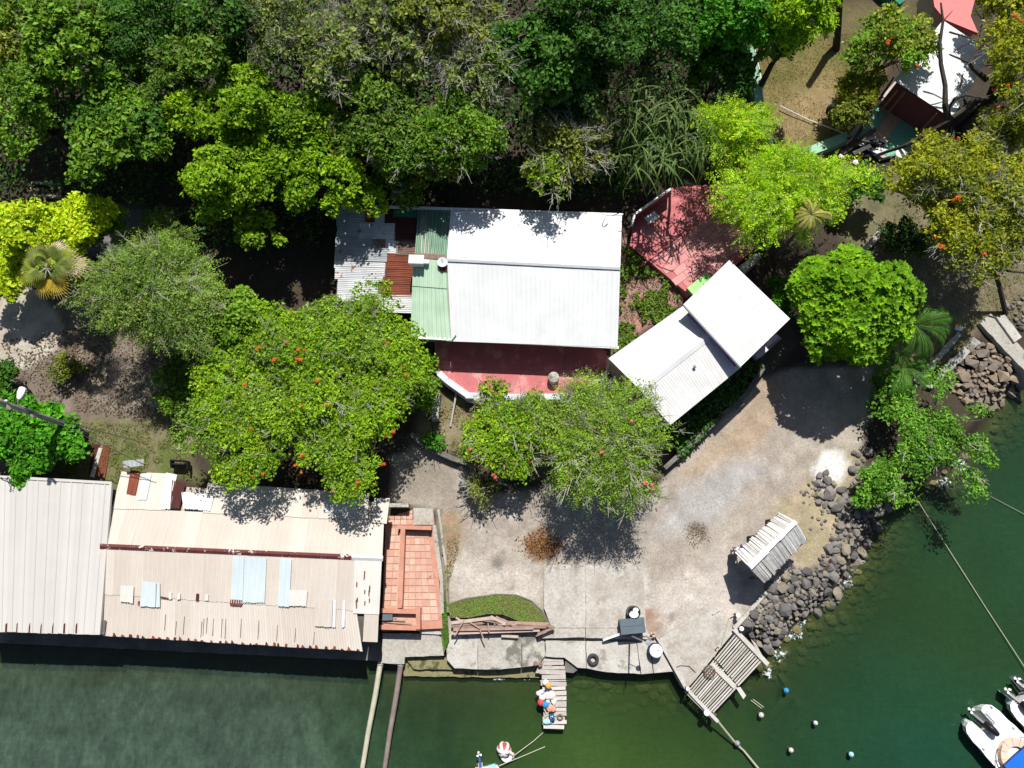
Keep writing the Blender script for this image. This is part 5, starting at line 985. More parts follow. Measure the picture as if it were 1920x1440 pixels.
# black limbs of the flame trees over the corner house roof
lt = thing('bare_limb_tree', 'dark bare limbs crossing the white roof of the corner house', 'tree', gp(1760, 300))
def limb(pts, r, mat=BARKD, nm='branch'): return G().tube([U(a, b, z) for a, b, z in pts], r, 7).obj(nm, mat, lt)
limb([(1735, 300, 2.6), (1752, 268, 4.6), (1778, 222, 6.6), (1772, 195, 7.2)], [.30, .26, .22, .17], nm='trunk')
limb([(1772, 195, 7.2), (1772, 160, 7.6), (1764, 120, 8.0), (1762, 80, 8.5), (1768, 40, 9.0), (1764, 5, 9.4)], [.16, .13, .12, .10, .08, .05]); limb([(1776, 205, 7.0), (1790, 185, 7.6), (1812, 178, 8.0), (1845, 186, 8.3)], [.15, .10, .07, .05])
limb([(1640, 292, 3.4), (1700, 272, 5.0), (1780, 225, 6.6), (1830, 190, 7.2), (1890, 175, 7.6)], [.08, .13, .16, .18, .2]); limb([(1850, 150, 7.6), (1825, 128, 8.0), (1818, 118, 8.2), (1842, 86, 8.6), (1870, 92, 8.8)], [.16, .15, .13, .11, .07])
limb([(1818, 118, 8.2), (1780, 102, 8.4), (1802, 88, 8.7), (1824, 76, 8.9)], [.07, .05, .045, .03]); limb([(1780, 60, 8.8), (1800, 66, 8.8), (1822, 72, 8.9)], [.06, .05, .04]); limb([(1800, 165, 7.7), (1804, 145, 8.1), (1806, 138, 8.3)], [.05, .04, .03])
limb([(1586, 285, 3.3), (1620, 235, 4.6), (1650, 185, 5.6), (1676, 145, 6.4)], [.10, .13, .09, .05], BARKD); limb([(1762, 80, 8.5), (1748, 78, 8.6)], [.06, .05])
limb([(1768, 40, 9.0), (1786, 20, 9.3)], [.04, .02]); limb([(1764, 120, 8.0), (1752, 88, 8.4)], [.04, .02])
tn = thing('bare_tree', 'bare dark tree trunk on the lawn at the top edge', 'tree trunk', gp(1572, 90)); A = gp(1570, 92); G().tube([A - [0, 0, .2], U(1572, 40, 5.2), U(1576, -20, 8.0)], [.26, .22, .18], 8).obj('trunk', BARKD, tn)
dt = thing('driftwood_trunk', 'dark leaning trunk with a bare limb on the shore bank', 'tree trunk', gp(1880, 585)); G().tube([gp(1886, 588), U(1872, 530, 3.4), U(1862, 505, 4.2), U(1890, 508, 4.4), U(1930, 512, 4.6)], [.16, .13, .10, .07, .05], 7).obj('trunk', BARKD, dt)

# ground cover
def scatter(name, pts, n, ls, p, seed, zr=(.02, .5), dens=None, label=None, kind='stuff', extra=None):
    rg = np.random.RandomState(seed); Pg = poly_g(pts); lo, hi = Pg.min(0), Pg.max(0); xy = rg.uniform(lo, hi, (n * 3, 2)); k = sdist(Pg, xy[:, 0], xy[:, 1]) > 0; xy = xy[k]
    if dens: xy = xy[fbm(xy[:, 0], xy[:, 1], dens[0], seed) > dens[1]]
    xy = xy[:n]; m = len(xy); z = terr(xy[:, 0], xy[:, 1]) + rg.uniform(zr[0], zr[1], m); L = rg.uniform(.6, 1.3, m) * ls[0]
    V, Fq = leaf_quads(np.column_stack([xy, z]), nrm(np.array([0, 0, 1.0]) + rg.normal(0, .5, (m, 3))), rg.normal(0, 1, (m, 3)), L, L * ls[1] / ls[0]); t = rg.uniform(0, 1, m); col = pal(*PAL[p], t, rg) if isinstance(p, str) else pal(p[0], p[1], t, rg, .2)
    return struct(M(name, V, Fq, FOL, None, col=np.repeat(col, 4, 0)), kind)
WOOD = [(-60, -60), (1390, -60), (1400, 200), (1250, 350), (1160, 385), (640, 370), (600, 470), (330, 480), (240, 380), (-60, 370)]
scatter('undergrowth', WOOD, 26000, (.30, .15), 'deep', 811, (.1, 1.6), (1.6, .40)); scatter('leaf_litter', WOOD, 9000, (.16, .09), ((.05,.035,.02), (.17,.12,.07)), 812, (.01, .04))
scatter('creeper', [(1163, 460), (1183, 470), (1215, 505), (1290, 556), (1240, 620), (1150, 672), (1155, 560)], 5200, (.19, .11), ((.05,.11,.01), (.20,.30,.04)), 813, (.02, .35), (1.0, .44))
scatter('dry_creeper', [(1163, 460), (1183, 470), (1290, 556), (1150, 672)], 1600, (.16, .05), ((.16,.10,.07), (.36,.25,.17)), 814, (.02, .2), (.8, .42))
scatter('bank_undergrowth', [(1270, 870), (1250, 800), (1390, 680), (1425, 690), (1390, 740)], 2500, (.22, .12), 'deep', 815, (.1, .9), (1.0, .35))
scatter('weeds', [(100, 870), (140, 790), (350, 800), (360, 900), (100, 905)], 3800, (.14, .035), ((.09,.12,.025), (.27,.25,.09)), 816, (.01, .12), (.9, .42))
scatter('dry_leaves', [(0, 640), (230, 600), (360, 640), (340, 800), (60, 760)], 4200, (.14, .09), ((.10,.07,.045), (.33,.27,.21)), 817, (.01, .05), (1.3, .36))
scatter('slope_litter', [(780, 770), (900, 750), (1240, 800), (1235, 900), (880, 880)], 4200, (.13, .06), ((.13,.10,.05), (.36,.29,.17)), 818, (.01, .08), (1.1, .36))
scatter('bank_weeds', [(1620, 470), (1680, 380), (1930, 380), (1930, 590), (1840, 600), (1740, 720), (1690, 660)], 5200, (.15, .04), ((.09,.10,.03), (.28,.25,.10)), 819, (.01, .14), (1.2, .40))
scatter('lawn_grass', [(1400, 80), (1600, 60), (1650, 130), (1590, 260), (1570, 320), (1440, 320)], 6500, (.11, .03), ((.12,.12,.03), (.34,.27,.11)), 820, (.01, .08), (1.5, .34))
# ------------------------------------------------------------------ lawn patch on the quay
LP = [(838, 1133), (872, 1123), (930, 1115), (968, 1117), (995, 1128), (1014, 1146), (1025, 1164), (1031, 1180), (985, 1170), (962, 1160), (942, 1152), (915, 1151), (880, 1158), (845, 1158)]
gl_ = thing('grass_patch', 'crescent of short grass with a dark rim on the quay', 'grass bed', gp(940, 1135)); slab('bed', LP, 1.18, .6, pm('lawn_soil', (.21,.26,.08), (.15,.19,.05), 1.4, .95, .3, stain=(.20,.17,.09), stain_at=.60, stain_scale=.9, fine=.3), gl_)
G().tube([U(a, b, 1.17) for a, b in ((838, 1134), (872, 1123), (930, 1114.5), (968, 1116), (996, 1127), (1015, 1145), (1026, 1163), (1032, 1181))], .06, 5).obj('rim', CONCD, gl_)
def blades_on(parent, pts, z, n, seed, c1, c2, hgt=.09, name='grass'):
    rg = np.random.RandomState(seed); P = np.array([U(*p, z)[:2] for p in pts]); xy = rg.uniform(P.min(0), P.max(0), (n * 2, 2)); xy = xy[sdist(P, xy[:, 0], xy[:, 1]) > .04][:n]; m = len(xy); h = rg.uniform(.5, 1.2, m) * hgt
    N = nrm(np.array([0, 0, .7]) + rg.normal(0, .6, (m, 3))); V, Fq = leaf_quads(np.column_stack([xy, np.full(m, z + .03)]), N, rg.normal(0, 1, (m, 3)), h * 1.4, h * .45)
    t = np.clip(fbm(xy[:, 0], xy[:, 1], .9, seed) * 2.2 - .6, 0, 1) * .7 + rg.rand(m) * .3; return struct(M(name, V, Fq, FOL, parent, col=np.repeat(pal(c1, c2, t, rg), 4, 0)), 'stuff')
blades_on(gl_, LP, 1.18, 7000, 51, (.27,.24,.10), (.19,.34,.06))
slab('tuft_soil', [(820, 1120), (836, 1126), (842, 1200), (832, 1225), (826, 1180)], 1.05, .4, CONCM, gl_); blades_on(gl_, [(820, 1118), (838, 1126), (843, 1200), (833, 1226), (826, 1180)], 1.06, 1100, 52, (.10,.17,.03), (.10,.30,.03), .11, 'weed')
blades_on(gl_, [(850, 965), (862, 985), (862, 1030), (838, 1110), (832, 1100), (838, 1040), (832, 970)], 1.06, 700, 53, (.16,.17,.05), (.24,.22,.09), .08, 'verge')
# timber heap
tp = thing('timber_pile', 'heap of old reddish beams and boards along the quay edge', 'timber pile', gp(940, 1175)); zt = 1.12
for a, b, w, h, z, m in (((846, 1187), (1012, 1181), .17, .15, .10, 2), ((850, 1176), (1035, 1175), .16, .14, .24, 1), ((846, 1168), (925, 1158), .17, .13, .36, 2), ((920, 1156), (948, 1170), .15, .10, .42, 2), ((930, 1156), (950, 1167), .10, .08, .46, 0), ((860, 1164), (1030, 1170), .16, .14, .16, 0),
                         ((850, 1181), (1000, 1178), .12, .12, .26, 0), ((846, 1173), (905, 1168), .13, .10, .30, 1), ((1008, 1189), (1038, 1177), .13, .12, .34, 1), ((852, 1193), (870, 1163), .06, .06, .48, 0), ((898, 1177), (909, 1203), .06, .06, .30, 0), ((915, 1168), (917, 1185), .06, .06, .40, 0),
                         ((880, 1166), (900, 1178), .08, .07, .42, 0), ((940, 1192), (972, 1194), .14, .13, -.10, 2), ((868, 1187), (896, 1188), .08, .08, -.1, 1), ((886, 1160), (960, 1172), .07, .06, .38, 1), ((855, 1158), (868, 1166), .09, .08, .40, 2), ((1026, 1172), (1040, 1178), .16, .14, .38, 1)):
    G().bar(U(*a, zt + z), U(*b, zt + z + rs.uniform(-.03, .03)), w, h).obj('beam', WOODB[m], tp)
slab('bearer', [(1004, 1192), (1014, 1185), (1020, 1194), (1012, 1199)], 1.05, .3, WOODB[1], tp)

# ------------------------------------------------------------------ small plank pier with its gear
pr = thing('plank_pier', 'narrow pier of loose grey planks reaching into green water', 'pier', U(1038, 1300, 0)); zp = .62
PL = [(1019,1056,1235,1240.5),(1020,1057,1241,1247),(1012,1059,1249,1255),(1012.5,1060,1256,1264.5),(1016,1060.5,1265.5,1273.5),(1013,1061,1275,1277.5),(1014,1062,1278.5,1286),(1017,1060.5,1287.5,1294),(1017.5,1062,1296,1304),(1018.5,1062,1306,1313.5),(1018.5,1062,1315,1325.5),(1019,1061.5,1327,1333),(1019,1062,1334.5,1342.5),(1017.5,1059,1344,1350.5),(1017.5,1062.5,1350.8,1357.8),(1019,1058,1359.5,1366.5)]
for x0, x1, y0, y1 in PL:
    dz, sk = rs.uniform(-.02, .02), rs.uniform(-.8, .8); G().prism([U(x0, y0 + sk, zp + dz), U(x1, y0 - sk, zp + dz), U(x1 + rs.uniform(-.6, .6), y1 - sk, zp + dz), U(x0, y1 + sk, zp + dz)], .05).obj('plank', WOODG[rs.randint(3)], pr)
for x in (1023, 1055): G().bar(U(x - 1, 1234, zp - .11), U(x + 1, 1364, zp - .11), .12, .14).obj('beam', WOODD, pr)
for x, y in ((1021, 1290), (1058, 1290), (1021, 1356), (1057, 1356)): A = U(x, y, zp - .06); G().tube([A, A - [0, 0, 2.2]], .09, 7).obj('pile', WOODD, pr)
zg = zp + .03
def onpier(px, py, z=0): return U(px, py, zg + z)
def lump(name, px, py, rad, mat, label, cat, z=0.0, jit=.06, n=12): 
    c = onpier(px, py, rad[2] * .85 + z); return G().blob(c, rad, n, 7, jit).th(name, mat, label, cat)
lump('float', 1014, 1317, (.20, .20, .20), RED_B, 'round red float at the pier side beside a blue float', 'float', -.1); lump('float', 1023, 1321, (.19, .19, .18), BLUE_B, 'round bright blue float next to the red one on the pier', 'float', 0)
lump('float', 1010, 1300, (.16, .14, .16), WHITE_B, 'white float hanging furthest left off the pier', 'float', -.1); lump('float', 1015, 1297, (.14, .12, .13), WHITE_B, 'small white float on the pier between sack and hanging float', 'float')
lump('float', 1017, 1308, (.19, .16, .15), WHITE_B, 'white jug shaped float above the red float', 'float'); lump('float', 1027, 1315.5, (.12, .11, .12), WHITE_B, 'little white float right of the blue float', 'float')
lump('sack', 1031, 1304, (.36, .26, .17), PINKF, 'pale crumpled sack in the middle of the pier', 'sack', 0, .12); lump('sack', 1038, 1313, (.16, .22, .12), WHITE_B, 'white crumpled bag to the right of the pale sack', 'bag', 0, .16)
lump('cloth_bundle', 1033, 1329, (.30, .18, .13), ORANGE_B, 'salmon coloured cloth bundle on the pier', 'cloth', 0, .14); lump('cloth_bundle', 1027, 1353, (.26, .13, .09), CYAN_B, 'pale turquoise cloth near the outer end of the pier', 'cloth', 0, .16)
lump('helmet', 1028, 1286, (.17, .17, .15), YELLOW_B, 'yellow orange ball shaped float at the head of the pier pile', 'float', .12); lump('float', 1023, 1280, (.17, .17, .15), WHITE_B, 'white ball float topmost on the pier gear', 'float', .0); lump('bundle', 1028.5, 1294, (.20, .14, .12), NAVY_B, 'dark navy bundle just under the yellow float', 'bundle', 0, .1)
jc = thing('jerrycan', 'navy blue jerrycan standing on the pier planks', 'jerrycan', onpier(1035, 1344)); j0 = onpier(1035, 1344, .17); G().box(j0, (.26, .34, .34), .2, .92).obj('body', NAVY_B, jc); G().bar(j0 + [-.06, .05, .21], j0 + [.06, -.05, .21], .05, .05).obj('handle', NAVY_B, jc); G().box(j0 + [-.02, .02, .175], (.14, .12, .012), .2).obj('label_patch', CYAN_B, jc)
rc = thing('rope_coil', 'brown coil of rope lying near the pier end', 'rope', onpier(1050, 1345)); 
for k in range(3): G().torus(onpier(1050, 1345, .03 + k * .035), .16 - k * .025, .025, 16, 5).obj('loop', WOODM, rc)
for k, (a, b) in enumerate((((1022, 1345), (1034, 1326)), ((1026, 1342), (1020, 1328)))): G().bar(onpier(*a, .08), onpier(*b, .12), .05, .03).th('stick', WOODL, ('longer pale stick beside the salmon cloth', 'shorter pale stick left of the salmon cloth')[k], 'stick')
bd = thing('bollard_stumps', 'two rusty pipe stumps beside the pier head', 'stumps', U(1008, 1244, .7))
for x, y in ((1004, 1243), (1013, 1245)): G().lathe(U(x, y, .6), [(.13, 0), (.13, .26), (.08, .27)], 10).obj('stump', BROWNS, bd)

# ------------------------------------------------------------------ slatted deck
dk = thing('slatted_deck', 'weathered slatted wooden deck at the quay corner above water', 'deck', U(1362, 1258, 0)); zd = 1.08
D0, D1, D2, D3 = [np.array(p, float) for p in ((1294, 1289), (1379, 1187), (1428, 1242), (1338, 1338))]     # planks run D0-D1, stacked toward D3-D2
nP = 14
for i in range(nP):
    v0, v1 = i / nP + .012, (i + 1) / nP - rs.uniform(.012, .03)
    for (s0, s1) in (((-.02, .52), (.53, 1.05)) if i < nP - 1 else ((.0, .5), (.53, 1.0))):
        f = lambda s, v: U(*(D0 * (1 - s) + D1 * s) * (1 - v) + (D3 * (1 - s) + D2 * s) * v, zd) if False else U(*((D0 * (1 - s) + D1 * s) * (1 - v) + (D3 * (1 - s) + D2 * s) * v), zd)
        e = rs.uniform(-.012, .012, 2); dz = np.array([0, 0, rs.uniform(-.008, .008)]); G().prism([f(s0 + e[0], v0) + dz, f(s1 + e[1], v0) + dz, f(s1 + e[1], v1) + dz, f(s0 + e[0], v1) + dz], .045).obj('plank', WOODG[rs.randint(3)], dk)
for a, b, w, z in (((1376, 1179), (1440, 1246), .24, .08), ((1333, 1244), (1378, 1288), .26, .05), ((1289, 1293), (1346, 1353), .18, .04), ((1284, 1296), (1343, 1356), .08, -.1)): G().bar(U(*a, zd + z), U(*b, zd + z), w, .09).obj('cross_beam', WOODG[0], dk)
slab('stub_board', [(1380, 1290), (1388, 1288), (1399, 1304), (1394, 1311)], zd + .06, .06, WOODG[2], dk)
slab('stub_board', [(1408, 1198), (1417, 1206), (1429, 1228), (1423, 1228)], zd + .02, .05, WOODG[1], dk)
for x, y in ((1300, 1296), (1340, 1340), (1385, 1295), (1425, 1246)): A = U(x, y, zd - .05); G().tube([A, A - [0, 0, 3]], .11, 8).obj('pile', WOODD, dk)
for x, y, r, h, lb in ((1287, 1290, .115, .35, 'white capped post at the deck corner on the quay'), (1323, 1335, .165, .25, 'wide white capped post at the outer deck corner'), (1387, 1178, .13, .35, 'white capped post at the inner deck corner by the stones'), (1379, 1153, .13, .5, 'white topped dark post beyond the deck near the hut')):
    po = thing('capped_post', lb, 'post', U(x, y, zd - .1), 'capped posts around the deck'); A = U(x, y, zd); G().tube([A - [0, 0, 1.2], A + [0, 0, h - .08]], r * .75, 10).obj('post', WOODD, po); G().lathe(A + [0, 0, h - .1], [(r * .9, 0), (r, .05), (r * .95, .12), (r * .3, .15)], 14).obj('cap', WHITE_B, po)
ft = thing('wire_trap', 'rusty wire fish trap frame on the slatted deck', 'trap', U(1330, 1260, zd)); c0 = U(1330, 1259, zd + .1)
for r_, z_ in ((.32, 0), (.30, .16)): G().torus(c0 + [0, 0, z_], r_, .016, 18, 4).obj('ring', BROWNS, ft)
for k in range(-2, 3): G().tube([c0 + [k * .12, -.28 + abs(k) * .05, .16], c0 + [k * .12, .28 - abs(k) * .05, .16]], .011, 4).obj('wire', BROWNS, ft); G().tube([c0 + [-.28 + abs(k) * .05, k * .12, .16], c0 + [.28 - abs(k) * .05, k * .12, .16]], .011, 4).obj('wire', BROWNS, ft)
G().tube([U(1388, 1148, 1.12), U(1368, 1158, 1.1), U(1360, 1185, 1.1), U(1353, 1212, 1.14), U(1345, 1220, 1.16), U(1338, 1232, 1.18)], .03, 5).th('deck_rope', ROPE, 'olive rope running from the hut post down to the deck edge', 'rope')
G().tube([U(1341, 1218, 1.07), U(1346, 1213, 1.07), U(1352, 1218, 1.07), U(1347, 1224, 1.07), U(1341, 1218, 1.07)], .022, 5).th('rope_ring', WIRE, 'small loop of dark rope on the pale slab by the deck', 'rope')
G().tube([U(1262, 1254, 1.03), U(1275, 1248, 1.03), U(1292, 1249, 1.03), U(1304, 1261, 1.03)], .02, 5).th('hose', WIRE, 'thin dark hose curling on the slab corner by the quay', 'hose')
G().bar(U(1336, 1152, 1.06), U(1350, 1143, 1.06), .07, .05).th('short_board', WOODG[2], 'short pale board lying on the slab left of the hut rope', 'board')
def line(name, pts, r, mat, label, cat='rope'): return G().tube([U(*p) for p in pts], r, 5).th(name, mat, label, cat)
line('mooring_line', [(1340, 1345, 1.0), (1378, 1392, .35), (1395, 1408, .2), (1428, 1448, .3)], .05, ROPE, 'thick pale mooring line leaving the deck toward the bottom edge')
line('mooring_line', [(1712, 925, 1.0), (1780, 1032, .12), (1850, 1142, .08), (1960, 1310, .25)], .022, ROPE, 'long mooring line from the mangrove to the right picture edge'); line('mooring_line', [(1795, 893, .8), (1860, 932, .10), (1960, 985, .12)], .011, ROPE, 'thin slack line from the mangrove to the right edge')
line('mooring_line', [(962, 1418, .35), (1000, 1390, .12), (1020, 1372, .1)], .025, ROPE, 'short line from the red white buoy toward the pier'); line('mooring_line', [(935, 1436, .4), (975, 1420, .1), (1022, 1400, .02)], .025, ROPE, 'lower line trailing from the small boat toward the pier')
# pilings and sunken beams
for x, y, m, r, lb in ((1475, 1295, BLUE_B, .14, 'piling with blue cap nearest the deck'), (1428, 1341, WOODG[2], .14, 'pale capped piling on the sunken beam'), (1383, 1394, STEEL, .14, 'grey capped piling under the mooring line'), (1530, 1356, GREYP, .12, 'pale blue grey capped piling farther out'), (1484, 1407, WOODG[2], .13, 'small worn wooden topped piling near the bottom edge'), (1597, 1415, CYAN_B, .13, 'piling with turquoise cap farthest right')):
    po = thing('piling', lb, 'piling', U(x, y, 0), 'capped pilings standing in the green water'); A = U(x, y, .45); G().tube([A - [0, 0, 3.2], A - [0, 0, .03]], r * .75, 9).obj('pile', WOODD, po); G().lathe(A - [0, 0, .1], [(r, 0), (r * 1.02, .08), (r * .5, .16), (r * .1, .17)], 14).obj('cap', m, po)
for a, b, w, z, lb in (((1398, 1392), (1482, 1300), .42, -.28, 'sunken olive beam between the two nearest pilings'), ((1462, 1262), (1502, 1322), .34, -.42, 'sunken beam slanting away from the riprap'), ((1492, 1388), (1530, 1328), .40, -.75, 'deep faint sunken beam near the grey piling')):
    G().bar(U(*a, z), U(*b, z), w, .22).th('sunken_beam', STONEU, lb, 'beam')
for x, y in ((1424, 1326), (1431, 1330), (1421, 1320)): pass
ln = thing('frayed_sticks', 'two pale sticks poking from the water by the sunken beam', 'sticks', U(1415, 1315, 0))
for a, b in (((1408, 1313), (1428, 1328)), ((1412, 1311), (1432, 1326))): G().bar(U(*a, .12), U(*b, .0), .035, .03).obj('stick', WOODL, ln)
for a, b, m, r, lb in (((714, 1240), (678, 1450), WOODL, .15, 'long pale pole floating out from the quay corner'), ((752, 1242), (720, 1450), WOODM, .15, 'long brown pole floating out beside the pale pole')):
    A, B = U(*a, .62), U(*b, .30); o = thing('boom_pole', lb, 'pole', (A + B) / 2 * [1, 1, 0], 'floating boom poles'); G().tube([A, A * .7 + B * .3 + [.02, 0, 0], A * .35 + B * .65 - [.02, 0, 0], B], [r, r * .98, r * .92, r * .86], 10).obj('pole', m, o); G().torus(A * .97 + B * .03, r * 1.02, .03, 14, 5, axis=B - A).obj('band', STEEL, o)

# ------------------------------------------------------------------ things on the landing
bn_ = thing('storage_bin', 'slate blue lidded plastic bin with white pole leaning on it', 'bin', U(1182, 1168, 1.07)); q0 = U(1182, 1172, 1.07); ra = .09
G().box(q0 + [0, 0, .34], (1.26, .72, .68), ra, 1.04).obj('body', BLACK, bn_); G().box(q0 + [0, .0, .72], (1.36, .80, .10), ra).obj('lid', SLATE, bn_); G().box(q0 + [0, .02, .78], (1.2, .03, .03), ra).obj('rib', SLATE, bn_)
for s in (-1, 1): G().box(q0 + [s * .6, s * .054, .775], (.06, .7, .03), ra).obj('rib', SLATE, bn_)
G().box(q0 + [-.03, .41, .70], (.16, .05, .12), ra).obj('latch', BLACK, bn_)
dr = thing('outdoor_drum', 'black drum with a torn white lid behind the slate bin', 'drum', U(1185, 1146, 1.07)); c0 = U(1185, 1147, 1.07); G().lathe(c0, [(.34, 0), (.36, .3), (.35, .78), (.30, .80)], 18).obj('body', BLACK, dr)
for k, (a, r0, r1, ox, oy) in enumerate(((200, .0, .26, -.03, -.10), (20, .0, .16, .08, .14))): G().prism([c0 + [ox + r1 * math.cos(math.radians(a + t)), oy + .75 * r1 * math.sin(math.radians(a + t)), .825 + .01 * k] for t in range(0, 360, 36)], .02).obj('lid_piece', WHITE_B, dr)
G().bar(U(1131, 1200, 1.15), U(1207, 1173, 1.75), .11, .09).th('leaning_pole', WHITEP, 'white square pole leaning across the slate bin', 'pole')
mp = thing('mast_post', 'thin grey post with arm and round plate on the landing', 'post', U(1182, 1192, 1.07)); A = U(1182, 1192, 1.07); B = A + [.07, .02, 3.6]; G().tube([A, B], [.05, .04], 8).obj('post', STEEL, mp); C2 = A + [.04, .01, 2.15]; G().tube([C2, C2 + [.42, -.15, .12]], .02, 5).obj('arm', STEEL, mp); G().lathe(C2 + [.52, -.18, .10], [(.14, 0), (.15, .03), (.05, .05)], 14).obj('plate', STEEL, mp)
ty = thing('tyre', 'black car tyre lying flat on the quay slab', 'tyre', U(1112, 1237, Z1)); G().torus(U(1112, 1237, Z1 + .11), .235, .10, 26, 10, zs=1.1).obj('tread', RUBBER, ty); G().torus(U(1112, 1237, Z1 + .16), .165, .025, 24, 6).obj('bead', BLACK, ty)
br = thing('barrel', 'dark barrel with clean white lid on the quay', 'barrel', U(1227, 1216, Z1)); c0 = U(1226, 1218, Z1); G().lathe(c0, [(.36, 0), (.40, .25), (.41, .5), (.38, .62), (.36, .66)], 22).obj('body', NAVY_B, br); G().lathe(c0 + [0, 0, .63], [(.355, 0), (.36, .04), (.30, .07), (.05, .075)], 22).obj('lid', WHITE_B, br); G().lathe(c0 + [.10, .03, .70], [(.04, 0), (.04, .02), (.02, .025)], 8).obj('bung', SLATE, br)
rb = thing('rubble', 'small heap of pale rubble at the quay step', 'rubble', U(1215, 1192, 1.07)); 
for k in range(16): inst('lump', G().blob((0, 0, 0), (.15, .11, .07), 6, 4, .2).obj('lump', CONCB if k % 3 else TERRA[1], rb).data, rb, U(1195 + rs.uniform(0, 32), 1184 + rs.uniform(0, 15), 1.10), (0, 0, rs.uniform(0, 6)), rs.uniform(.4, 1.1)) if False else None
for k in range(16):
    c = U(1200 + rs.uniform(0, 28), 1184 + rs.uniform(0, 13), 1.10); s = rs.uniform(.5, 1.2); G().blob(c, (.14 * s, .10 * s, .07 * s), 6, 4, .2).obj('lump', CONCB if k % 3 else TERRA[1], rb)
lf = gp(1012, 1022); rg = np.random.RandomState(5); m = 650; xy = rg.normal(0, .40, (m, 2)) * [1.2, .8] + lf[:2]; V, Fq = leaf_quads(np.column_stack([xy, terr(xy[:, 0], xy[:, 1]) + rg.uniform(.01, .07, m)]), nrm(np.array([0, 0, 1.0]) + rg.normal(0, .5, (m, 3))), rg.normal(0, 1, (m, 3)), rg.uniform(.08, .17, m), rg.uniform(.05, .09, m))
struct(M('fallen_leaves', V, Fq, FOL, None, col=np.repeat(pal((.13,.055,.02), (.42,.22,.09), rg.rand(m), rg), 4, 0)), 'stuff')
lf = gp(1307, 1000); m = 200; xy = rg.normal(0, .32, (m, 2)) + lf[:2]; V, Fq = leaf_quads(np.column_stack([xy, terr(xy[:, 0], xy[:, 1]) + rg.uniform(.01, .04, m)]), nrm(np.array([0, 0, 1.0]) + rg.normal(0, .5, (m, 3))), rg.normal(0, 1, (m, 3)), rg.uniform(.06, .12, m), rg.uniform(.04, .06, m)); struct(M('fallen_leaves', V, Fq, FOL, None, col=np.repeat(pal((.13,.09,.06), (.24,.18,.12), rg.rand(m), rg), 4, 0)), 'stuff')

# ------------------------------------------------------------------ thatched hut
ht = thing('thatched_hut', 'small open hut with pale weathered palm slat roof by the stones', 'hut', gp(1446, 1030)); ze, zr_ = 3.05, 4.0
HA, HB, HC_, HD = (1379, 1036), (1461, 961), (1514, 1011), (1434, 1094); R0, R1 = (1405, 1063), (1492, 977)
THM = [pm('thatch_%s' % k, c, tuple(v * .74 for v in c), 5, .9, .4, fine=.35) for k, c in zip('abc', [(.74, .72, .70), (.58, .56, .53), (.79, .78, .76)])]
def slope(e0, e1, r0, r1, n, kk):
    for i in range(n):
        u0, u1 = i / n - .004, (i + 1) / n - .006; L = lambda a, b, u: np.array(a, float) * (1 - u) + np.array(b, float) * u; j = rs.uniform(-3.0, 2.2, 2); o = (np.array(e0, float) - np.array(r0, float)); o /= np.linalg.norm(o)
        up = np.array([0, 0, rs.uniform(0, .07)]); G().prism([U(*L(r0, r1, u0), zr_) + up, U(*L(r0, r1, u1), zr_) + up, U(*(L(e0, e1, u1) + o * j[0]), ze) + up, U(*(L(e0, e1, u0) + o * j[1]), ze) + up], .07).obj('slat', THM[rs.randint(3)], ht)
M('underlay', [U(*p, zr_ - .10) for p in (R0, R1)] + [U(*p, ze - .08) for p in (HB, HA, HC_, HD)], [(0, 1, 2, 3), (0, 5, 4, 1), (0, 3, 5), (1, 4, 2)], WOODD, ht)
slope(HA, HB, R0, R1, 30, 0); slope(HD, HC_, R0, R1, 30, 1)
def hip(e0, e1, r, n):
    for i in range(n):
        u0, u1 = i / n, (i + 1) / n; L = lambda u: np.array(e0, float) * (1 - u) + np.array(e1, float) * u; G().prism([U(*r, zr_ - .02), U(*(L(u1) + rs.uniform(-2, 2, 2)), ze + rs.uniform(-.1, .05)), U(*(L(u0) + rs.uniform(-2, 2, 2)), ze + rs.uniform(-.1, .05))], .06).obj('slat', THM[rs.randint(3)], ht)
hip((1380, 1038), (1432, 1092), R0, 14); hip((1513, 1011), (1462, 962), R1, 10)
for i in range(8):
    a, b = np.array(R0) * (1 - i / 8) + np.array(R1) * i / 8, np.array(R0) * (1 - (i + 1) / 8) + np.array(R1) * (i + 1) / 8; G().bar(U(*a, zr_ + .06), U(*b, zr_ + .06 + rs.uniform(-.02, .03)), .30 + rs.uniform(-.05, .05), .07).obj('ridge_bundle', THM[2], ht)
for p in ((1388, 1040), (1460, 972), (1504, 1010), (1432, 1084), (1424, 1004), (1468, 1048)): A = U(*p, ze - .02); g_ = gz(A[0], A[1]); G().tube([A, [A[0], A[1], g_ - .2]], .08, 8).obj('post', WOODD, ht)
for a, b in (((1388, 1040), (1460, 972)), ((1504, 1010), (1432, 1084)), ((1388, 1040), (1432, 1084)), ((1460, 972), (1504, 1010))): G().bar(U(*a, ze - .06), U(*b, ze - .06), .10, .12).obj('beam', WOODD, ht)
hb = [U(1396, 1060, 1.9), U(1474, 990, 1.9)]; G().bar(hb[0], hb[1], .5, .06).obj('counter', WOODG[1], ht)

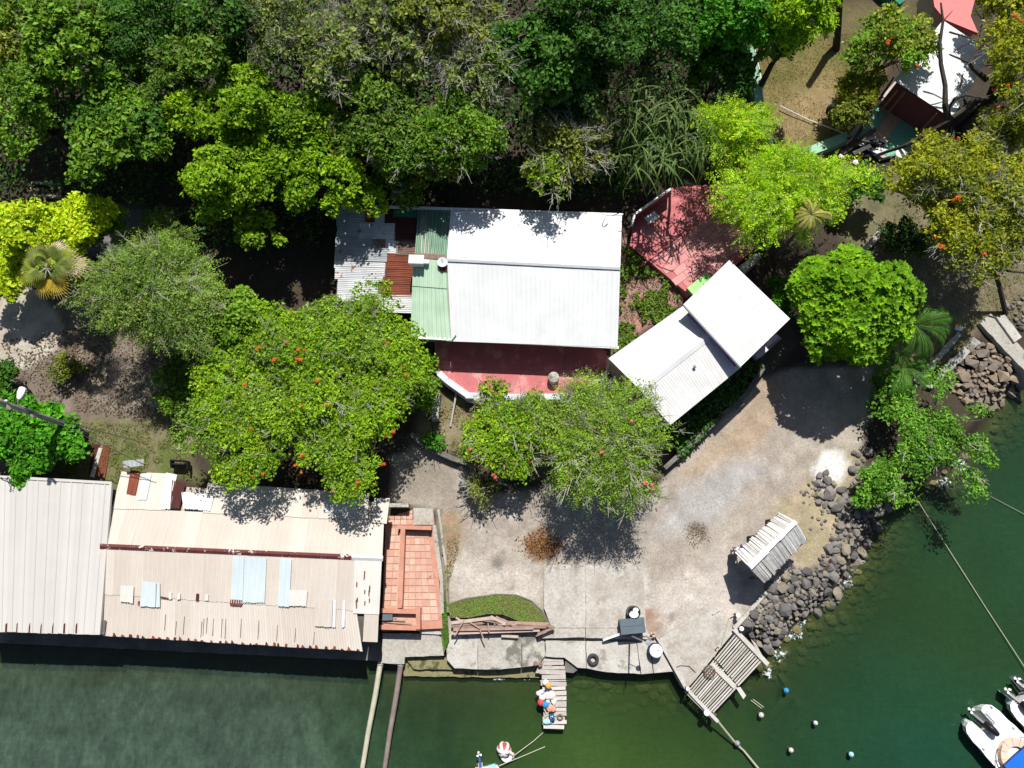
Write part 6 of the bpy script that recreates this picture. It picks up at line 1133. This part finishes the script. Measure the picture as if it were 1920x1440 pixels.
# a person in white by the hut
def person(px, py, label):
    g0 = gp(px, py); o = thing('person', label, 'person', g0)
    def skin(name, pts, edges, rad, mat, lv=2):
        me = bpy.data.meshes.new(name); me.from_pydata([tuple(p) for p in pts], edges, []); me.materials.append(mat); ob = link(bpy.data.objects.new(name, me), o)
        sk = ob.modifiers.new('skin', 'SKIN'); sl = me.skin_vertices[0].data
        for i, r in enumerate(rad): sl[i].radius = (r, r) if not hasattr(r, '__len__') else r
        sl[0].use_root = True; sb = ob.modifiers.new('sub', 'SUBSURF'); sb.levels = sb.render_levels = lv
        for p in me.polygons: p.use_smooth = True
        return ob
    SKIN = flat('skin_brown', (.20, .11, .075), .6); SHIRT = flat('white_shirt', (.78, .78, .80), .9); SHORT = flat('navy_cloth', (.03, .04, .16), .9); HAIR = flat('dark_blue_cap', (.03, .035, .20), .8)
    # pelvis, spine, neck, head, arms, legs as one body
    P = [(0,0,.92),(0,0,1.12),(0,.01,1.34),(0,.02,1.47),(0,.04,1.55),(0,.05,1.66),(.18,0,1.40),(.27,.04,1.16),(.24,.20,.98),(.23,.27,.92),(-.18,0,1.40),(-.28,-.02,1.15),(-.25,.10,.92),(-.24,.14,.86),(.09,0,.88),(.10,.03,.50),(.10,-.01,.08),(.11,.12,.03),(-.09,0,.88),(-.10,-.02,.50),(-.10,-.05,.08),(-.11,.07,.03)]
    Ed = [(0,1),(1,2),(2,3),(3,4),(4,5),(2,6),(6,7),(7,8),(8,9),(2,10),(10,11),(11,12),(12,13),(0,14),(14,15),(15,16),(16,17),(0,18),(18,19),(19,20),(20,21)]
    Rr = [.13,.14,.15,.06,.085,.095,.06,.045,.034,.036,.06,.045,.034,.036,.085,.06,.042,.04,.085,.06,.042,.04]
    body = skin('body', P, Ed, Rr, SKIN)
    skin('shirt', [(0,0,.95),(0,0,1.12),(0,.01,1.34),(0,.01,1.43),(.19,0,1.40),(.26,.03,1.22),(-.19,0,1.40),(-.27,-.01,1.22)], [(0,1),(1,2),(2,3),(2,4),(4,5),(2,6),(6,7)], [.155,.165,.18,.085,.085,.075,.085,.075], SHIRT)
    skin('shorts', [(0,0,.95),(.10,0,.82),(.11,.02,.58),(-.10,0,.82),(-.11,-.01,.58)], [(0,1),(1,2),(0,3),(3,4)], [.15,.11,.09,.11,.09], SHORT)
    G().blob(np.array(g0) + [0, .05, 1.68], (.115, .125, .10), 12, 7, .02).obj('cap', HAIR, o); G().prism([np.array(g0) + [a, b, 1.665] for a, b in ((-.09, .14), (.09, .14), (.06, .25), (-.06, .25))], .02).obj('cap_peak', HAIR, o)
    for s in (-1, 1): G().blob(np.array(g0) + [s * .038, .142, 1.635], (.014, .010, .010), 6, 4).obj('eye', WHITE_B, o)
    G().blob(np.array(g0) + [0, .155, 1.61], (.016, .020, .022), 6, 4).obj('nose', SKIN, o)
    for s, ((hx, hy, hz), dr_) in ((1, ((.23, .29, .91), (0, .8, -.6))), (-1, ((-.24, .15, .84), (0, .4, -.9)))):
        for k in range(4): a = np.array(g0) + [hx + (k - 1.5) * .017, hy, hz]; d = np.array(dr_) * (.075 - abs(k - 1.4) * .008); G().tube([a, a + d * .6, a + d + [0, .012, -.01]], [.010, .009, .006], 5).obj('finger', SKIN, o)
        a = np.array(g0) + [hx - s * .03, hy, hz + .02]; G().tube([a, a + np.array([-s * .03, .03, -.02])], [.011, .008], 5).obj('thumb', SKIN, o)
person(1374, 1032, 'person in white shirt standing at the left corner of the hut')

# ------------------------------------------------------------------ stones
def stone_mesh(i, ang):
    import bmesh
    rg = np.random.RandomState(300 + i); bm = bmesh.new(); k = 11 if ang else 20
    P = nrm(rg.normal(0, 1, (k, 3))); P = P * rg.uniform(.86, 1.05, (k, 1)) if not ang else np.sign(P) * np.abs(P) ** .62 * rg.uniform(.8, 1.0, (k, 1))
    P = P * [1, rg.uniform(.68, .95), rg.uniform(.55, .75)]; [bm.verts.new(p) for p in P]; bmesh.ops.convex_hull(bm, input=bm.verts); bmesh.ops.delete(bm, geom=[v for v in bm.verts if not v.link_faces], context='VERTS')
    if not ang: bmesh.ops.bevel(bm, geom=bm.edges[:], offset=.10, segments=1, affect='EDGES', clamp_overlap=True)
    me = bpy.data.meshes.new('stone'); bm.to_mesh(me); bm.free(); mats = STONEA if ang else STONEM; me.materials.append(mats[i % len(mats)])
    return me
SR = [stone_mesh(i, False) for i in range(15)]; SA = [stone_mesh(i, True) for i in range(12)]
def heap(name, label, poly, r0, r1, meshes, target, seed, lift=.35, tries=6000, big=(), drop=0.0):
    rg = np.random.RandomState(seed); o = thing(name, label, 'rock bank', gp(*np.mean(np.array(poly, float), 0))); Pp = np.array(poly, float); lo, hi = Pp.min(0), Pp.max(0); acc = list(big); n = 0
    for t in range(tries):
        if len(acc) >= target: break
        p = rg.uniform(lo, hi); r = r0 + (r1 - r0) * rg.rand() ** (1.2 if t < tries * .25 else 2.2)
        if t > tries * .5: r = r0 + (r - r0) * .4
        if sdist(Pp, [p[0]], [p[1]])[0] < -1: continue
        if all(math.hypot(p[0] - a, p[1] - b) > (r + c) * .73 for a, b, c in acc): acc.append((p[0], p[1], r))
    for a, b, r in acc:
        R = r / 29.0; p = gp(a, b); p[2] = max(p[2], -.9) + R * lift - drop; inst('stone', meshes[rg.randint(len(meshes))], o, p, (rg.uniform(-.35, .35), rg.uniform(-.35, .35), rg.uniform(0, 6.3)), (R * 1.12, R * 1.12, R * rg.uniform(.85, 1.1)))
    return o
heap('riprap_bank', 'curved bank of dark rounded boulders below the thatched hut', [(1566, 945), (1600, 930), (1640, 955), (1642, 985), (1612, 1045), (1600, 1070), (1568, 1125), (1540, 1148), (1500, 1152), (1472, 1180), (1448, 1222), (1425, 1212), (1396, 1172), (1440, 1105), (1480, 1064), (1532, 1066), (1552, 1020), (1572, 1000)], 3.4, 12.5, SR, 290, 1, .34, 9000)
heap('boulder_cluster', 'cluster of dark boulders between the hut and ash patch', [(1528, 890), (1548, 885), (1560, 905), (1590, 920), (1588, 950), (1550, 950), (1524, 938)], 5, 14, SR, 16, 2, .35, 900, [(1553, 926, 14), (1550, 900, 10), (1533, 908, 9), (1534, 930, 9), (1577, 918, 9)])
heap('boulder_cluster', 'dark boulders half hidden below the mangrove leaves', [(1595, 840), (1640, 850), (1650, 930), (1690, 960), (1640, 975), (1600, 935)], 5, 12, SR, 34, 3, .32, 1500)
heap('quarry_stone_bank', 'bank of angular tan quarry stones in the wall corner', [(1775, 712), (1800, 668), (1838, 640), (1862, 662), (1890, 672), (1902, 710), (1890, 745), (1862, 772), (1822, 766), (1790, 740)], 4.0, 13.5, SA, 150, 4, .42, 7000)
heap('gravel_stones', 'scattered small dark stones on tan sand by the boulders', [(1500, 920), (1530, 900), (1566, 960), (1560, 1010), (1520, 990)], 1.6, 4, SR, 30, 5, .3, 500)
heap('wall_rubble', 'dark and white rubble at the foot of the broad right wall', [(1880, 560), (1920, 560), (1925, 630), (1890, 600)], 2.5, 7, SR, 26, 6, .5, 900)
# sunken stones: one uncounted mass on the sea bed
g = G(); rg = np.random.RandomState(9)
for k in range(420):
    q = [(1020, 1268), (1280, 1285), (1450, 1190), (1580, 1120), (1650, 1000), (1690, 960), (1860, 800), (1910, 745)]; s = rg.uniform(0, len(q) - 1.001); i = int(s); f = s - i; px = q[i][0] * (1 - f) + q[i + 1][0] * f + rg.uniform(-25, 75) * (1 if i > 1 else .6); py = q[i][1] * (1 - f) + q[i + 1][1] * f + rg.uniform(0, 62)
    p = U(px, py, -.4); z = gz(p[0], p[1]); 
    if z > .05: continue
    r = rg.uniform(.12, .40); g.blob((p[0], p[1], z + r * .1), (r, r * rg.uniform(.6, .95), r * .5), 7, 4, .16, rg)
struct(g.obj('sunken_stones', STONEU), 'stuff')

# ------------------------------------------------------------------ boats
def outboard(parent, o, fwd, up, tilt, sc=1.0, cowl=BLACK, prop=WHITE_B, lm=BLACK):
    """tilted-up outboard: cowling, leg, gearcase, propeller; o = pivot at the transom, fwd = toward the bow"""
    f = np.array(fwd, float); f /= np.linalg.norm(f); u = np.array([0, 0, 1.0]); a = np.cross(u, f); ct, st = math.cos(tilt), math.sin(tilt); d = -(f * st) - u * ct; e = f * ct - u * st   # d: down the leg, e: engine's forward
    P = lambda x, y, z: np.array(o) + (e * x + a * y - d * z) * sc
    g = G(); sec = [(-.30, .10, .10), (-.26, .20, .25), (0, .23, .32), (.30, .21, .30), (.52, .14, .20), (.58, .06, .08)]; rings = []
    for z, hw, hl in sec: rings.append([P(hl * math.cos(t) * 1.0 - .05, hw * math.sin(t), z + .30) for t in np.linspace(0, 2 * math.pi, 15)[:-1]])
    V = [p for r in rings for p in r]; n = 14; Fc = [(i * n + k, i * n + (k + 1) % n, (i + 1) * n + (k + 1) % n, (i + 1) * n + k) for i in range(len(sec) - 1) for k in range(n)] + [tuple(range(n - 1, -1, -1)), tuple((len(sec) - 1) * n + k for k in range(n))]
    eng = thing('outboard', None, None, o); del ROOT[eng.name]; bpy.data.objects.remove(eng)
    M('cowling', V, Fc, cowl, parent, smooth=True); G().prism([P(-.10, -.06, .886), P(.10, -.06, .886), P(.10, .06, .886), P(-.10, .06, .886)], .01).obj('badge', WHITE_B, parent)
    G().bar(P(0, 0, .05), P(0, 0, -.75), .13 * sc, .20 * sc).obj('engine_leg', lm, parent); G().bar(P(-.18, 0, -.45), P(.16, 0, -.45), .22 * sc, .03).obj('cavitation_plate', lm, parent); G().tube([P(.20, 0, -.80), P(.0, 0, -.80), P(-.30, 0, -.80), P(-.36, 0, -.80)], [.03, .08 * sc, .07 * sc, .04], 8).obj('gearcase', lm, parent)
    for k in range(3):
        t = 2.094 * k + .4; c, s = math.cos(t), math.sin(t); q = lambda r, w, x: P(-.40 + x, r * c - w * s, -.80 + r * s + w * c); M('propeller_blade', [q(.03, -.03, .02), q(.12, -.09, .04), q(.20, -.02, 0), q(.17, .07, -.04), q(.05, .04, -.02)], [(0, 1, 2, 3, 4)], prop, parent)
    G().bar(P(.22, -.12, .02), P(.22, -.12, -.35), .06, .05).obj('bracket', STEEL, parent); G().bar(P(.22, .12, .02), P(.22, .12, -.35), .06, .05).obj('bracket', STEEL, parent)
def speedboat(name, label, stern, dirv, L, beam, engines, detail=True):
    f = np.array(dirv, float); f /= np.linalg.norm(f); a = np.array([-f[1], f[0], 0]); o = np.array(stern, float); bt = thing(name, label, 'boat', o); Q = lambda x, y, z: o + f * x + a * y + np.array([0, 0, z]); B = beam / 2
    side = [(.0, .62), (-.28, .78), (-.38, .52)] ; half = [(-.42, .50), (-.36, .72), (-.15, .88), (.35, .96), (.9, .95), (1.3, 1.0), (2.6, 1.03), (4.2, .95), (L - 1.6, .70), (L - .6, .33), (L, .0)]
    top = [(x, y * B) for x, y in half]; notch = [(.62, .27 * B), (.62, -.27 * B)] if len(engines) == 1 else [(-.05, .45 * B), (-.05, -.45 * B)]
    outl = [(x, y) for x, y in top] + [(x, -y) for x, y in top[:-1][::-1]] + [(notch[1][0] - .95, notch[1][1] * 1.25), notch[1], notch[0], (notch[0][0] - .95, notch[0][1] * 1.25)]
    V = [Q(x, y, .74 + .03 * x / L * 4) for x, y in outl]; n = len(outl); V2 = [Q(x * .985, y * .93, .36) for x, y in outl]; V3 = [Q(x * .95 + .05, y * .62, -.18) for x, y in outl]
    Fc = [(i, (i + 1) % n, n + (i + 1) % n, n + i) for i in range(n)] + [(n + i, n + (i + 1) % n, 2 * n + (i + 1) % n, 2 * n + i) for i in range(n)] + [tuple(range(3 * n - 1, 2 * n - 1, -1))]; Fc = [tuple(reversed(x)) for x in Fc]
    M('hull', V + V2 + V3, Fc, GEL, bt); M('deck', [v + [0, 0, .004] for v in V], [tuple(range(n))], GEL, bt)
    for s in (1, -1): G().tube([Q(x, s * y, .70 + .03 * x / L * 4) for x, y in top[1:-1]], .035, 6).obj('rub_rail', NAVY, bt)
    for y in engines: outboard(bt, Q(.12 if len(engines) == 1 else -.1, y, .78), f, None, 1.12, .95)
    if detail:
        cx = 2.28; ro, ri = .95, .52
        G().lathe(Q(cx, 0, .78), [(ri - .06, 0), (ri - .06, .03), (.05, .034)], 24).obj('table', GEL, bt)
        for k in range(8):
            a0, a1 = math.radians(62 + k * 29.5), math.radians(62 + (k + 1) * 29.5 - 1.2); G().prism([Q(cx + r * math.cos(t), r * .98 * math.sin(t), 1.0 if r < .8 else 1.06) for r, ts in ((ri, np.linspace(a0, a1, 5)), (ro, np.linspace(a1, a0, 5))) for t in ts], .30).obj('cushion', CUSH, bt)
        G().tube([Q(cx + 1.04 * math.cos(t), -1.02 * math.sin(t), 1.16) for t in np.linspace(math.radians(40), math.radians(165), 12)], .035, 6).obj('rail', BENCHW, bt); G().tube([Q(cx + 1.04 * math.cos(t), 1.02 * math.sin(t), 1.14) for t in np.linspace(math.radians(40), math.radians(95), 8)], .03, 6).obj('rail', BENCHW, bt)
        c_ = [(1.5, -1.2), (4.6, -1.2), (4.6, 1.2), (1.75, 1.25)]; G().prism([Q(x, y, 2.0) for x, y in c_], .05).obj('canopy', BLUEC, bt)
        for x, y in ((1.9, 1.02), (1.7, -1.02), (4.4, 1.0), (4.4, -1.0)): G().tube([Q(x, y * .95, .8), Q(x, y, 1.96)], .025, 6).obj('canopy_pole', STEEL, bt)
        G().box(Q(.15, .52, .79), (.62, .30, .05), math.atan2(f[1], f[0])).obj('step_pad', GREYP, bt); G().tube([Q(-.1, .34, .84), Q(.5, .34, .84), Q(.5, .46, .84), Q(-.1, .46, .84), Q(-.1, .34, .84)], .022, 5).obj('grab_rail', STEEL, bt)
        G().prism([Q(1.5, 1.0 * B, .79), Q(3.2, 1.0 * B, .80), Q(3.2, .88 * B, .80), Q(1.5, .93 * B, .79)], .02).obj('side_step', GREYP, bt)
        for x, y in ((.95, -.85 * B), (1.35, .85 * B), (-.1, .8 * B)): G().box(Q(x, y, .80), (.14, .05, .05), math.atan2(f[1], f[0])).obj('cleat', STEEL, bt)
    else:
        G().prism([Q(.5, y, .80) for y in (-.6, .6)] + [Q(2.2, y, .82) for y in (.6, -.6)], .05).obj('seat', GREYP, bt); G().box(Q(.1, .55, .86), (.3, .26, .16), .6).obj('yellow_case', YELLOW_B, bt)
        G().torus(Q(1.6, -1.12, .75), .15, .06, 14, 6, axis=a).obj('fender', WHITE_B, bt)
    return bt
fw = U(1905, 1432, 0) - U(1822, 1345, 0)
speedboat('speedboat', 'white speedboat with black outboard, beige curved seat and blue canopy', U(1824, 1347, 0), fw, 7.0, 2.4, [0.0])
speedboat('speedboat', 'white boat with two black outboards cut off by the right edge', U(1906, 1306, 0), fw, 7.5, 2.5, [.42, -.42], False)
sb = thing('small_boat', 'stern of a small white boat with navy outboard at the bottom edge', 'boat', U(910, 1450, 0)); f = np.array([.12, -1, 0]); f /= np.linalg.norm(f); a = np.array([-f[1], f[0], 0]); o = U(912, 1436, 0); Q = lambda x, y, z: o + f * x + a * y + np.array([0, 0, z])
ol = [(0, .62), (.6, .75), (1.8, .72), (2.8, .3), (3.1, 0), (2.8, -.3), (1.8, -.72), (.6, -.75), (0, -.62)]; G().prism([Q(x, y, .5) for x, y in ol], .6).obj('hull', GEL, sb); G().tube([Q(x, y, .5) for x, y in ol + ol[:1]], .07, 6).obj('gunwale', GEL, sb); G().prism([Q(.35, -.5, .56), Q(.35, .5, .56), Q(.8, .5, .56), Q(.8, -.5, .56)], .06).obj('seat', GREYP, sb)
outboard(sb, Q(-.05, -.30, .55), f, None, 1.25, .8, GEL, WHITE_B, NAVY_B); G().box(Q(.0, .33, .62), (.42, .34, .2), .25).obj('tackle_box', CYAN_B, sb); G().box(Q(.25, .5, .66), (.3, .25, .18), .5).obj('tackle_box', CYAN_B, sb)
by = thing('striped_buoy', 'inflated red and white buoy floating beside the small boat', 'buoy', U(947, 1410, 0)); c0 = U(945, 1405, .30); G().blob(c0, (.38, .34, .34), 16, 9).obj('ball', RED_B, by, smooth=True)
for k in range(3): t = k * 1.05 + .4; G().torus(c0, .36, .05, 24, 6, axis=(math.cos(t), math.sin(t), .25), zs=1.8).obj('stripe', WHITE_B, by)
G().torus(U(950, 1417, .22), .24, .11, 20, 8).obj('ring', WHITE_B, by); G().tube([U(953, 1409, .45), U(962, 1414, .4), U(963, 1421, .25)], [.07, .08, .05], 7).obj('handle', PINKF, by)

# ------------------------------------------------------------------ street lamp and cables
pb = gp(163, 811); ptop = U(-14, 749, 0); d = ray(-4, 752); hp = 7.4; tz = pb[2] + hp; ptop = U(-4, 752, tz)
ul = thing('utility_pole', 'tall grey utility pole with white street lamp leaning out of the left edge', 'utility pole', pb); G().tube([pb - [0, 0, .3], pb * .5 + ptop * .5, ptop], [.17, .15, .12], 12).obj('pole', pm('pole_concrete', (.33, .32, .31), (.22, .21, .20), 2, .85, .15), ul)
k = .80; a0 = pb * (1 - k) + ptop * k; lh = U(38, 737, a0[2] + .35); G().tube([a0, a0 * .5 + lh * .5 + [0, 0, .1], lh - (lh - a0) * .15], .035, 7).obj('lamp_arm', STEEL, ul)
dv = nrm((lh - a0) * [1, 1, .2]); sv = np.cross([0, 0, 1.0], dv); tp_ = [(-.30, .06), (-.22, .12), (.05, .19), (.26, .18), (.34, .08)]; G().prism([lh + dv * x + sv * y for x, y in tp_] + [lh + dv * x - sv * y for x, y in tp_[::-1]], .12).obj('lamp_head', WHITE_B, ul)
for kk in (.70, .93): c = pb * (1 - kk) + ptop * kk; G().bar(c + [-.35, .3, .0], c + [.35, -.3, .0], .10, .10).obj('cross_arm', WOODM, ul); G().lathe(c + [.1, .12, .05], [(.05, 0), (.07, .08), (.03, .14)], 8).obj('insulator', WHITE_B, ul)
def sag(p, q, s, n=10): p, q = np.array(p, float), np.array(q, float); return [p * (1 - t) + q * t - [0, 0, s * 4 * t * (1 - t)] for t in np.linspace(0, 1, n)]
c7 = pb * .30 + ptop * .70; G().tube(sag(c7, U(258, 827, 6.0), .15), .02, 5).th('service_cable', WIRE, 'thin black cable from the utility pole toward the flame tree', 'cable'); G().tube(sag(pb * .5 + ptop * .5, U(272, 872, 4.3), .2), .02, 5).th('service_cable', WIRE, 'thin black cable dropping to the beige roof end', 'cable')
for i, kk in enumerate((.62, .78, .90)): G().tube(sag(pb * (1 - kk) + ptop * kk + [.05, 0, .1], pb * (1 - kk) + ptop * kk + [-30, 4 + i, .5], .9, 14), .022, 5).th('overhead_cable', WIRE, 'overhead cable leaving the picture from the %s arm of the pole' % ('lowest', 'middle', 'topmost')[i], 'cable')
hk = thing('roof_mast', 'small bent mast on the top edge of the cream roof', 'mast', onp(PA, 22, 900, 0)); A = onp(PA, 22, 906, .02); G().tube([A, A + [0, .1, .8], A + [.05, .2, 1.0]], .03, 6).obj('mast', STEEL, hk); G().tube([A + [.05, .2, 1.0], A + [.2, .1, .7], A + [.15, -.4, .1]], .014, 5).obj('cable', WIRE, hk)

# yard bits
rp = thing('rusty_sheets', 'two rusty roofing strips with a pale strip lying on the weeds', 'scrap metal', gp(187, 855))
def lay(parent, q, mat, off, nm='sheet'): 
    P4 = [gp(*p, off) for p in q]; n = 10; V, uv, Fc = [], [], []
    for i in range(n + 1):
        u = i / n
        for v in (0, 1): V.append((P4[0] * (1 - u) + P4[1] * u) * (1 - v) + (P4[3] * (1 - u) + P4[2] * u) * v + [0, 0, .03 * (i % 2)]); uv.append((u * .8, v))
    Fc = [(2 * i, 2 * i + 1, 2 * i + 3, 2 * i + 2) for i in range(n)]; return M(nm, V, Fc, mat, parent, uv=uv)
lay(rp, [(177, 832), (188, 834), (182, 893), (166, 890)], MAROON, .06); lay(rp, [(187, 840), (194, 841), (179, 896), (171, 894)], OFFW, .12); lay(rp, [(194, 836), (208, 838), (198, 896), (180, 894)], RUST, .08)
lay(thing('rusty_sheet', 'light corrugated sheet propped behind the beige roof end', 'scrap metal', gp(280, 878)), [(262, 874), (300, 870), (300, 882), (264, 886)], GALV, 1.9)
co = thing('black_frame', 'black metal frame box beside the beige roof and flame tree', 'frame', gp(345, 872)); 
for a, b in (((330, 866), (360, 868)), ((330, 866), (331, 880)), ((333, 873), (356, 874)), ((360, 868), (361, 882))): G().bar(gp(*a, .5), gp(*b, .5), .08, .45).obj('bar', BLACK, co)
for x, y, s, lb in ((143, 850, .22, 'small white bucket among the vivid shrubs'), (337, 842, .12, 'little pale stone bottle on the weeds'),): G().blob(gp(x, y, .1), (s, s * .8, s * .8), 9, 6, .1).th('bucket', WHITE_B, lb, 'bucket')
for x0, y0, lb in ((62, 345, 'square frame of pale boards on the dark path at far left'), (88, 372, 'square frame of dark boards half under the yellow bush')):
    fr_ = thing('board_frame', lb, 'frame', gp(x0 + 28, y0 + 12)); c = [(x0, y0), (x0 + 55, y0 + 2), (x0 + 54, y0 + 26), (x0 - 1, y0 + 24)]
    for i in range(4): G().bar(gp(*c[i], .12), gp(*c[(i + 1) % 4], .12), .12, .18).obj('board', WOODB[2 if x0 == 62 else 1], fr_)
# junk by the porch
jk = thing('junk_heap', 'heap of black sheeting, boards and pots beside the coloured porch', 'junk heap', gp(1605, 275))
for k, (a, b, w, m) in enumerate((((1572, 296), (1632, 254), .30, WOODD), ((1582, 262), (1612, 205), .10, BENCHW), ((1580, 270), (1640, 284), .08, WOODD), ((1590, 300), (1620, 288), .25, BLACK), ((1632, 262), (1650, 282), .06, WOODB[2]), ((1576, 284), (1600, 262), .10, REDT[0]))): A, B = gp(*a, .55 + .05 * k), gp(*b, .7 + .05 * k); G().bar(A, B, w, .10).obj('board', m, jk)
for k in range(9): 
    c = gp(1612 + rs.uniform(-8, 30), 272 + rs.uniform(0, 28), .45); G().prism([c + [rs.uniform(-.5, .5) * .8 + .5 * math.cos(t), .35 * math.sin(t), rs.uniform(-.06, .12)] for t in (0, 1.3, 2.6, 4.0, 5.2)], .03).obj('sheet', BLACK if k % 3 else GALVW, jk)
for x, y, r_, m in ((1607, 297, .22, YELLOW_B), (1598, 312, .2, WHITE_B), (1572, 301, .2, PINKF), (1682, 296, .35, WHITE_B)): G().lathe(gp(x, y, .2), [(r_ * .7, 0), (r_, .25), (r_ * .9, .3), (r_ * .3, .32)], 12).obj('pot', m, jk)
G().blob(gp(1560, 208, .15), (.45, .38, .40), 12, 7, .06).th('water_barrel', BLACK, 'round black pot on the lawn next to the feathery bush', 'pot')
G().blob(gp(1795, 618, .15), (.28, .14, .12), 10, 6, .05).th('white_float', WHITE_B, 'white oblong float lying at the end of the strip path', 'float')
